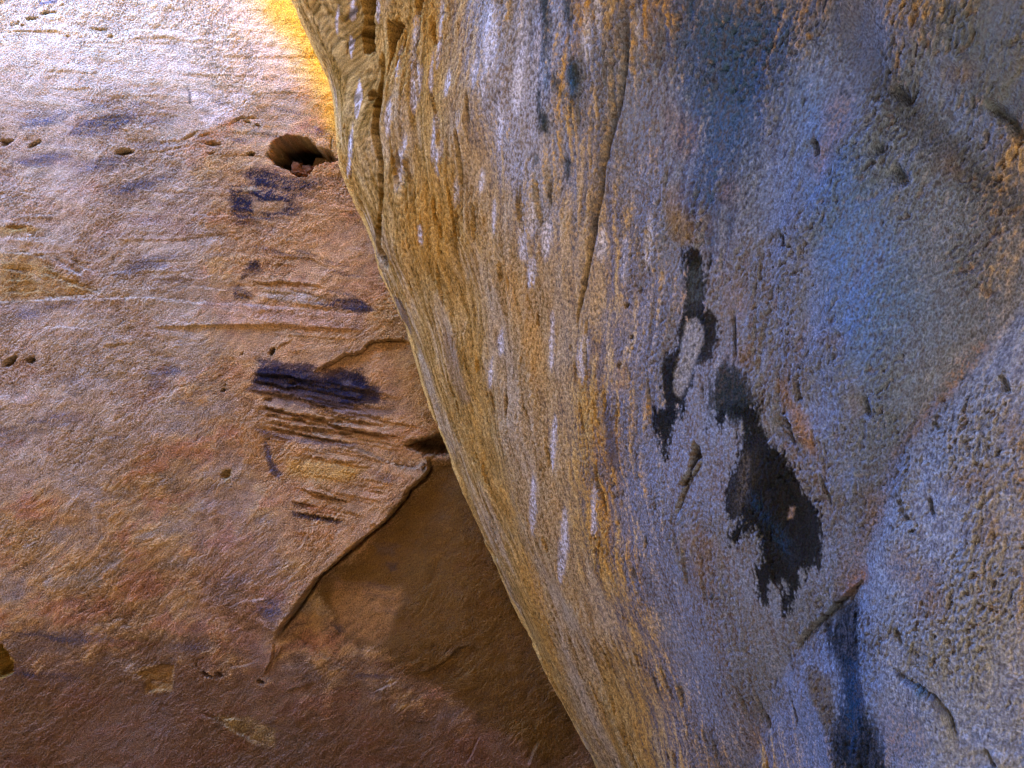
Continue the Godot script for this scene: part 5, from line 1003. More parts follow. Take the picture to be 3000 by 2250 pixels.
	tint(boulder, [1.000, 1.440, 0.970, 1.350, 0.950, 1.320, 0.950, 1.360, 0.980, 1.450, 1.010, 1.540, 1.030, 1.570, 1.030, 1.530], Color(0.62, 0.58, 0.55), 0.75, 0.008, 0.03, 0.6, 1)
	tint(boulder, [0.930, 1.320, 0.910, 1.270, 0.900, 1.250, 0.890, 1.280, 0.910, 1.330, 0.930, 1.380, 0.940, 1.400, 0.940, 1.370], Color(0.62, 0.58, 0.55), 0.75, 0.008, 0.03, 0.6, 1)
	tint(boulder, [0.690, 1.080, 0.650, 1.040, 0.620, 1.030, 0.620, 1.050, 0.650, 1.090, 0.690, 1.130, 0.710, 1.150, 0.710, 1.130], Color(0.62, 0.58, 0.55), 0.75, 0.008, 0.03, 0.6, 1)
	tint(boulder, [0.580, 0.990, 0.520, 0.930, 0.480, 0.900, 0.490, 0.930, 0.540, 1.000, 0.600, 1.060, 0.630, 1.080, 0.630, 1.050], Color(0.62, 0.58, 0.55), 0.75, 0.008, 0.03, 0.6, 1)
	tint(boulder, [0.640, 1.190, 0.590, 1.150, 0.560, 1.130, 0.560, 1.150, 0.590, 1.210, 0.620, 1.260, 0.650, 1.280, 0.660, 1.250], Color(0.62, 0.58, 0.55), 0.75, 0.008, 0.03, 0.6, 1)
	tint(boulder, [0.570, 0.700, 0.550, 0.670, 0.520, 0.660, 0.520, 0.680, 0.540, 0.710, 0.560, 0.740, 0.590, 0.750, 0.590, 0.730], Color(0.62, 0.58, 0.55), 0.75, 0.008, 0.03, 0.6, 1)
	tint(boulder, [1.050, 0.850, 1.030, 0.820, 1.010, 0.810, 1.000, 0.830, 1.020, 0.860, 1.040, 0.900, 1.060, 0.910, 1.070, 0.890], Color(0.62, 0.58, 0.55), 0.75, 0.008, 0.03, 0.6, 1)
	tint(boulder, [0.890, 0.840, 0.870, 0.810, 0.850, 0.790, 0.850, 0.810, 0.870, 0.850, 0.890, 0.880, 0.910, 0.900, 0.910, 0.880], Color(0.62, 0.58, 0.55), 0.75, 0.008, 0.03, 0.6, 1)
	tint(boulder, [0.680, 1.640, 0.650, 1.610, 0.640, 1.600, 0.630, 1.620, 0.650, 1.650, 0.680, 1.680, 0.700, 1.690, 0.700, 1.670], Color(0.62, 0.58, 0.55), 0.75, 0.008, 0.03, 0.6, 1)
	tint(boulder, [1.070, 0.720, 1.040, 0.660, 1.020, 0.640, 1.020, 0.670, 1.040, 0.720, 1.070, 0.770, 1.090, 0.790, 1.090, 0.770], Color(0.62, 0.58, 0.55), 0.75, 0.008, 0.03, 0.6, 1)
	tint(boulder, [1.210, 0.600, 1.180, 0.540, 1.140, 0.510, 1.130, 0.540, 1.160, 0.610, 1.190, 0.670, 1.230, 0.690, 1.230, 0.660], Color(0.62, 0.58, 0.55), 0.75, 0.008, 0.03, 0.6, 1)
	tint(boulder, [1.290, 0.670, 1.260, 0.620, 1.230, 0.600, 1.220, 0.620, 1.240, 0.680, 1.270, 0.730, 1.300, 0.750, 1.310, 0.720], Color(0.62, 0.58, 0.55), 0.75, 0.008, 0.03, 0.6, 1)
	tint(boulder, [1.200, 0.460, 1.170, 0.420, 1.140, 0.400, 1.130, 0.420, 1.150, 0.470, 1.180, 0.520, 1.210, 0.530, 1.220, 0.510], Color(0.62, 0.58, 0.55), 0.75, 0.008, 0.03, 0.6, 1)
	tint(boulder, [1.330, 0.580, 1.300, 0.530, 1.270, 0.510, 1.270, 0.540, 1.280, 0.590, 1.310, 0.640, 1.340, 0.660, 1.350, 0.640], Color(0.62, 0.58, 0.55), 0.75, 0.008, 0.03, 0.6, 1)
	tint(boulder, [1.580, 0.540, 1.550, 0.490, 1.530, 0.470, 1.520, 0.490, 1.530, 0.540, 1.560, 0.590, 1.580, 0.610, 1.590, 0.590], Color(0.62, 0.58, 0.55), 0.75, 0.008, 0.03, 0.6, 1)
	tint(boulder, [1.180, 0.180, 1.140, 0.090, 1.110, 0.050, 1.110, 0.090, 1.150, 0.180, 1.200, 0.270, 1.230, 0.310, 1.220, 0.270], Color(0.62, 0.58, 0.55), 0.75, 0.008, 0.03, 0.6, 1)
	tint(boulder, [0.850, 0.190, 0.830, 0.150, 0.800, 0.130, 0.800, 0.150, 0.820, 0.200, 0.850, 0.240, 0.880, 0.260, 0.880, 0.240], Color(0.62, 0.58, 0.55), 0.75, 0.008, 0.03, 0.6, 1)
	tint(boulder, [0.730, 0.060, 0.690, -0.000, 0.660, -0.020, 0.660, -0.000, 0.690, 0.060, 0.730, 0.110, 0.760, 0.140, 0.750, 0.110], Color(0.62, 0.58, 0.55), 0.75, 0.008, 0.03, 0.6, 1)
	tint(boulder, [1.350, 0.100, 1.310, 0.020, 1.280, -0.010, 1.280, 0.030, 1.300, 0.110, 1.340, 0.180, 1.370, 0.210, 1.380, 0.180], Color(0.62, 0.58, 0.55), 0.75, 0.008, 0.03, 0.6, 1)
	tint(boulder, [0.720, -0.580, 0.630, -0.700, 0.560, -0.760, 0.580, -0.710, 0.670, -0.580, 0.750, -0.460, 0.800, -0.410, 0.790, -0.450], Color(0.62, 0.58, 0.55), 0.75, 0.008, 0.03, 0.6, 1)
	tint(boulder, [0.840, -0.750, 0.710, -0.910, 0.630, -0.980, 0.660, -0.920, 0.770, -0.760, 0.880, -0.610, 0.940, -0.550, 0.930, -0.600], Color(0.62, 0.58, 0.55), 0.75, 0.008, 0.03, 0.6, 1)
	tint(boulder, [1.140, -0.550, 1.070, -0.660, 1.030, -0.700, 1.040, -0.660, 1.090, -0.560, 1.150, -0.460, 1.180, -0.420, 1.180, -0.460], Color(0.62, 0.58, 0.55), 0.75, 0.008, 0.03, 0.6, 1)
	tint(boulder, [1.010, -0.270, 0.960, -0.360, 0.920, -0.400, 0.930, -0.360, 0.970, -0.270, 1.020, -0.180, 1.060, -0.140, 1.050, -0.180], Color(0.62, 0.58, 0.55), 0.75, 0.008, 0.03, 0.6, 1)
	tint(boulder, [1.660, 0.470, 1.630, 0.400, 1.610, 0.370, 1.600, 0.400, 1.620, 0.470, 1.650, 0.540, 1.670, 0.560, 1.680, 0.530], Color(0.62, 0.58, 0.55), 0.75, 0.008, 0.03, 0.6, 1)
	tint(boulder, [1.780, 0.520, 1.750, 0.450, 1.720, 0.420, 1.720, 0.460, 1.740, 0.530, 1.770, 0.600, 1.790, 0.630, 1.790, 0.600], Color(0.62, 0.58, 0.55), 0.75, 0.008, 0.03, 0.6, 1)
	tint(boulder, [1.880, 1.160, 1.870, 1.120, 1.860, 1.110, 1.850, 1.130, 1.860, 1.170, 1.880, 1.210, 1.890, 1.220, 1.890, 1.200], Color(0.62, 0.58, 0.55), 0.75, 0.008, 0.03, 0.6, 1)
	tint(boulder, [1.730, 1.210, 1.700, 1.140, 1.680, 1.120, 1.670, 1.150, 1.680, 1.220, 1.700, 1.290, 1.720, 1.320, 1.730, 1.280], Color(0.62, 0.58, 0.55), 0.75, 0.008, 0.03, 0.6, 1)
	tint(boulder, [1.770, 1.240, 1.760, 1.200, 1.750, 1.180, 1.740, 1.200, 1.740, 1.250, 1.750, 1.290, 1.770, 1.300, 1.780, 1.280], Color(0.62, 0.58, 0.55), 0.75, 0.008, 0.03, 0.6, 1)
	tint(boulder, [1.510, 1.400, 1.560, 1.380, 1.560, 1.290, 1.520, 1.190, 1.500, 1.200, 1.520, 1.300], Color(0.03, 0.04, 0.036), 1, 0.02, 0.018, 0.2, 1)
	tint(boulder, [1.620, 1.340, 1.660, 1.330, 1.650, 1.260, 1.630, 1.250, 1.620, 1.290], Color(0.03, 0.04, 0.036), 1, 0.02, 0.018, 0.2, 1)
	tint(boulder, [1.610, 1.160, 1.640, 1.140, 1.640, 1.090, 1.610, 1.040, 1.580, 1.000, 1.570, 1.010, 1.590, 1.060, 1.590, 1.100], Color(0.03, 0.04, 0.036), 1, 0.02, 0.018, 0.2, 1)
	tint(boulder, [1.530, 1.140, 1.550, 1.120, 1.560, 1.050, 1.540, 1.050, 1.520, 1.100], Color(0.03, 0.04, 0.036), 1, 0.02, 0.018, 0.2, 1)
	tint(boulder, [1.450, 1.100, 1.450, 1.050, 1.470, 1.000, 1.450, 0.950, 1.410, 0.960, 1.430, 1.040], Color(0.03, 0.04, 0.036), 1, 0.02, 0.018, 0.2, 1)
	tint(boulder, [1.480, 0.860, 1.510, 0.850, 1.490, 0.800, 1.470, 0.790], Color(0.03, 0.04, 0.036), 1, 0.02, 0.018, 0.2, 1)
	tint(boulder, [1.360, 0.900, 1.380, 0.890, 1.360, 0.850, 1.340, 0.850], Color(0.03, 0.04, 0.036), 1, 0.02, 0.018, 0.2, 1)
	tint(boulder, [1.500, 1.190, 1.520, 1.190, 1.500, 1.100, 1.480, 1.100], Color(0.05, 0.13, 0.22), 0.8, 0.02, 0.03, 0.5, 1)
	tint(boulder, [1.590, 1.130, 1.610, 1.130, 1.610, 1.050, 1.590, 1.040], Color(0.05, 0.13, 0.22), 0.8, 0.02, 0.03, 0.5, 1)
	tint(boulder, [1.690, 0.580, 1.710, 0.570, 1.690, 0.530, 1.640, 0.430, 1.570, 0.320, 1.520, 0.220, 1.470, 0.120, 1.460, 0.130, 1.510, 0.240, 1.580, 0.360, 1.630, 0.470, 1.660, 0.540], Color(0.05, 0.05, 0.07), 0.8, 0.012, 0.04, 0.8, 1)
	tint(boulder, [1.360, -0.110, 1.400, -0.100, 1.390, -0.240, 1.360, -0.360, 1.330, -0.430, 1.320, -0.370, 1.270, -0.370, 1.300, -0.260], Color(0.06, 0.055, 0.07), 0.8, 0.012, 0.04, 0.9, 1)
	tint(boulder, [1.850, 0.620, 1.900, 0.610, 1.940, 0.550, 1.930, 0.500, 1.880, 0.480, 1.860, 0.520, 1.830, 0.520], Color(0.24, 0.15, 0.04), 0.75, 0.02, 0.04, 0.5, 1)
	tint(boulder, [1.880, 0.480, 1.920, 0.480, 1.950, 0.440, 1.940, 0.380, 1.920, 0.280, 1.940, 0.230, 1.930, 0.160, 1.890, 0.090, 1.860, 0.090, 1.800, -0.020, 1.740, -0.100, 1.720, -0.140, 1.660, -0.150, 1.680, -0.020, 1.720, 0.090, 1.770, 0.120, 1.800, 0.200, 1.840, 0.290, 1.850, 0.380], Color(0.018, 0.02, 0.022), 1, 0.01, 0.045, 0.12, 1)
	tint(boulder, [1.870, 0.240, 1.890, 0.210, 1.890, 0.170, 1.840, 0.080, 1.800, 0.010, 1.750, -0.050, 1.730, -0.030, 1.740, 0.020, 1.770, 0.090, 1.810, 0.170, 1.830, 0.220], Color(0.3, 0.29, 0.28), 0.92, 0.006, 0.02, 0.2, 0)
	tint(boulder, [1.870, 0.420, 1.940, 0.420, 1.920, 0.300, 1.850, 0.270, 1.850, 0.330], Color(0.1, 0.12, 0.12), 0.5, 0.03, 0.05, 0.6, 1)
	tint(boulder, [1.610, -0.090, 1.750, -0.090, 1.740, -0.120, 1.690, -0.160, 1.650, -0.210, 1.600, -0.300, 1.600, -0.210, 1.600, -0.150], Color(0.018, 0.02, 0.022), 1, 0.01, 0.04, 0.1, 1)
	tint(boulder, [1.890, 0.010, 1.930, 0.070, 1.980, 0.070, 2.020, 0.020, 2.040, -0.050, 2.030, -0.110, 1.990, -0.150, 1.900, -0.140, 1.850, -0.110, 1.860, -0.050], Color(0.025, 0.032, 0.035), 1, 0.02, 0.06, 0.3, 1)
	tint(boulder, [1.820, -0.170, 1.830, -0.140, 1.870, -0.110, 1.960, -0.070, 2.030, -0.070, 2.030, -0.150, 2.050, -0.200, 2.080, -0.230, 2.100, -0.290, 2.110, -0.340, 2.110, -0.380, 2.150, -0.400, 2.140, -0.480, 2.100, -0.640, 2.070, -0.640, 2.040, -0.660, 2.000, -0.740, 1.930, -0.840, 1.890, -0.850, 1.940, -0.750, 1.960, -0.710, 1.900, -0.730, 1.860, -0.790, 1.830, -0.820, 1.830, -0.760, 1.860, -0.670, 1.890, -0.650, 1.910, -0.570, 1.910, -0.520, 1.850, -0.570, 1.780, -0.610, 1.800, -0.550, 1.870, -0.490, 1.820, -0.500, 1.820, -0.460, 1.880, -0.340, 1.930, -0.260, 1.950, -0.220, 1.970, -0.140, 1.950, -0.100, 1.920, -0.120, 1.880, -0.160, 1.870, -0.140, 1.860, -0.130], Color(0.018, 0.02, 0.022), 1, 0.009, 0.045, 0.08, 1)
	tint(boulder, [1.940, -0.250, 1.990, -0.220, 1.960, -0.350, 1.910, -0.430, 1.850, -0.490, 1.870, -0.410], Color(0.15, 0.13, 0.11), 0.6, 0.02, 0.05, 0.9, 1)
	tint(boulder, [2.050, -0.430, 2.070, -0.430, 2.050, -0.470, 2.030, -0.480], Color(0.36, 0.26, 0.2), 0.9, 0.005, 0.012, 0.3, 0)
	tint(boulder, [1.940, -0.370, 1.960, -0.400, 2.020, -0.560, 2.000, -0.630, 1.980, -0.580, 1.930, -0.450, 1.910, -0.410], Color(0.02, 0.06, 0.14), 0.6, 0.03, 0.06, 0.9, 1)
	tint(boulder, [2.030, -0.850, 2.100, -0.810, 2.140, -0.750, 2.220, -0.750, 2.210, -0.870, 2.160, -1.000, 2.170, -1.080, 2.190, -1.170, 2.200, -1.310, 1.920, -1.410, 1.940, -1.270, 2.040, -1.100, 2.070, -0.990, 2.030, -0.940], Color(0.018, 0.022, 0.026), 1, 0.03, 0.08, 0.4, 1)
	tint(boulder, [2.110, -0.940, 2.170, -0.950, 2.160, -1.080, 2.030, -1.320, 2.040, -1.150], Color(0.02, 0.06, 0.13), 0.6, 0.03, 0.06, 0.8, 1)
	tint(boulder, [1.910, -1.020, 2.020, -1.040, 2.010, -1.160, 1.940, -1.270, 1.920, -1.200, 1.890, -1.130], Color(0.14, 0.1, 0.035), 0.8, 0.015, 0.04, 0.5, 1)
	tint(boulder, [2.370, -0.940, 2.410, -0.960, 2.390, -0.980, 2.380, -0.960], Color(0.05, 0.13, 0.15), 0.7, 0.01, 0.02, 0.4, 0)
	tint(boulder, [1.620, -0.810, 1.640, -0.810, 1.620, -0.840, 1.600, -0.840], Color(0.03, 0.04, 0.04), 0.9, 0.006, 0.012, 0.3, 0)
	tint(boulder, [0.420, 0.260, 0.500, 0.240, 0.450, -0.090, 0.370, -0.110, 0.330, 0.080], Color(0.2, 0.14, 0.1), 0.5, 0.012, 0.03, 0.7, 1)
	tint(boulder, [0.020, 0.490, 0.130, 0.440, 0.080, 0.300, 0.000, 0.260, 0.000, 0.370], Color(0.14, 0.11, 0.1), 0.7, 0.01, 0.02, 0.5, 1)
	crack(boulder, [0.590, 1.490, 0.590, 1.420, 0.550, 1.330, 0.520, 1.270, 0.470, 1.180, 0.450, 1.120, 0.430, 1.060, 0.340, 0.950, 0.230, 0.840, 0.130, 0.750, 0.090, 0.700, 0.120, 0.670, 0.100, 0.610], 0.046, 0.34, 0.03, 0.12, 0.012)
	crack(boulder, [1.890, 1.280, 1.860, 1.240, 1.830, 1.140, 1.810, 1.090, 1.750, 0.980, 1.700, 0.900, 1.640, 0.800, 1.610, 0.720, 1.580, 0.670, 1.530, 0.570, 1.430, 0.390, 1.360, 0.280, 1.330, 0.210], 0.01, 0.03, 0.01, 0.06, 0.006)
	crack(boulder, [0.790, 1.550, 0.780, 1.470, 0.740, 1.430, 0.680, 1.380], 0.008, 0.03, 0.012, 0.05, 0.006)
	crack(boulder, [0.910, 1.590, 0.880, 1.520, 0.860, 1.460, 0.790, 1.360], 0.006, 0.03, 0.014, 0.05, 0.006)
	crack(boulder, [0.960, 1.520, 0.950, 1.460, 0.960, 1.400], 0.012, 0.03, 0.012, 0.04, 0.006)
	crack(boulder, [0.830, 1.440, 0.820, 1.310, 0.800, 1.200], 0.004, 0.012, -0.008, 0.03, 0.006)
	crack(boulder, [0.890, 1.290, 0.900, 1.170, 0.870, 1.030, 0.870, 0.960], 0.004, 0.008, -0.012, 0.05, 0.006)
	crack(boulder, [2.010, 0.260, 2.000, 0.170, 1.990, 0.070], 0.01, 0.03, 0.02, 0.08, 0.006)
	crack(boulder, [2.200, 0.510, 2.220, 0.470, 2.230, 0.430], 0.01, 0.03, 0.03, 0.1, 0.006)
	crack(boulder, [2.110, -0.100, 2.130, -0.140, 2.130, -0.210], 0.01, 0.03, 0.025, 0.1, 0.006)
	crack(boulder, [2.190, -0.310, 2.200, -0.370, 2.200, -0.420], 0.008, 0.03, 0.015, 0.08, 0.006)
	crack(boulder, [2.410, -0.030, 2.410, -0.070, 2.410, -0.110], 0.012, 0.03, 0.02, 0.08, 0.006)
	crack(boulder, [2.200, 0.010, 2.190, -0.060], 0.008, 0.03, 0.01, 0.05, 0.006)
	crack(boulder, [2.130, -0.110, 2.130, -0.170, 2.130, -0.220], 0.01, 0.03, 0.025, 0.08, 0.006)
	crack(boulder, [2.580, -0.110, 2.600, -0.140], 0.008, 0.02, 0.015, 0.06, 0.006)
	crack(boulder, [2.440, -0.340, 2.450, -0.400, 2.480, -0.440], 0.009, 0.025, 0.02, 0.08, 0.006)
	crack(boulder, [2.540, -0.340, 2.540, -0.380, 2.550, -0.400], 0.012, 0.03, 0.015, 0.06, 0.006)
	crack(boulder, [2.770, 0.030, 2.790, -0.030], 0.01, 0.03, 0.015, 0.06, 0.006)
	crack(boulder, [2.260, -0.640, 2.150, -0.740, 2.060, -0.820, 1.950, -0.910, 1.870, -1.010], 0.006, 0.02, -0.03, 0.16, 0.006)
	crack(boulder, [2.290, -0.890, 2.330, -0.940, 2.380, -0.950, 2.430, -0.970, 2.460, -1.010, 2.470, -1.080, 2.480, -1.110], 0.012, 0.035, -0.03, 0.14, 0.006)
	crack(boulder, [2.360, -0.770, 2.360, -0.840], 0.012, 0.03, 0.02, 0.06, 0.006)
	crack(boulder, [1.780, -1.150, 1.790, -1.230, 1.790, -1.310], 0.008, 0.025, 0.012, 0.05, 0.006)
	crack(boulder, [1.600, -1.300, 1.590, -1.390], 0.01, 0.03, 0.01, 0.05, 0.006)
	crack(boulder, [2.550, -1.080, 2.570, -1.140], 0.012, 0.03, 0.02, 0.08, 0.006)
	crack(boulder, [2.760, 0.760, 2.780, 0.740, 2.820, 0.700, 2.840, 0.660, 2.860, 0.630], 0.014, 0.04, -0.03, 0.14, 0.006)
	crack(boulder, [2.550, 0.850, 2.580, 0.810, 2.600, 0.790], 0.012, 0.03, -0.02, 0.12, 0.006)
	crack(boulder, [2.340, 0.750, 2.350, 0.720, 2.350, 0.690], 0.012, 0.03, 0.02, 0.08, 0.006)
	crack(boulder, [2.550, 0.640, 2.570, 0.610, 2.590, 0.570], 0.014, 0.03, 0.03, 0.1, 0.006)
	crack(boulder, [2.520, 0.700, 2.530, 0.660], 0.014, 0.03, 0.01, 0.05, 0.006)
	crease(boulder, [2.920, 0.370, 2.730, 0.120, 2.630, -0.020, 2.520, -0.140, 2.380, -0.350, 2.160, -0.730, 1.960, -0.910, 1.740, -1.150, 1.300, -1.720], 0.13, 0.22, 0.02)
	crease(boulder, [2.340, 1.170, 2.460, 0.970, 2.650, 0.770, 2.830, 0.540, 2.920, 0.460], 0.12, 0.18, 0.03)
	crease(boulder, [2.220, 1.250, 2.170, 0.880, 2.170, 0.540, 2.150, -0.030, 2.100, -0.440], 0.07, 0.2, 0.06)
	crease(boulder, [2.520, 0.890, 2.460, 0.530, 2.460, 0.130], -0.08, 0.3, 0.12)
	crease(boulder, [2.630, -0.270, 2.490, -0.810, 2.280, -1.330], -0.07, 0.35, 0.12)
	crack(boulder, [1.780, -0.250, 1.770, -0.290, 1.700, -0.360, 1.660, -0.410, 1.630, -0.460, 1.580, -0.530], 0.008, 0.02, -0.015, 0.06, 0.006)
	hollow(boulder, [1.750, -0.230, 1.770, -0.210, 1.780, -0.230, 1.780, -0.270, 1.740, -0.310, 1.700, -0.360, 1.670, -0.400, 1.650, -0.380, 1.670, -0.360, 1.710, -0.320, 1.730, -0.280], 0.05, 0.014, 0.006, Color(0.1, 0.07, 0.03), 0.6)
	hollow(boulder, [0.600, 1.750, 0.700, 1.710, 0.620, 1.610, 0.550, 1.500, 0.470, 1.520, 0.500, 1.590, 0.550, 1.630], 0.26, 0.03, 0.01, Color(0.16, 0.1, 0.05), 0.5)
	hollow(boulder, [0.700, 1.580, 0.760, 1.570, 0.790, 1.540, 0.770, 1.520, 0.710, 1.470, 0.670, 1.410, 0.630, 1.340, 0.630, 1.340, 0.670, 1.440, 0.680, 1.530], 0.16, 0.022, 0.006, Color(0.2, 0.14, 0.08), 0.5)
	hollow(boulder, [0.440, 1.360, 0.490, 1.370, 0.520, 1.340, 0.490, 1.320, 0.440, 1.330], 0.06, 0.015, 0.006, Color(0.3, 0.17, 0.08), 0)
	hollow(boulder, [0.890, 1.640, 0.950, 1.620, 0.910, 1.560, 0.870, 1.550], 0.06, 0.012, 0.006, Color(0.3, 0.17, 0.08), 0)
	hollow(boulder, [0.160, 1.290, 0.140, 1.280, 0.120, 1.280, 0.130, 1.280, 0.130, 1.300, 0.150, 1.310, 0.160, 1.320, 0.160, 1.310], 0.022, 0.01, 0.008, Color(0.12, 0.08, 0.05), 0.4)
	hollow(boulder, [0.120, 1.260, 0.110, 1.250, 0.100, 1.250, 0.090, 1.260, 0.090, 1.270, 0.110, 1.270, 0.110, 1.280, 0.120, 1.270], 0.022, 0.01, 0.008, Color(0.12, 0.08, 0.05), 0.4)
	hollow(boulder, [0.090, 1.080, 0.070, 1.060, 0.040, 1.060, 0.040, 1.070, 0.060, 1.090, 0.100, 1.100, 0.120, 1.110, 0.120, 1.100], 0.022, 0.01, 0.008, Color(0.12, 0.08, 0.05), 0.4)
	hollow(boulder, [0.350, 1.580, 0.330, 1.570, 0.320, 1.560, 0.320, 1.570, 0.340, 1.590, 0.360, 1.600, 0.370, 1.610, 0.360, 1.600], 0.022, 0.01, 0.008, Color(0.12, 0.08, 0.05), 0.4)
	hollow(boulder, [0.500, 1.340, 0.500, 1.330, 0.490, 1.330, 0.470, 1.340, 0.470, 1.350, 0.480, 1.350, 0.500, 1.350, 0.500, 1.350], 0.022, 0.01, 0.008, Color(0.12, 0.08, 0.05), 0.4)
	hollow(boulder, [0.180, 0.470, 0.160, 0.460, 0.140, 0.450, 0.140, 0.460, 0.160, 0.470, 0.180, 0.490, 0.190, 0.490, 0.190, 0.490], 0.022, 0.01, 0.008, Color(0.12, 0.08, 0.05), 0.4)
	hollow(boulder, [0.030, 0.450, 0.010, 0.440, 0.000, 0.440, 0.000, 0.440, 0.010, 0.450, 0.030, 0.460, 0.040, 0.470, 0.040, 0.460], 0.022, 0.01, 0.008, Color(0.12, 0.08, 0.05), 0.4)
	hollow(boulder, [0.460, 0.770, 0.440, 0.750, 0.430, 0.740, 0.430, 0.750, 0.450, 0.770, 0.470, 0.790, 0.480, 0.800, 0.480, 0.790], 0.022, 0.01, 0.008, Color(0.12, 0.08, 0.05), 0.4)
	hollow(boulder, [0.670, 0.620, 0.650, 0.600, 0.640, 0.590, 0.640, 0.600, 0.660, 0.620, 0.670, 0.640, 0.680, 0.650, 0.680, 0.640], 0.022, 0.01, 0.008, Color(0.12, 0.08, 0.05), 0.4)
	hollow(boulder, [0.560, 0.320, 0.550, 0.310, 0.540, 0.300, 0.550, 0.310, 0.550, 0.320, 0.570, 0.340, 0.580, 0.340, 0.580, 0.340], 0.022, 0.01, 0.008, Color(0.12, 0.08, 0.05), 0.4)
	hollow(boulder, [0.600, 0.250, 0.580, 0.220, 0.570, 0.210, 0.570, 0.220, 0.590, 0.250, 0.610, 0.270, 0.620, 0.280, 0.620, 0.270], 0.022, 0.01, 0.008, Color(0.12, 0.08, 0.05), 0.4)
	hollow(boulder, [1.130, 0.280, 1.120, 0.250, 1.110, 0.250, 1.110, 0.260, 1.120, 0.280, 1.130, 0.300, 1.140, 0.310, 1.140, 0.300], 0.022, 0.01, 0.008, Color(0.12, 0.08, 0.05), 0.4)
	hollow(boulder, [1.270, 0.130, 1.250, 0.100, 1.250, 0.090, 1.250, 0.100, 1.260, 0.130, 1.270, 0.160, 1.280, 0.170, 1.280, 0.160], 0.022, 0.01, 0.008, Color(0.12, 0.08, 0.05), 0.4)
	hollow(boulder, [0.480, 0.190, 0.450, 0.160, 0.440, 0.150, 0.440, 0.160, 0.470, 0.200, 0.490, 0.230, 0.510, 0.240, 0.500, 0.220], 0.022, 0.01, 0.008, Color(0.12, 0.08, 0.05), 0.4)
	hollow(boulder, [2.020, 1.210, 2.020, 1.200, 2.010, 1.200, 2.010, 1.200, 2.010, 1.210, 2.020, 1.220, 2.020, 1.220, 2.020, 1.220], 0.022, 0.01, 0.008, Color(0.12, 0.08, 0.05), 0.4)
	hollow(boulder, [2.000, 1.160, 2.000, 1.140, 2.000, 1.140, 2.000, 1.140, 2.000, 1.160, 2.000, 1.170, 2.010, 1.180, 2.010, 1.170], 0.022, 0.01, 0.008, Color(0.12, 0.08, 0.05), 0.4)
	hollow(boulder, [2.020, 1.130, 2.020, 1.120, 2.020, 1.110, 2.010, 1.120, 2.020, 1.130, 2.020, 1.140, 2.020, 1.150, 2.020, 1.140], 0.022, 0.01, 0.008, Color(0.12, 0.08, 0.05), 0.4)
	hollow(boulder, [2.000, 1.090, 2.000, 1.090, 2.000, 1.090, 2.000, 1.090, 2.000, 1.100, 2.000, 1.100, 2.000, 1.100, 2.000, 1.100], 0.022, 0.01, 0.008, Color(0.12, 0.08, 0.05), 0.4)
	hollow(boulder, [2.020, 1.050, 2.020, 1.040, 2.010, 1.040, 2.010, 1.040, 2.010, 1.060, 2.020, 1.070, 2.020, 1.070, 2.020, 1.060], 0.022, 0.01, 0.008, Color(0.12, 0.08, 0.05), 0.4)
	hollow(boulder, [1.980, 1.030, 1.980, 1.020, 1.970, 1.020, 1.970, 1.020, 1.970, 1.030, 1.970, 1.030, 1.970, 1.030, 1.980, 1.030], 0.022, 0.01, 0.008, Color(0.12, 0.08, 0.05), 0.4)
	hollow(boulder, [2.010, 1.010, 2.010, 1.000, 2.010, 1.000, 2.010, 1.010, 2.010, 1.010, 2.010, 1.010, 2.010, 1.020, 2.010, 1.010], 0.022, 0.01, 0.008, Color(0.12, 0.08, 0.05), 0.4)
	hollow(boulder, [2.050, 0.980, 2.050, 0.970, 2.050, 0.970, 2.050, 0.970, 2.040, 0.980, 2.050, 0.980, 2.050, 0.980, 2.050, 0.980], 0.022, 0.01, 0.008, Color(0.12, 0.08, 0.05), 0.4)
	hollow(boulder, [2.060, 0.930, 2.060, 0.920, 2.050, 0.910, 2.050, 0.920, 2.060, 0.930, 2.060, 0.940, 2.060, 0.940, 2.060, 0.940], 0.022, 0.01, 0.008, Color(0.12, 0.08, 0.05), 0.4)
	hollow(boulder, [2.000, 1.200, 2.000, 1.190, 2.000, 1.190, 2.000, 1.190, 2.000, 1.200, 2.000, 1.200, 2.000, 1.210, 2.000, 1.200], 0.022, 0.01, 0.008, Color(0.12, 0.08, 0.05), 0.4)
	hollow(boulder, [1.930, 1.100, 1.930, 1.100, 1.930, 1.090, 1.930, 1.100, 1.930, 1.100, 1.930, 1.110, 1.930, 1.110, 1.930, 1.110], 0.022, 0.01, 0.008, Color(0.12, 0.08, 0.05), 0.4)
	hollow(boulder, [2.100, 1.030, 2.090, 1.020, 2.090, 1.020, 2.090, 1.020, 2.090, 1.030, 2.100, 1.040, 2.100, 1.050, 2.100, 1.040], 0.022, 0.01, 0.008, Color(0.12, 0.08, 0.05), 0.4)
	hollow(boulder, [2.240, 1.050, 2.230, 1.040, 2.230, 1.040, 2.230, 1.040, 2.230, 1.050, 2.230, 1.060, 2.230, 1.070, 2.240, 1.060], 0.022, 0.01, 0.008, Color(0.12, 0.08, 0.05), 0.4)
	hollow(boulder, [2.290, 0.920, 2.290, 0.910, 2.290, 0.910, 2.280, 0.920, 2.280, 0.920, 2.290, 0.930, 2.290, 0.930, 2.290, 0.930], 0.022, 0.01, 0.008, Color(0.12, 0.08, 0.05), 0.4)
	hollow(boulder, [2.320, 0.860, 2.310, 0.850, 2.310, 0.840, 2.310, 0.850, 2.310, 0.860, 2.310, 0.870, 2.310, 0.880, 2.320, 0.870], 0.022, 0.01, 0.008, Color(0.12, 0.08, 0.05), 0.4)
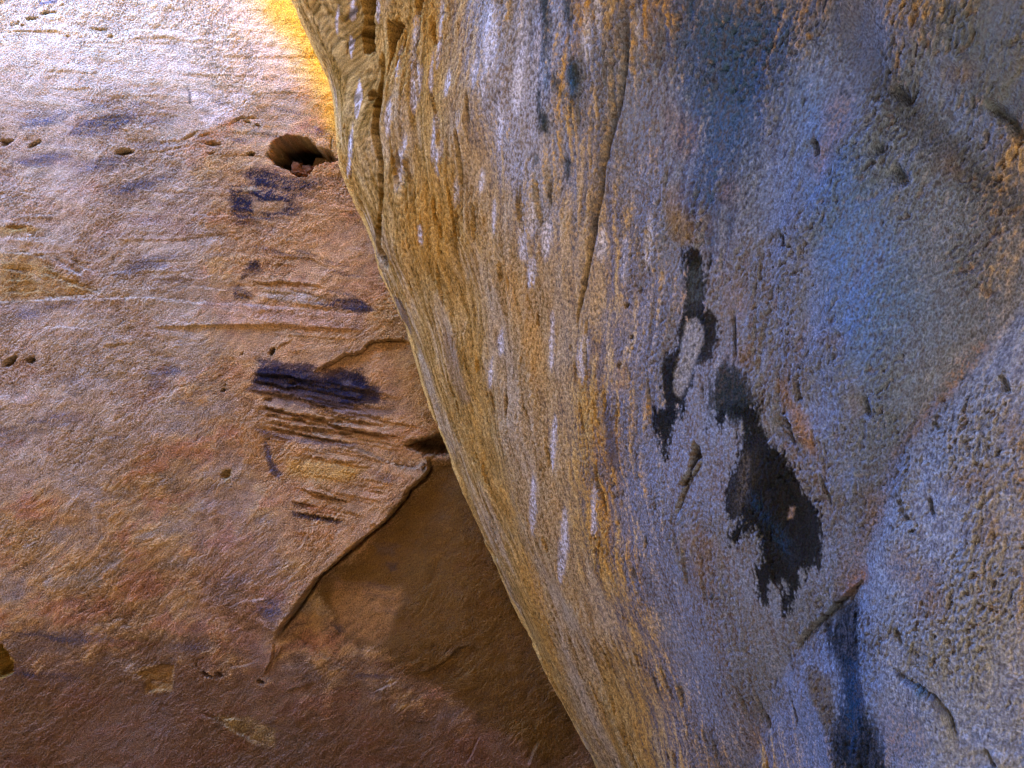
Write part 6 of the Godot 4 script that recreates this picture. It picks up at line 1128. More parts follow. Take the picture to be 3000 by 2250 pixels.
	hollow(boulder, [2.700, 0.950, 2.690, 0.950, 2.690, 0.950, 2.690, 0.950, 2.690, 0.960, 2.690, 0.960, 2.690, 0.960, 2.700, 0.960], 0.022, 0.01, 0.008, Color(0.12, 0.08, 0.05), 0.4)
	hollow(boulder, [2.560, 0.710, 2.560, 0.700, 2.560, 0.700, 2.550, 0.700, 2.550, 0.710, 2.560, 0.720, 2.560, 0.720, 2.560, 0.720], 0.022, 0.01, 0.008, Color(0.12, 0.08, 0.05), 0.4)
	hollow(boulder, [2.790, 0.780, 2.790, 0.780, 2.780, 0.780, 2.780, 0.780, 2.780, 0.790, 2.780, 0.790, 2.790, 0.790, 2.790, 0.790], 0.022, 0.01, 0.008, Color(0.12, 0.08, 0.05), 0.4)
	hollow(boulder, [2.820, 0.870, 2.820, 0.860, 2.820, 0.860, 2.810, 0.870, 2.810, 0.870, 2.810, 0.880, 2.820, 0.880, 2.820, 0.870], 0.022, 0.01, 0.008, Color(0.12, 0.08, 0.05), 0.4)
	hollow(boulder, [2.330, 0.070, 2.330, 0.060, 2.330, 0.060, 2.320, 0.060, 2.320, 0.070, 2.330, 0.080, 2.330, 0.080, 2.330, 0.080], 0.022, 0.01, 0.008, Color(0.12, 0.08, 0.05), 0.4)
	hollow(boulder, [2.540, 0.090, 2.540, 0.080, 2.530, 0.080, 2.530, 0.080, 2.530, 0.090, 2.530, 0.090, 2.540, 0.090, 2.540, 0.090], 0.022, 0.01, 0.008, Color(0.12, 0.08, 0.05), 0.4)
	hollow(boulder, [2.460, -0.040, 2.460, -0.040, 2.450, -0.050, 2.450, -0.040, 2.450, -0.040, 2.450, -0.030, 2.460, -0.030, 2.460, -0.030], 0.022, 0.01, 0.008, Color(0.12, 0.08, 0.05), 0.4)
	hollow(boulder, [2.530, -0.110, 2.520, -0.130, 2.520, -0.140, 2.520, -0.130, 2.520, -0.110, 2.520, -0.100, 2.530, -0.090, 2.530, -0.100], 0.022, 0.01, 0.008, Color(0.12, 0.08, 0.05), 0.4)
	hollow(boulder, [2.450, -0.280, 2.440, -0.290, 2.440, -0.290, 2.440, -0.290, 2.440, -0.280, 2.440, -0.270, 2.440, -0.270, 2.450, -0.270], 0.022, 0.01, 0.008, Color(0.12, 0.08, 0.05), 0.4)
	hollow(boulder, [2.340, -0.450, 2.330, -0.460, 2.330, -0.460, 2.330, -0.460, 2.320, -0.460, 2.330, -0.450, 2.330, -0.450, 2.340, -0.450], 0.022, 0.01, 0.008, Color(0.12, 0.08, 0.05), 0.4)
	hollow(boulder, [2.410, -0.450, 2.410, -0.460, 2.400, -0.460, 2.400, -0.460, 2.400, -0.450, 2.400, -0.450, 2.410, -0.440, 2.410, -0.450], 0.022, 0.01, 0.008, Color(0.12, 0.08, 0.05), 0.4)
	hollow(boulder, [2.480, -0.450, 2.470, -0.460, 2.470, -0.470, 2.470, -0.460, 2.460, -0.460, 2.470, -0.450, 2.470, -0.440, 2.480, -0.450], 0.022, 0.01, 0.008, Color(0.12, 0.08, 0.05), 0.4)
	hollow(boulder, [2.780, 0.030, 2.780, 0.030, 2.770, 0.020, 2.770, 0.030, 2.770, 0.030, 2.770, 0.040, 2.780, 0.040, 2.780, 0.040], 0.022, 0.01, 0.008, Color(0.12, 0.08, 0.05), 0.4)
	hollow(boulder, [2.670, 0.020, 2.670, 0.010, 2.670, 0.010, 2.660, 0.010, 2.660, 0.020, 2.670, 0.020, 2.670, 0.020, 2.670, 0.020], 0.022, 0.01, 0.008, Color(0.12, 0.08, 0.05), 0.4)
	hollow(boulder, [2.690, -0.160, 2.690, -0.160, 2.690, -0.160, 2.680, -0.160, 2.680, -0.160, 2.690, -0.150, 2.690, -0.150, 2.690, -0.150], 0.022, 0.01, 0.008, Color(0.12, 0.08, 0.05), 0.4)
	hollow(boulder, [2.760, -0.190, 2.750, -0.200, 2.750, -0.200, 2.740, -0.200, 2.740, -0.190, 2.750, -0.180, 2.750, -0.180, 2.760, -0.180], 0.022, 0.01, 0.008, Color(0.12, 0.08, 0.05), 0.4)
	hollow(boulder, [1.520, -0.620, 1.500, -0.640, 1.500, -0.640, 1.500, -0.640, 1.510, -0.620, 1.510, -0.610, 1.520, -0.600, 1.520, -0.610], 0.022, 0.01, 0.008, Color(0.12, 0.08, 0.05), 0.4)
	hollow(boulder, [1.370, -0.650, 1.360, -0.670, 1.350, -0.680, 1.350, -0.670, 1.360, -0.650, 1.370, -0.630, 1.380, -0.620, 1.380, -0.630], 0.022, 0.01, 0.008, Color(0.12, 0.08, 0.05), 0.4)
	hollow(boulder, [1.510, -0.470, 1.500, -0.500, 1.480, -0.520, 1.490, -0.500, 1.500, -0.470, 1.520, -0.430, 1.530, -0.420, 1.530, -0.430], 0.022, 0.01, 0.008, Color(0.12, 0.08, 0.05), 0.4)
	hollow(boulder, [1.190, -0.520, 1.170, -0.550, 1.160, -0.570, 1.160, -0.550, 1.180, -0.520, 1.190, -0.490, 1.210, -0.470, 1.200, -0.490], 0.022, 0.01, 0.008, Color(0.12, 0.08, 0.05), 0.4)
	hollow(boulder, [1.080, -0.710, 1.050, -0.750, 1.030, -0.770, 1.030, -0.760, 1.060, -0.710, 1.090, -0.670, 1.110, -0.650, 1.100, -0.670], 0.022, 0.01, 0.008, Color(0.12, 0.08, 0.05), 0.4)
	hollow(boulder, [1.220, -0.370, 1.210, -0.390, 1.200, -0.400, 1.200, -0.390, 1.210, -0.370, 1.220, -0.350, 1.230, -0.340, 1.230, -0.350], 0.022, 0.01, 0.008, Color(0.12, 0.08, 0.05), 0.4)
	hollow(boulder, [2.560, -0.560, 2.560, -0.570, 2.560, -0.570, 2.550, -0.570, 2.560, -0.550, 2.560, -0.540, 2.560, -0.540, 2.570, -0.540], 0.022, 0.01, 0.008, Color(0.12, 0.08, 0.05), 0.4)
	hollow(boulder, [2.660, -0.920, 2.650, -0.930, 2.640, -0.940, 2.640, -0.940, 2.640, -0.930, 2.650, -0.920, 2.650, -0.910, 2.660, -0.910], 0.022, 0.01, 0.008, Color(0.12, 0.08, 0.05), 0.4)
	hollow(boulder, [2.240, -0.900, 2.230, -0.910, 2.230, -0.910, 2.230, -0.910, 2.220, -0.910, 2.230, -0.900, 2.240, -0.890, 2.240, -0.890], 0.022, 0.01, 0.008, Color(0.12, 0.08, 0.05), 0.4)
	hollow(boulder, [2.180, -0.530, 2.170, -0.550, 2.160, -0.560, 2.160, -0.550, 2.170, -0.530, 2.180, -0.510, 2.180, -0.500, 2.180, -0.510], 0.022, 0.01, 0.008, Color(0.12, 0.08, 0.05), 0.4)
	hollow(boulder, [1.410, -0.190, 1.400, -0.210, 1.390, -0.210, 1.380, -0.200, 1.400, -0.180, 1.410, -0.170, 1.420, -0.180], 0.00623204, 0.01, 0.008, Color(0.3, 0.2, 0.1), 0.6)
	hollow(boulder, [1.040, -0.690, 1.030, -0.710, 1.010, -0.720, 1.010, -0.710, 1.010, -0.690, 1.030, -0.670, 1.040, -0.670], 0.00975255, 0.01, 0.008, Color(0.3, 0.2, 0.1), 0.6)
	hollow(boulder, [1.460, -0.080, 1.450, -0.090, 1.450, -0.090, 1.450, -0.080, 1.450, -0.080, 1.460, -0.070, 1.460, -0.080], 0.0121258, 0.01, 0.008, Color(0.3, 0.2, 0.1), 0.6)
	hollow(boulder, [1.270, -0.450, 1.270, -0.450, 1.260, -0.460, 1.260, -0.450, 1.260, -0.440, 1.260, -0.440, 1.270, -0.440], 0.0060142, 0.01, 0.008, Color(0.06, 0.055, 0.07), 0.6)
	hollow(boulder, [1.690, 0.350, 1.680, 0.340, 1.670, 0.340, 1.670, 0.350, 1.670, 0.360, 1.680, 0.370, 1.690, 0.360], 0.0103138, 0.01, 0.008, Color(0.06, 0.055, 0.07), 0.6)
	hollow(boulder, [1.770, 0.350, 1.760, 0.340, 1.750, 0.340, 1.750, 0.350, 1.760, 0.360, 1.770, 0.370, 1.770, 0.360], 0.0131499, 0.01, 0.008, Color(0.3, 0.2, 0.1), 0.6)
	hollow(boulder, [1.640, 0.160, 1.630, 0.160, 1.630, 0.160, 1.630, 0.160, 1.630, 0.170, 1.630, 0.170, 1.640, 0.170], 0.00602706, 0.01, 0.008, Color(0.06, 0.055, 0.07), 0.6)
	hollow(boulder, [1.660, 0.190, 1.650, 0.180, 1.650, 0.180, 1.640, 0.190, 1.650, 0.200, 1.650, 0.200, 1.660, 0.200], 0.00852634, 0.01, 0.008, Color(0.3, 0.2, 0.1), 0.6)
	hollow(boulder, [1.470, -0.300, 1.460, -0.310, 1.460, -0.310, 1.460, -0.300, 1.460, -0.300, 1.470, -0.290, 1.470, -0.290], 0.00614454, 0.01, 0.008, Color(0.06, 0.055, 0.07), 0.6)
	hollow(boulder, [1.660, 0.160, 1.660, 0.150, 1.650, 0.150, 1.650, 0.150, 1.650, 0.160, 1.650, 0.160, 1.660, 0.160], 0.00744736, 0.01, 0.008, Color(0.06, 0.055, 0.07), 0.6)
	hollow(boulder, [1.670, 0.370, 1.670, 0.360, 1.660, 0.360, 1.650, 0.360, 1.660, 0.380, 1.660, 0.380, 1.670, 0.380], 0.0101976, 0.01, 0.008, Color(0.06, 0.055, 0.07), 0.6)
	hollow(boulder, [1.630, 0.480, 1.620, 0.470, 1.610, 0.470, 1.610, 0.480, 1.620, 0.490, 1.630, 0.500, 1.630, 0.500], 0.00629305, 0.01, 0.008, Color(0.06, 0.055, 0.07), 0.6)
	hollow(boulder, [1.690, 0.500, 1.690, 0.490, 1.680, 0.490, 1.680, 0.500, 1.680, 0.510, 1.690, 0.510, 1.700, 0.510], 0.0103612, 0.01, 0.008, Color(0.3, 0.2, 0.1), 0.6)
	hollow(boulder, [1.690, 0.220, 1.690, 0.210, 1.690, 0.210, 1.680, 0.210, 1.680, 0.220, 1.690, 0.220, 1.690, 0.220], 0.0115134, 0.01, 0.008, Color(0.06, 0.055, 0.07), 0.6)
	hollow(boulder, [1.790, 0.400, 1.780, 0.390, 1.780, 0.390, 1.770, 0.400, 1.770, 0.410, 1.780, 0.410, 1.790, 0.410], 0.0107517, 0.01, 0.008, Color(0.06, 0.055, 0.07), 0.6)
	hollow(boulder, [1.610, 0.040, 1.600, 0.030, 1.600, 0.030, 1.600, 0.040, 1.600, 0.040, 1.610, 0.050, 1.610, 0.040], 0.00626177, 0.01, 0.008, Color(0.3, 0.2, 0.1), 0.6)
	hollow(boulder, [1.310, -0.500, 1.290, -0.520, 1.270, -0.530, 1.280, -0.510, 1.290, -0.490, 1.300, -0.480, 1.310, -0.490], 0.00685304, 0.01, 0.008, Color(0.3, 0.2, 0.1), 0.6)
	hollow(boulder, [1.740, 0.420, 1.730, 0.410, 1.720, 0.410, 1.720, 0.420, 1.720, 0.430, 1.730, 0.440, 1.740, 0.430], 0.0139944, 0.01, 0.008, Color(0.06, 0.055, 0.07), 0.6)
	hollow(boulder, [1.040, -0.740, 1.030, -0.760, 1.020, -0.760, 1.020, -0.750, 1.020, -0.740, 1.030, -0.730, 1.040, -0.730], 0.00923032, 0.01, 0.008, Color(0.3, 0.2, 0.1), 0.6)
	hollow(boulder, [1.630, 0.140, 1.620, 0.120, 1.610, 0.120, 1.610, 0.130, 1.620, 0.150, 1.630, 0.160, 1.640, 0.160], 0.00999458, 0.01, 0.008, Color(0.3, 0.2, 0.1), 0.6)
	hollow(boulder, [1.710, 0.500, 1.710, 0.490, 1.700, 0.490, 1.690, 0.490, 1.700, 0.510, 1.710, 0.510, 1.710, 0.510], 0.0121992, 0.01, 0.008, Color(0.06, 0.055, 0.07), 0.6)
	hollow(boulder, [1.460, -0.250, 1.450, -0.260, 1.450, -0.260, 1.440, -0.250, 1.450, -0.240, 1.460, -0.230, 1.470, -0.230], 0.00824682, 0.01, 0.008, Color(0.3, 0.2, 0.1), 0.6)
	hollow(boulder, [1.290, -0.410, 1.280, -0.420, 1.260, -0.430, 1.260, -0.420, 1.270, -0.400, 1.280, -0.390, 1.290, -0.390], 0.00609265, 0.01, 0.008, Color(0.3, 0.2, 0.1), 0.6)
	hollow(boulder, [1.610, 0.300, 1.600, 0.290, 1.590, 0.290, 1.590, 0.300, 1.600, 0.310, 1.610, 0.320, 1.610, 0.320], 0.0111795, 0.01, 0.008, Color(0.06, 0.055, 0.07), 0.6)
	hollow(boulder, [1.600, 0.180, 1.590, 0.170, 1.580, 0.170, 1.580, 0.180, 1.580, 0.190, 1.590, 0.190, 1.600, 0.190], 0.0129593, 0.01, 0.008, Color(0.06, 0.055, 0.07), 0.6)
	hollow(boulder, [1.040, -0.740, 1.020, -0.760, 1.000, -0.770, 0.990, -0.760, 1.010, -0.740, 1.030, -0.720, 1.030, -0.730], 0.00732938, 0.01, 0.008, Color(0.06, 0.055, 0.07), 0.6)
	hollow(boulder, [1.060, -0.680, 1.050, -0.700, 1.040, -0.700, 1.040, -0.690, 1.040, -0.680, 1.050, -0.660, 1.070, -0.660], 0.012243, 0.01, 0.008, Color(0.3, 0.2, 0.1), 0.6)
	hollow(boulder, [1.390, -0.250, 1.380, -0.260, 1.370, -0.270, 1.370, -0.260, 1.380, -0.250, 1.390, -0.240, 1.390, -0.240], 0.0110949, 0.01, 0.008, Color(0.06, 0.055, 0.07), 0.6)
	hollow(boulder, [1.770, 0.560, 1.760, 0.560, 1.760, 0.560, 1.750, 0.560, 1.760, 0.570, 1.760, 0.570, 1.770, 0.570], 0.0110469, 0.01, 0.008, Color(0.3, 0.2, 0.1), 0.6)
	hollow(boulder, [1.560, 0.020, 1.550, 0.010, 1.550, 0.010, 1.540, 0.010, 1.540, 0.020, 1.550, 0.030, 1.550, 0.020], 0.00853881, 0.01, 0.008, Color(0.3, 0.2, 0.1), 0.6)
	hollow(boulder, [1.710, 0.370, 1.700, 0.360, 1.700, 0.360, 1.700, 0.370, 1.700, 0.380, 1.710, 0.380, 1.710, 0.380], 0.00790277, 0.01, 0.008, Color(0.06, 0.055, 0.07), 0.6)
	hollow(boulder, [1.770, 0.600, 1.770, 0.590, 1.760, 0.590, 1.760, 0.590, 1.760, 0.600, 1.760, 0.610, 1.770, 0.600], 0.0069206, 0.01, 0.008, Color(0.06, 0.055, 0.07), 0.6)
	hollow(boulder, [1.670, 0.140, 1.670, 0.140, 1.660, 0.140, 1.660, 0.140, 1.660, 0.150, 1.670, 0.150, 1.670, 0.150], 0.0106472, 0.01, 0.008, Color(0.06, 0.055, 0.07), 0.6)
	hollow(boulder, [1.270, -0.480, 1.270, -0.490, 1.260, -0.490, 1.250, -0.490, 1.260, -0.470, 1.270, -0.460, 1.280, -0.460], 0.00895554, 0.01, 0.008, Color(0.3, 0.2, 0.1), 0.6)
	hollow(boulder, [1.330, -0.160, 1.320, -0.170, 1.300, -0.180, 1.300, -0.170, 1.300, -0.150, 1.320, -0.140, 1.330, -0.140], 0.0131477, 0.01, 0.008, Color(0.3, 0.2, 0.1), 0.6)
	hollow(boulder, [1.680, 0.480, 1.670, 0.470, 1.670, 0.470, 1.660, 0.470, 1.660, 0.490, 1.670, 0.490, 1.670, 0.490], 0.0110357, 0.01, 0.008, Color(0.06, 0.055, 0.07), 0.6)
	hollow(boulder, [1.590, 0.140, 1.590, 0.130, 1.580, 0.130, 1.580, 0.140, 1.580, 0.150, 1.590, 0.160, 1.590, 0.150], 0.0136891, 0.01, 0.008, Color(0.06, 0.055, 0.07), 0.6)
	hollow(boulder, [1.450, -0.150, 1.440, -0.160, 1.430, -0.170, 1.430, -0.160, 1.430, -0.150, 1.440, -0.140, 1.450, -0.140], 0.00932393, 0.01, 0.008, Color(0.3, 0.2, 0.1), 0.6)
	hollow(boulder, [1.050, -0.750, 1.040, -0.760, 1.020, -0.770, 1.020, -0.760, 1.030, -0.750, 1.040, -0.740, 1.050, -0.740], 0.00954774, 0.01, 0.008, Color(0.3, 0.2, 0.1), 0.6)
	hollow(boulder, [1.300, -0.420, 1.290, -0.430, 1.270, -0.440, 1.270, -0.430, 1.270, -0.420, 1.290, -0.410, 1.300, -0.410], 0.0081903, 0.01, 0.008, Color(0.06, 0.055, 0.07), 0.6)
	hollow(boulder, [1.290, -0.420, 1.290, -0.430, 1.280, -0.440, 1.270, -0.430, 1.280, -0.420, 1.280, -0.410, 1.290, -0.410], 0.0108643, 0.01, 0.008, Color(0.3, 0.2, 0.1), 0.6)
	hollow(boulder, [1.430, -0.220, 1.430, -0.230, 1.420, -0.240, 1.420, -0.230, 1.420, -0.210, 1.420, -0.210, 1.430, -0.210], 0.0120832, 0.01, 0.008, Color(0.3, 0.2, 0.1), 0.6)
	hollow(boulder, [1.460, -0.070, 1.450, -0.080, 1.440, -0.080, 1.440, -0.070, 1.440, -0.060, 1.450, -0.050, 1.460, -0.060], 0.0119601, 0.01, 0.008, Color(0.3, 0.2, 0.1), 0.6)
	hollow(boulder, [1.770, 0.550, 1.760, 0.550, 1.760, 0.550, 1.760, 0.550, 1.760, 0.560, 1.770, 0.560, 1.770, 0.560], 0.0131035, 0.01, 0.008, Color(0.3, 0.2, 0.1), 0.6)
	hollow(boulder, [1.760, 0.580, 1.760, 0.570, 1.750, 0.570, 1.750, 0.580, 1.750, 0.590, 1.760, 0.590, 1.760, 0.590], 0.00985503, 0.01, 0.008, Color(0.06, 0.055, 0.07), 0.6)
	hollow(boulder, [1.570, 0.130, 1.570, 0.120, 1.560, 0.120, 1.560, 0.130, 1.560, 0.140, 1.560, 0.150, 1.570, 0.140], 0.00837159, 0.01, 0.008, Color(0.06, 0.055, 0.07), 0.6)
	hollow(boulder, [1.760, 0.520, 1.750, 0.510, 1.750, 0.510, 1.750, 0.520, 1.750, 0.530, 1.750, 0.530, 1.760, 0.530], 0.0132854, 0.01, 0.008, Color(0.3, 0.2, 0.1), 0.6)
	hollow(boulder, [1.460, 0.010, 1.450, -0.000, 1.440, -0.010, 1.440, -0.000, 1.440, 0.010, 1.450, 0.020, 1.460, 0.020], 0.00722822, 0.01, 0.008, Color(0.3, 0.2, 0.1), 0.6)
	hollow(boulder, [1.300, -0.470, 1.290, -0.480, 1.280, -0.490, 1.270, -0.480, 1.280, -0.460, 1.300, -0.440, 1.310, -0.450], 0.00620443, 0.01, 0.008, Color(0.06, 0.055, 0.07), 0.6)
	hollow(boulder, [1.130, -0.730, 1.120, -0.750, 1.100, -0.760, 1.090, -0.750, 1.100, -0.730, 1.110, -0.710, 1.130, -0.710], 0.0127365, 0.01, 0.008, Color(0.3, 0.2, 0.1), 0.6)
	hollow(boulder, [1.460, -0.220, 1.460, -0.230, 1.450, -0.230, 1.450, -0.220, 1.450, -0.220, 1.460, -0.210, 1.470, -0.210], 0.00719784, 0.01, 0.008, Color(0.06, 0.055, 0.07), 0.6)
	hollow(boulder, [1.580, 0.100, 1.580, 0.090, 1.570, 0.080, 1.570, 0.090, 1.570, 0.100, 1.570, 0.100, 1.580, 0.100], 0.00686572, 0.01, 0.008, Color(0.3, 0.2, 0.1), 0.6)
	hollow(boulder, [1.770, 0.510, 1.770, 0.500, 1.760, 0.490, 1.760, 0.500, 1.760, 0.520, 1.760, 0.530, 1.770, 0.530], 0.00945336, 0.01, 0.008, Color(0.3, 0.2, 0.1), 0.6)
	hollow(boulder, [1.450, -0.160, 1.440, -0.170, 1.430, -0.180, 1.430, -0.170, 1.440, -0.150, 1.450, -0.140, 1.450, -0.150], 0.00644601, 0.01, 0.008, Color(0.06, 0.055, 0.07), 0.6)
	hollow(boulder, [1.660, 0.430, 1.650, 0.410, 1.650, 0.410, 1.640, 0.420, 1.650, 0.440, 1.660, 0.440, 1.660, 0.440], 0.00810597, 0.01, 0.008, Color(0.3, 0.2, 0.1), 0.6)
	hollow(boulder, [1.610, 0.300, 1.600, 0.290, 1.590, 0.290, 1.590, 0.300, 1.590, 0.310, 1.600, 0.320, 1.600, 0.310], 0.00787536, 0.01, 0.008, Color(0.3, 0.2, 0.1), 0.6)
	hollow(boulder, [1.360, -0.350, 1.350, -0.360, 1.340, -0.370, 1.340, -0.360, 1.340, -0.350, 1.360, -0.340, 1.360, -0.350], 0.00672943, 0.01, 0.008, Color(0.3, 0.2, 0.1), 0.6)
	hollow(boulder, [1.500, -0.150, 1.490, -0.160, 1.480, -0.160, 1.480, -0.150, 1.490, -0.140, 1.490, -0.140, 1.500, -0.140], 0.00858629, 0.01, 0.008, Color(0.06, 0.055, 0.07), 0.6)
	hollow(boulder, [1.740, 0.560, 1.740, 0.560, 1.730, 0.560, 1.730, 0.560, 1.740, 0.570, 1.740, 0.580, 1.750, 0.570], 0.0077847, 0.01, 0.008, Color(0.3, 0.2, 0.1), 0.6)
	hollow(boulder, [1.090, -0.730, 1.090, -0.740, 1.070, -0.750, 1.070, -0.740, 1.070, -0.720, 1.080, -0.710, 1.090, -0.710], 0.0109984, 0.01, 0.008, Color(0.3, 0.2, 0.1), 0.6)
	hollow(boulder, [1.620, 0.330, 1.620, 0.320, 1.610, 0.320, 1.610, 0.320, 1.610, 0.330, 1.610, 0.330, 1.620, 0.330], 0.0126488, 0.01, 0.008, Color(0.06, 0.055, 0.07), 0.6)
	hollow(boulder, [1.330, -0.450, 1.320, -0.470, 1.310, -0.470, 1.310, -0.460, 1.320, -0.450, 1.330, -0.440, 1.330, -0.440], 0.010741, 0.01, 0.008, Color(0.3, 0.2, 0.1), 0.6)
	hollow(boulder, [1.300, -0.360, 1.300, -0.370, 1.290, -0.370, 1.290, -0.370, 1.290, -0.360, 1.290, -0.360, 1.300, -0.360], 0.0131141, 0.01, 0.008, Color(0.3, 0.2, 0.1), 0.6)
	hollow(boulder, [1.320, -0.390, 1.310, -0.400, 1.310, -0.400, 1.310, -0.390, 1.310, -0.390, 1.320, -0.380, 1.320, -0.380], 0.0109557, 0.01, 0.008, Color(0.3, 0.2, 0.1), 0.6)
	hollow(boulder, [1.540, 0.030, 1.540, 0.020, 1.530, 0.020, 1.530, 0.020, 1.530, 0.030, 1.530, 0.030, 1.540, 0.030], 0.0130427, 0.01, 0.008, Color(0.3, 0.2, 0.1), 0.6)
	hollow(boulder, [1.650, 0.300, 1.650, 0.290, 1.640, 0.290, 1.640, 0.300, 1.640, 0.300, 1.640, 0.310, 1.650, 0.310], 0.00788134, 0.01, 0.008, Color(0.3, 0.2, 0.1), 0.6)
	hollow(boulder, [1.780, 0.560, 1.770, 0.540, 1.760, 0.540, 1.760, 0.550, 1.760, 0.570, 1.770, 0.570, 1.780, 0.570], 0.00977385, 0.01, 0.008, Color(0.06, 0.055, 0.07), 0.6)
	hollow(boulder, [1.690, 0.460, 1.690, 0.460, 1.680, 0.460, 1.670, 0.460, 1.680, 0.470, 1.690, 0.480, 1.690, 0.470], 0.0118344, 0.01, 0.008, Color(0.3, 0.2, 0.1), 0.6)
	hollow(boulder, [1.690, 0.360, 1.690, 0.360, 1.680, 0.360, 1.680, 0.360, 1.680, 0.370, 1.690, 0.370, 1.690, 0.370], 0.00891402, 0.01, 0.008, Color(0.3, 0.2, 0.1), 0.6)
	hollow(boulder, [1.520, 0.020, 1.520, 0.010, 1.510, 0.010, 1.510, 0.020, 1.510, 0.030, 1.520, 0.040, 1.520, 0.030], 0.00730683, 0.01, 0.008, Color(0.3, 0.2, 0.1), 0.6)
	hollow(boulder, [1.440, -0.260, 1.440, -0.270, 1.430, -0.270, 1.420, -0.270, 1.420, -0.250, 1.430, -0.240, 1.440, -0.240], 0.00648693, 0.01, 0.008, Color(0.06, 0.055, 0.07), 0.6)
	hollow(boulder, [1.580, 0.100, 1.570, 0.090, 1.570, 0.090, 1.570, 0.100, 1.570, 0.100, 1.580, 0.110, 1.580, 0.110], 0.0101515, 0.01, 0.008, Color(0.3, 0.2, 0.1), 0.6)
	hollow(boulder, [1.790, 0.480, 1.780, 0.470, 1.780, 0.470, 1.770, 0.480, 1.770, 0.490, 1.780, 0.500, 1.780, 0.500], 0.00794771, 0.01, 0.008, Color(0.3, 0.2, 0.1), 0.6)
	hollow(boulder, [1.640, 0.110, 1.640, 0.110, 1.640, 0.110, 1.630, 0.110, 1.630, 0.120, 1.640, 0.120, 1.640, 0.120], 0.00844759, 0.01, 0.008, Color(0.3, 0.2, 0.1), 0.6)
	hollow(boulder, [1.770, 0.550, 1.760, 0.540, 1.750, 0.540, 1.750, 0.550, 1.750, 0.560, 1.760, 0.560, 1.770, 0.560], 0.00667488, 0.01, 0.008, Color(0.3, 0.2, 0.1), 0.6)
	hollow(boulder, [1.710, 0.480, 1.700, 0.460, 1.690, 0.460, 1.690, 0.470, 1.700, 0.480, 1.700, 0.490, 1.710, 0.490], 0.0128541, 0.01, 0.008, Color(0.3, 0.2, 0.1), 0.6)
	hollow(boulder, [1.710, 0.580, 1.710, 0.580, 1.700, 0.570, 1.700, 0.580, 1.700, 0.590, 1.710, 0.600, 1.710, 0.590], 0.0118051, 0.01, 0.008, Color(0.06, 0.055, 0.07), 0.6)
	hollow(boulder, [1.640, 0.230, 1.640, 0.220, 1.630, 0.220, 1.630, 0.220, 1.630, 0.240, 1.640, 0.250, 1.640, 0.240], 0.00692549, 0.01, 0.008, Color(0.3, 0.2, 0.1), 0.6)
	hollow(boulder, [1.730, 0.500, 1.730, 0.490, 1.720, 0.490, 1.720, 0.490, 1.720, 0.500, 1.720, 0.500, 1.730, 0.500], 0.0079588, 0.01, 0.008, Color(0.3, 0.2, 0.1), 0.6)
	hollow(boulder, [1.520, 0.080, 1.510, 0.070, 1.500, 0.060, 1.500, 0.070, 1.500, 0.080, 1.510, 0.090, 1.510, 0.090], 0.0116048, 0.01, 0.008, Color(0.3, 0.2, 0.1), 0.6)
	hollow(boulder, [1.660, 0.370, 1.650, 0.360, 1.650, 0.360, 1.650, 0.360, 1.650, 0.370, 1.650, 0.370, 1.650, 0.370], 0.0120185, 0.01, 0.008, Color(0.3, 0.2, 0.1), 0.6)
	hollow(boulder, [1.250, -0.590, 1.230, -0.610, 1.220, -0.610, 1.220, -0.600, 1.220, -0.590, 1.240, -0.580, 1.250, -0.580], 0.00953746, 0.01, 0.008, Color(0.06, 0.055, 0.07), 0.6)
	hollow(boulder, [1.460, -0.240, 1.450, -0.250, 1.440, -0.250, 1.440, -0.240, 1.450, -0.230, 1.460, -0.220, 1.470, -0.220], 0.00905924, 0.01, 0.008, Color(0.3, 0.2, 0.1), 0.6)
	hollow(boulder, [1.710, 0.530, 1.710, 0.520, 1.700, 0.520, 1.700, 0.520, 1.710, 0.530, 1.710, 0.530, 1.710, 0.530], 0.00828417, 0.01, 0.008, Color(0.3, 0.2, 0.1), 0.6)
	hollow(boulder, [1.290, -0.400, 1.290, -0.400, 1.280, -0.410, 1.280, -0.400, 1.280, -0.400, 1.290, -0.390, 1.290, -0.390], 0.0128784, 0.01, 0.008, Color(0.06, 0.055, 0.07), 0.6)
	hollow(boulder, [1.410, -0.180, 1.410, -0.180, 1.400, -0.190, 1.400, -0.180, 1.400, -0.170, 1.410, -0.170, 1.410, -0.170], 0.00864298, 0.01, 0.008, Color(0.3, 0.2, 0.1), 0.6)
	hollow(boulder, [1.470, -0.140, 1.470, -0.140, 1.460, -0.150, 1.460, -0.140, 1.460, -0.130, 1.470, -0.130, 1.470, -0.130], 0.0116755, 0.01, 0.008, Color(0.3, 0.2, 0.1), 0.6)
	hollow(boulder, [1.070, -0.680, 1.060, -0.690, 1.040, -0.700, 1.040, -0.690, 1.040, -0.680, 1.060, -0.670, 1.070, -0.670], 0.0133199, 0.01, 0.008, Color(0.3, 0.2, 0.1), 0.6)
	hollow(boulder, [1.520, 0.070, 1.510, 0.050, 1.500, 0.050, 1.500, 0.060, 1.510, 0.080, 1.520, 0.090, 1.530, 0.080], 0.0107681, 0.01, 0.008, Color(0.3, 0.2, 0.1), 0.6)
	hollow(boulder, [1.290, -0.470, 1.280, -0.480, 1.280, -0.480, 1.280, -0.470, 1.280, -0.470, 1.290, -0.460, 1.300, -0.460], 0.00626296, 0.01, 0.008, Color(0.3, 0.2, 0.1), 0.6)
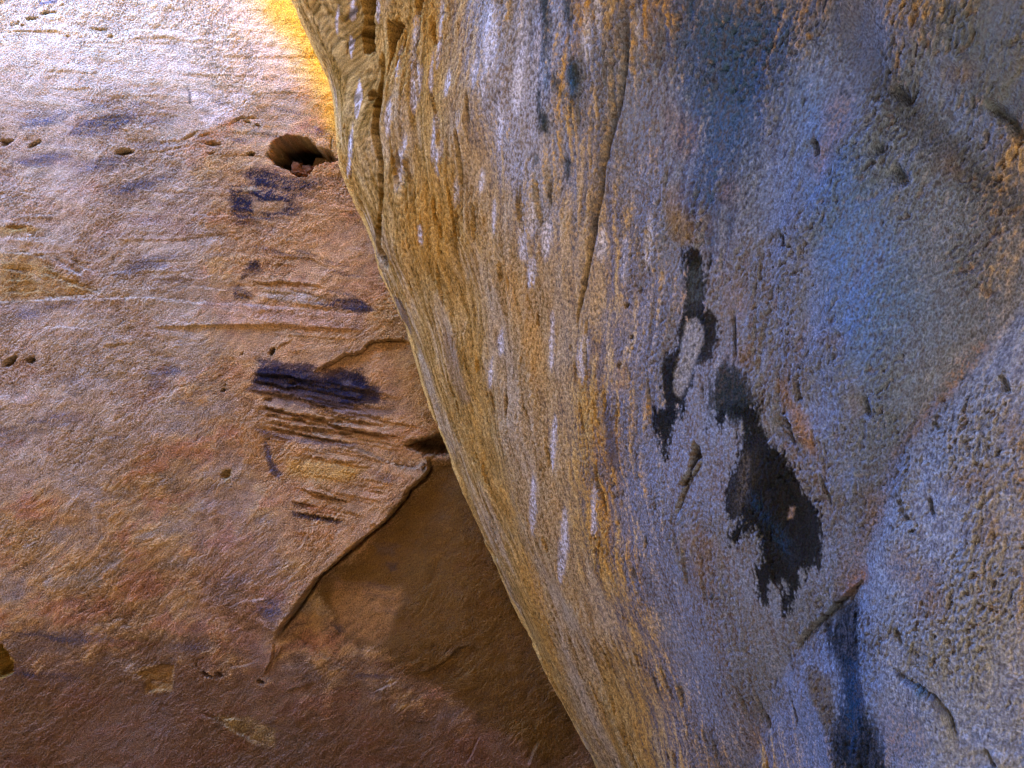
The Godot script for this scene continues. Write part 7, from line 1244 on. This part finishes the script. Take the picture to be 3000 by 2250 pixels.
	piece(boulder, [0.190, 1.940, 0.730, 1.730, 0.590, 1.480, 0.590, 1.420, 0.550, 1.330, 0.520, 1.270, 0.470, 1.180, 0.450, 1.120, 0.430, 1.060, 0.340, 0.950, 0.230, 0.840, 0.130, 0.750, 0.090, 0.700, 0.100, 0.610, 0.030, 0.610, 0.010, 0.810, 0.000, 1.000, 0.000, 1.170, 0.000, 1.290, 0.010, 1.460, 0.000, 1.640], 1)
	piece(boulder, [2.260, -0.640, 2.150, -0.740, 2.060, -0.820, 1.950, -0.910, 1.870, -1.010, 1.850, -1.210, 1.810, -1.420, 1.850, -1.440, 2.660, -1.140, 2.800, -0.380, 2.400, -0.430], 2)
	piece(boulder, [1.720, 0.600, 1.790, 0.590, 1.700, 0.290, 1.570, -0.030, 1.360, -0.390, 1.120, -0.780, 1.000, -0.800, 1.220, -0.400, 1.440, -0.030, 1.620, 0.360], 3)
	for j in boulder.ny:
		for i in boulder.nx:
			var k := j * boulder.nx + i
			var f := 0.72 * (1.0 + 1.15 * boulder.fine[k] + 0.35 * boulder.streak[k] * (1.0 - smooth(1.3, 2.4, cols[i])))
			boulder.r[k] = clampf(boulder.r[k] * f, 0.01, 0.75)
			boulder.g[k] = clampf(boulder.g[k] * f, 0.01, 0.75)
			boulder.bl[k] = clampf(boulder.bl[k] * f, 0.01, 0.75)
			# brown sand lodged in the pits of the near side
			var dirt := 0.45 * boulder.right[k] * smooth(-0.15, 0.2, boulder.coarse[k])
			boulder.r[k] = lerpf(boulder.r[k], 0.13, dirt * smooth(0.05, 0.12, boulder.r[k]))
			boulder.g[k] = lerpf(boulder.g[k], 0.08, dirt * smooth(0.05, 0.12, boulder.g[k]))
			boulder.bl[k] = lerpf(boulder.bl[k], 0.045, dirt * smooth(0.05, 0.12, boulder.bl[k]))
			# unseen lip added above view to keep sun off the near side
			var up: float = boulder.row[j] * boulder.squeeze[i]
			var shade_brow := 0.9 * smooth(1.0, 2.6, up) * smooth(1.2, 2.4, cols[i])
			boulder.pos[k] = boulder_point(cols[i], up, boulder.h[k] + shade_brow)
	normals(boulder)

# a rough block of rock: a box whose faces are cut into a grid and pushed about by noise
func block(lo: Vector3, hi: Vector3, n: int, amp: float, sd: int, tone := Color(0.36, 0.22, 0.11), freq := 0.9) -> ArrayMesh:
	var st := SurfaceTool.new()
	st.begin(Mesh.PRIMITIVE_TRIANGLES)
	st.set_smooth_group(0)
	var nz := noise(sd, 4)
	var mid := (lo + hi) * 0.5
	var half := (hi - lo) * 0.5
	for axis in 3:
		for sg in [-1.0, 1.0]:
			for j in n:
				for i in n:
					var quad := []
					for e in [[0, 0], [1, 0], [1, 1], [0, 1]]:
						var u: float = 2.0 * (i + e[0]) / n - 1.0
						var v: float = 2.0 * (j + e[1]) / n - 1.0
						var p := Vector3(sg, u, v) if axis == 0 else (Vector3(v, sg, u) if axis == 1 else Vector3(u, v, sg))
						p = p.lerp(p.normalized() * 1.25, 0.25 if freq < 2.0 else 0.7)
						var w := mid + p * half
						w += Vector3(nz.get_noise_3dv(w * freq), nz.get_noise_3dv(w * freq + Vector3(31, 0, 7)), nz.get_noise_3dv(w * freq + Vector3(5, 17, 3))) * amp
						quad.append(w)
					var order := [0, 2, 1, 0, 3, 2] if sg > 0.0 else [0, 1, 2, 0, 2, 3]
					for q in order:
						st.set_color(tone)
						st.add_vertex(quad[q])
	st.index()
	st.generate_normals()
	return st.commit()

func _ready() -> void:
	# ---- camera
	var cam := Camera3D.new()
	cam.name = "camera"
	cam.fov = 53.13
	cam.far = 2000.0
	cam.position = Vector3(0, 0, 4.5)
	add_child(cam)
	# ---- sky, sun, exposure
	var sky := ProceduralSkyMaterial.new()
	sky.sky_top_color = Color(0.44, 0.59, 0.94)
	sky.sky_horizon_color = Color(0.68, 0.78, 0.96)
	sky.sky_curve = 0.12
	sky.ground_bottom_color = Color(0.28, 0.22, 0.16)
	sky.ground_horizon_color = Color(0.45, 0.40, 0.36)
	sky.sun_angle_max = 8.0
	var env := Environment.new()
	env.background_mode = Environment.BG_SKY
	env.sky = Sky.new()
	env.sky.sky_material = sky
	env.tonemap_mode = Environment.TONE_MAPPER_LINEAR
	env.background_energy_multiplier = 0.6
	env.tonemap_exposure = 66.0
	env.sdfgi_enabled = true
	env.ssao_enabled = true
	env.ssil_enabled = true
	var we := WorldEnvironment.new()
	we.name = "world"
	we.environment = env
	add_child(we)
	var sun := DirectionalLight3D.new()
	sun.name = "sun"
	sun.light_color = Color(1.0, 0.93, 0.80)
	sun.light_energy = 1.6
	sun.light_angular_distance = 0.5
	sun.shadow_enabled = true
	add_child(sun)
	sun.look_at_from_position(Vector3.ZERO, -Vector3(0.45, 0.86, -0.20), Vector3.RIGHT)
	# ---- the large rocks
	var t0 := Time.get_ticks_msec()
	var face_stone := stone(31, Vector3(0.55, 0.55, 0.55), 0.9, 0.5)
	var boulder_stone := stone(32, Vector3(0.8, 0.5, 0.8), 0.8, 0.55)
	plan()
	build_wall()
	print("wall ", wall.nx * wall.ny, " ", Time.get_ticks_msec() - t0)
	build_boulder()
	print("boulder ", boulder.nx * boulder.ny, " ", Time.get_ticks_msec() - t0)
	var cliff := thing("sandstone_cliff", "banded orange and lilac sandstone cliff face with small caves and dark stains", "cliff")
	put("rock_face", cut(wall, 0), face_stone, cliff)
	var p1 := put("slab", cut(wall, 1), face_stone, cliff)
	p1.set_meta("label", "raised three-cornered slab with ribbed orange surface")
	var p2 := put("slab", cut(wall, 2), face_stone, cliff)
	p2.set_meta("label", "slab under the jagged crack with a big blue-black stain")
	var p3 := put("ledge", cut(wall, 3), face_stone, cliff)
	p3.set_meta("label", "thin smooth ledge above the jagged crack")
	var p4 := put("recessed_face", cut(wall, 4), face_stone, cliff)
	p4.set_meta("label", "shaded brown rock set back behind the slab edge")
	var p5 := put("plate", cut(wall, 5), face_stone, cliff)
	p5.set_meta("label", "pale three-cornered plate to the left of the cave")
	var p6 := put("weathered_hollow", cut(wall, 6), face_stone, cliff)
	p6.set_meta("label", "yellow honeycombed hollow at the left edge")
	var lean := thing("leaning_boulder", "huge grey and brown boulder leaning against the cliff, streaked black by water", "boulder")
	put("rock_face", cut(boulder, 0), boulder_stone, lean)
	var q1 := put("flake", cut(boulder, 1), boulder_stone, lean)
	q1.set_meta("label", "long brown flake split off by a black crack")
	var q2 := put("bulge", cut(boulder, 2), boulder_stone, lean)
	q2.set_meta("label", "pale speckled bulge at the boulder's near side")
	var q3 := put("honeycomb_strip", cut(boulder, 3), boulder_stone, lean)
	q3.set_meta("label", "narrow pitted strip left of the black stains")
	# ---- rocks added out of view to shape the light on them
	var plain := stone(33, Vector3(1.2, 1.2, 1.2), 0.5, 0.5)
	var added_roof := put("added_overhang", block(Vector3(-9.0, 2.5, 1.95), Vector3(-0.2, 3.4, 5.2), 28, 0.16, 41), plain, self)  # added slab, never in view, leaves a slot of sky over the face
	added_roof.set_meta("label", "unseen rock slab added above the cliff face to shape the sky light")
	added_roof.set_meta("category", "added_overhang")
	var back := put("added_cliff", block(Vector3(-14.0, -3.6, 7.5), Vector3(12.0, 7.2, 13.0), 30, 0.5, 42, Color(0.055, 0.05, 0.04)), plain, self)  # added mass, kept dark so it blocks sky and bounces little
	back.set_meta("label", "unseen dark rock mass added behind the camera to cut the sky light")
	back.set_meta("category", "cliff")
	var added_bank := put("added_rock_bank", block(Vector3(-16.0, -3.4, -2.4), Vector3(-9.4, 1.3, 7.0), 24, 0.4, 43, Color(0.16, 0.11, 0.07)), plain, self)  # added to hide the bright horizon from the foot of the rocks
	added_bank.set_meta("label", "unseen low rock added at the left end to block low sky light")
	added_bank.set_meta("category", "rock")
	var ground := PlaneMesh.new()
	ground.size = Vector2(1200, 1200)
	var sand := StandardMaterial3D.new()
	sand.albedo_color = Color(0.06, 0.05, 0.035).linear_to_srgb()
	sand.roughness = 1.0
	var go := put("ground", ground, sand, self)
	go.position.y = -2.75
	go.set_meta("kind", "structure")
	# ---- the loose stone in the cave mouth
	var ls := put("loose_stone", block(Vector3(-0.075, -0.045, -0.06), Vector3(0.07, 0.045, 0.06), 14, 0.06, 51, Color(0.15, 0.06, 0.025), 16.0), plain, self)
	ls.position = Vector3(-1.25, 1.262, -0.12)
	ls.set_meta("label", "small rusty stone lying in the mouth of the dark cave")
	ls.set_meta("category", "stone")
	print("done ", Time.get_ticks_msec() - t0)
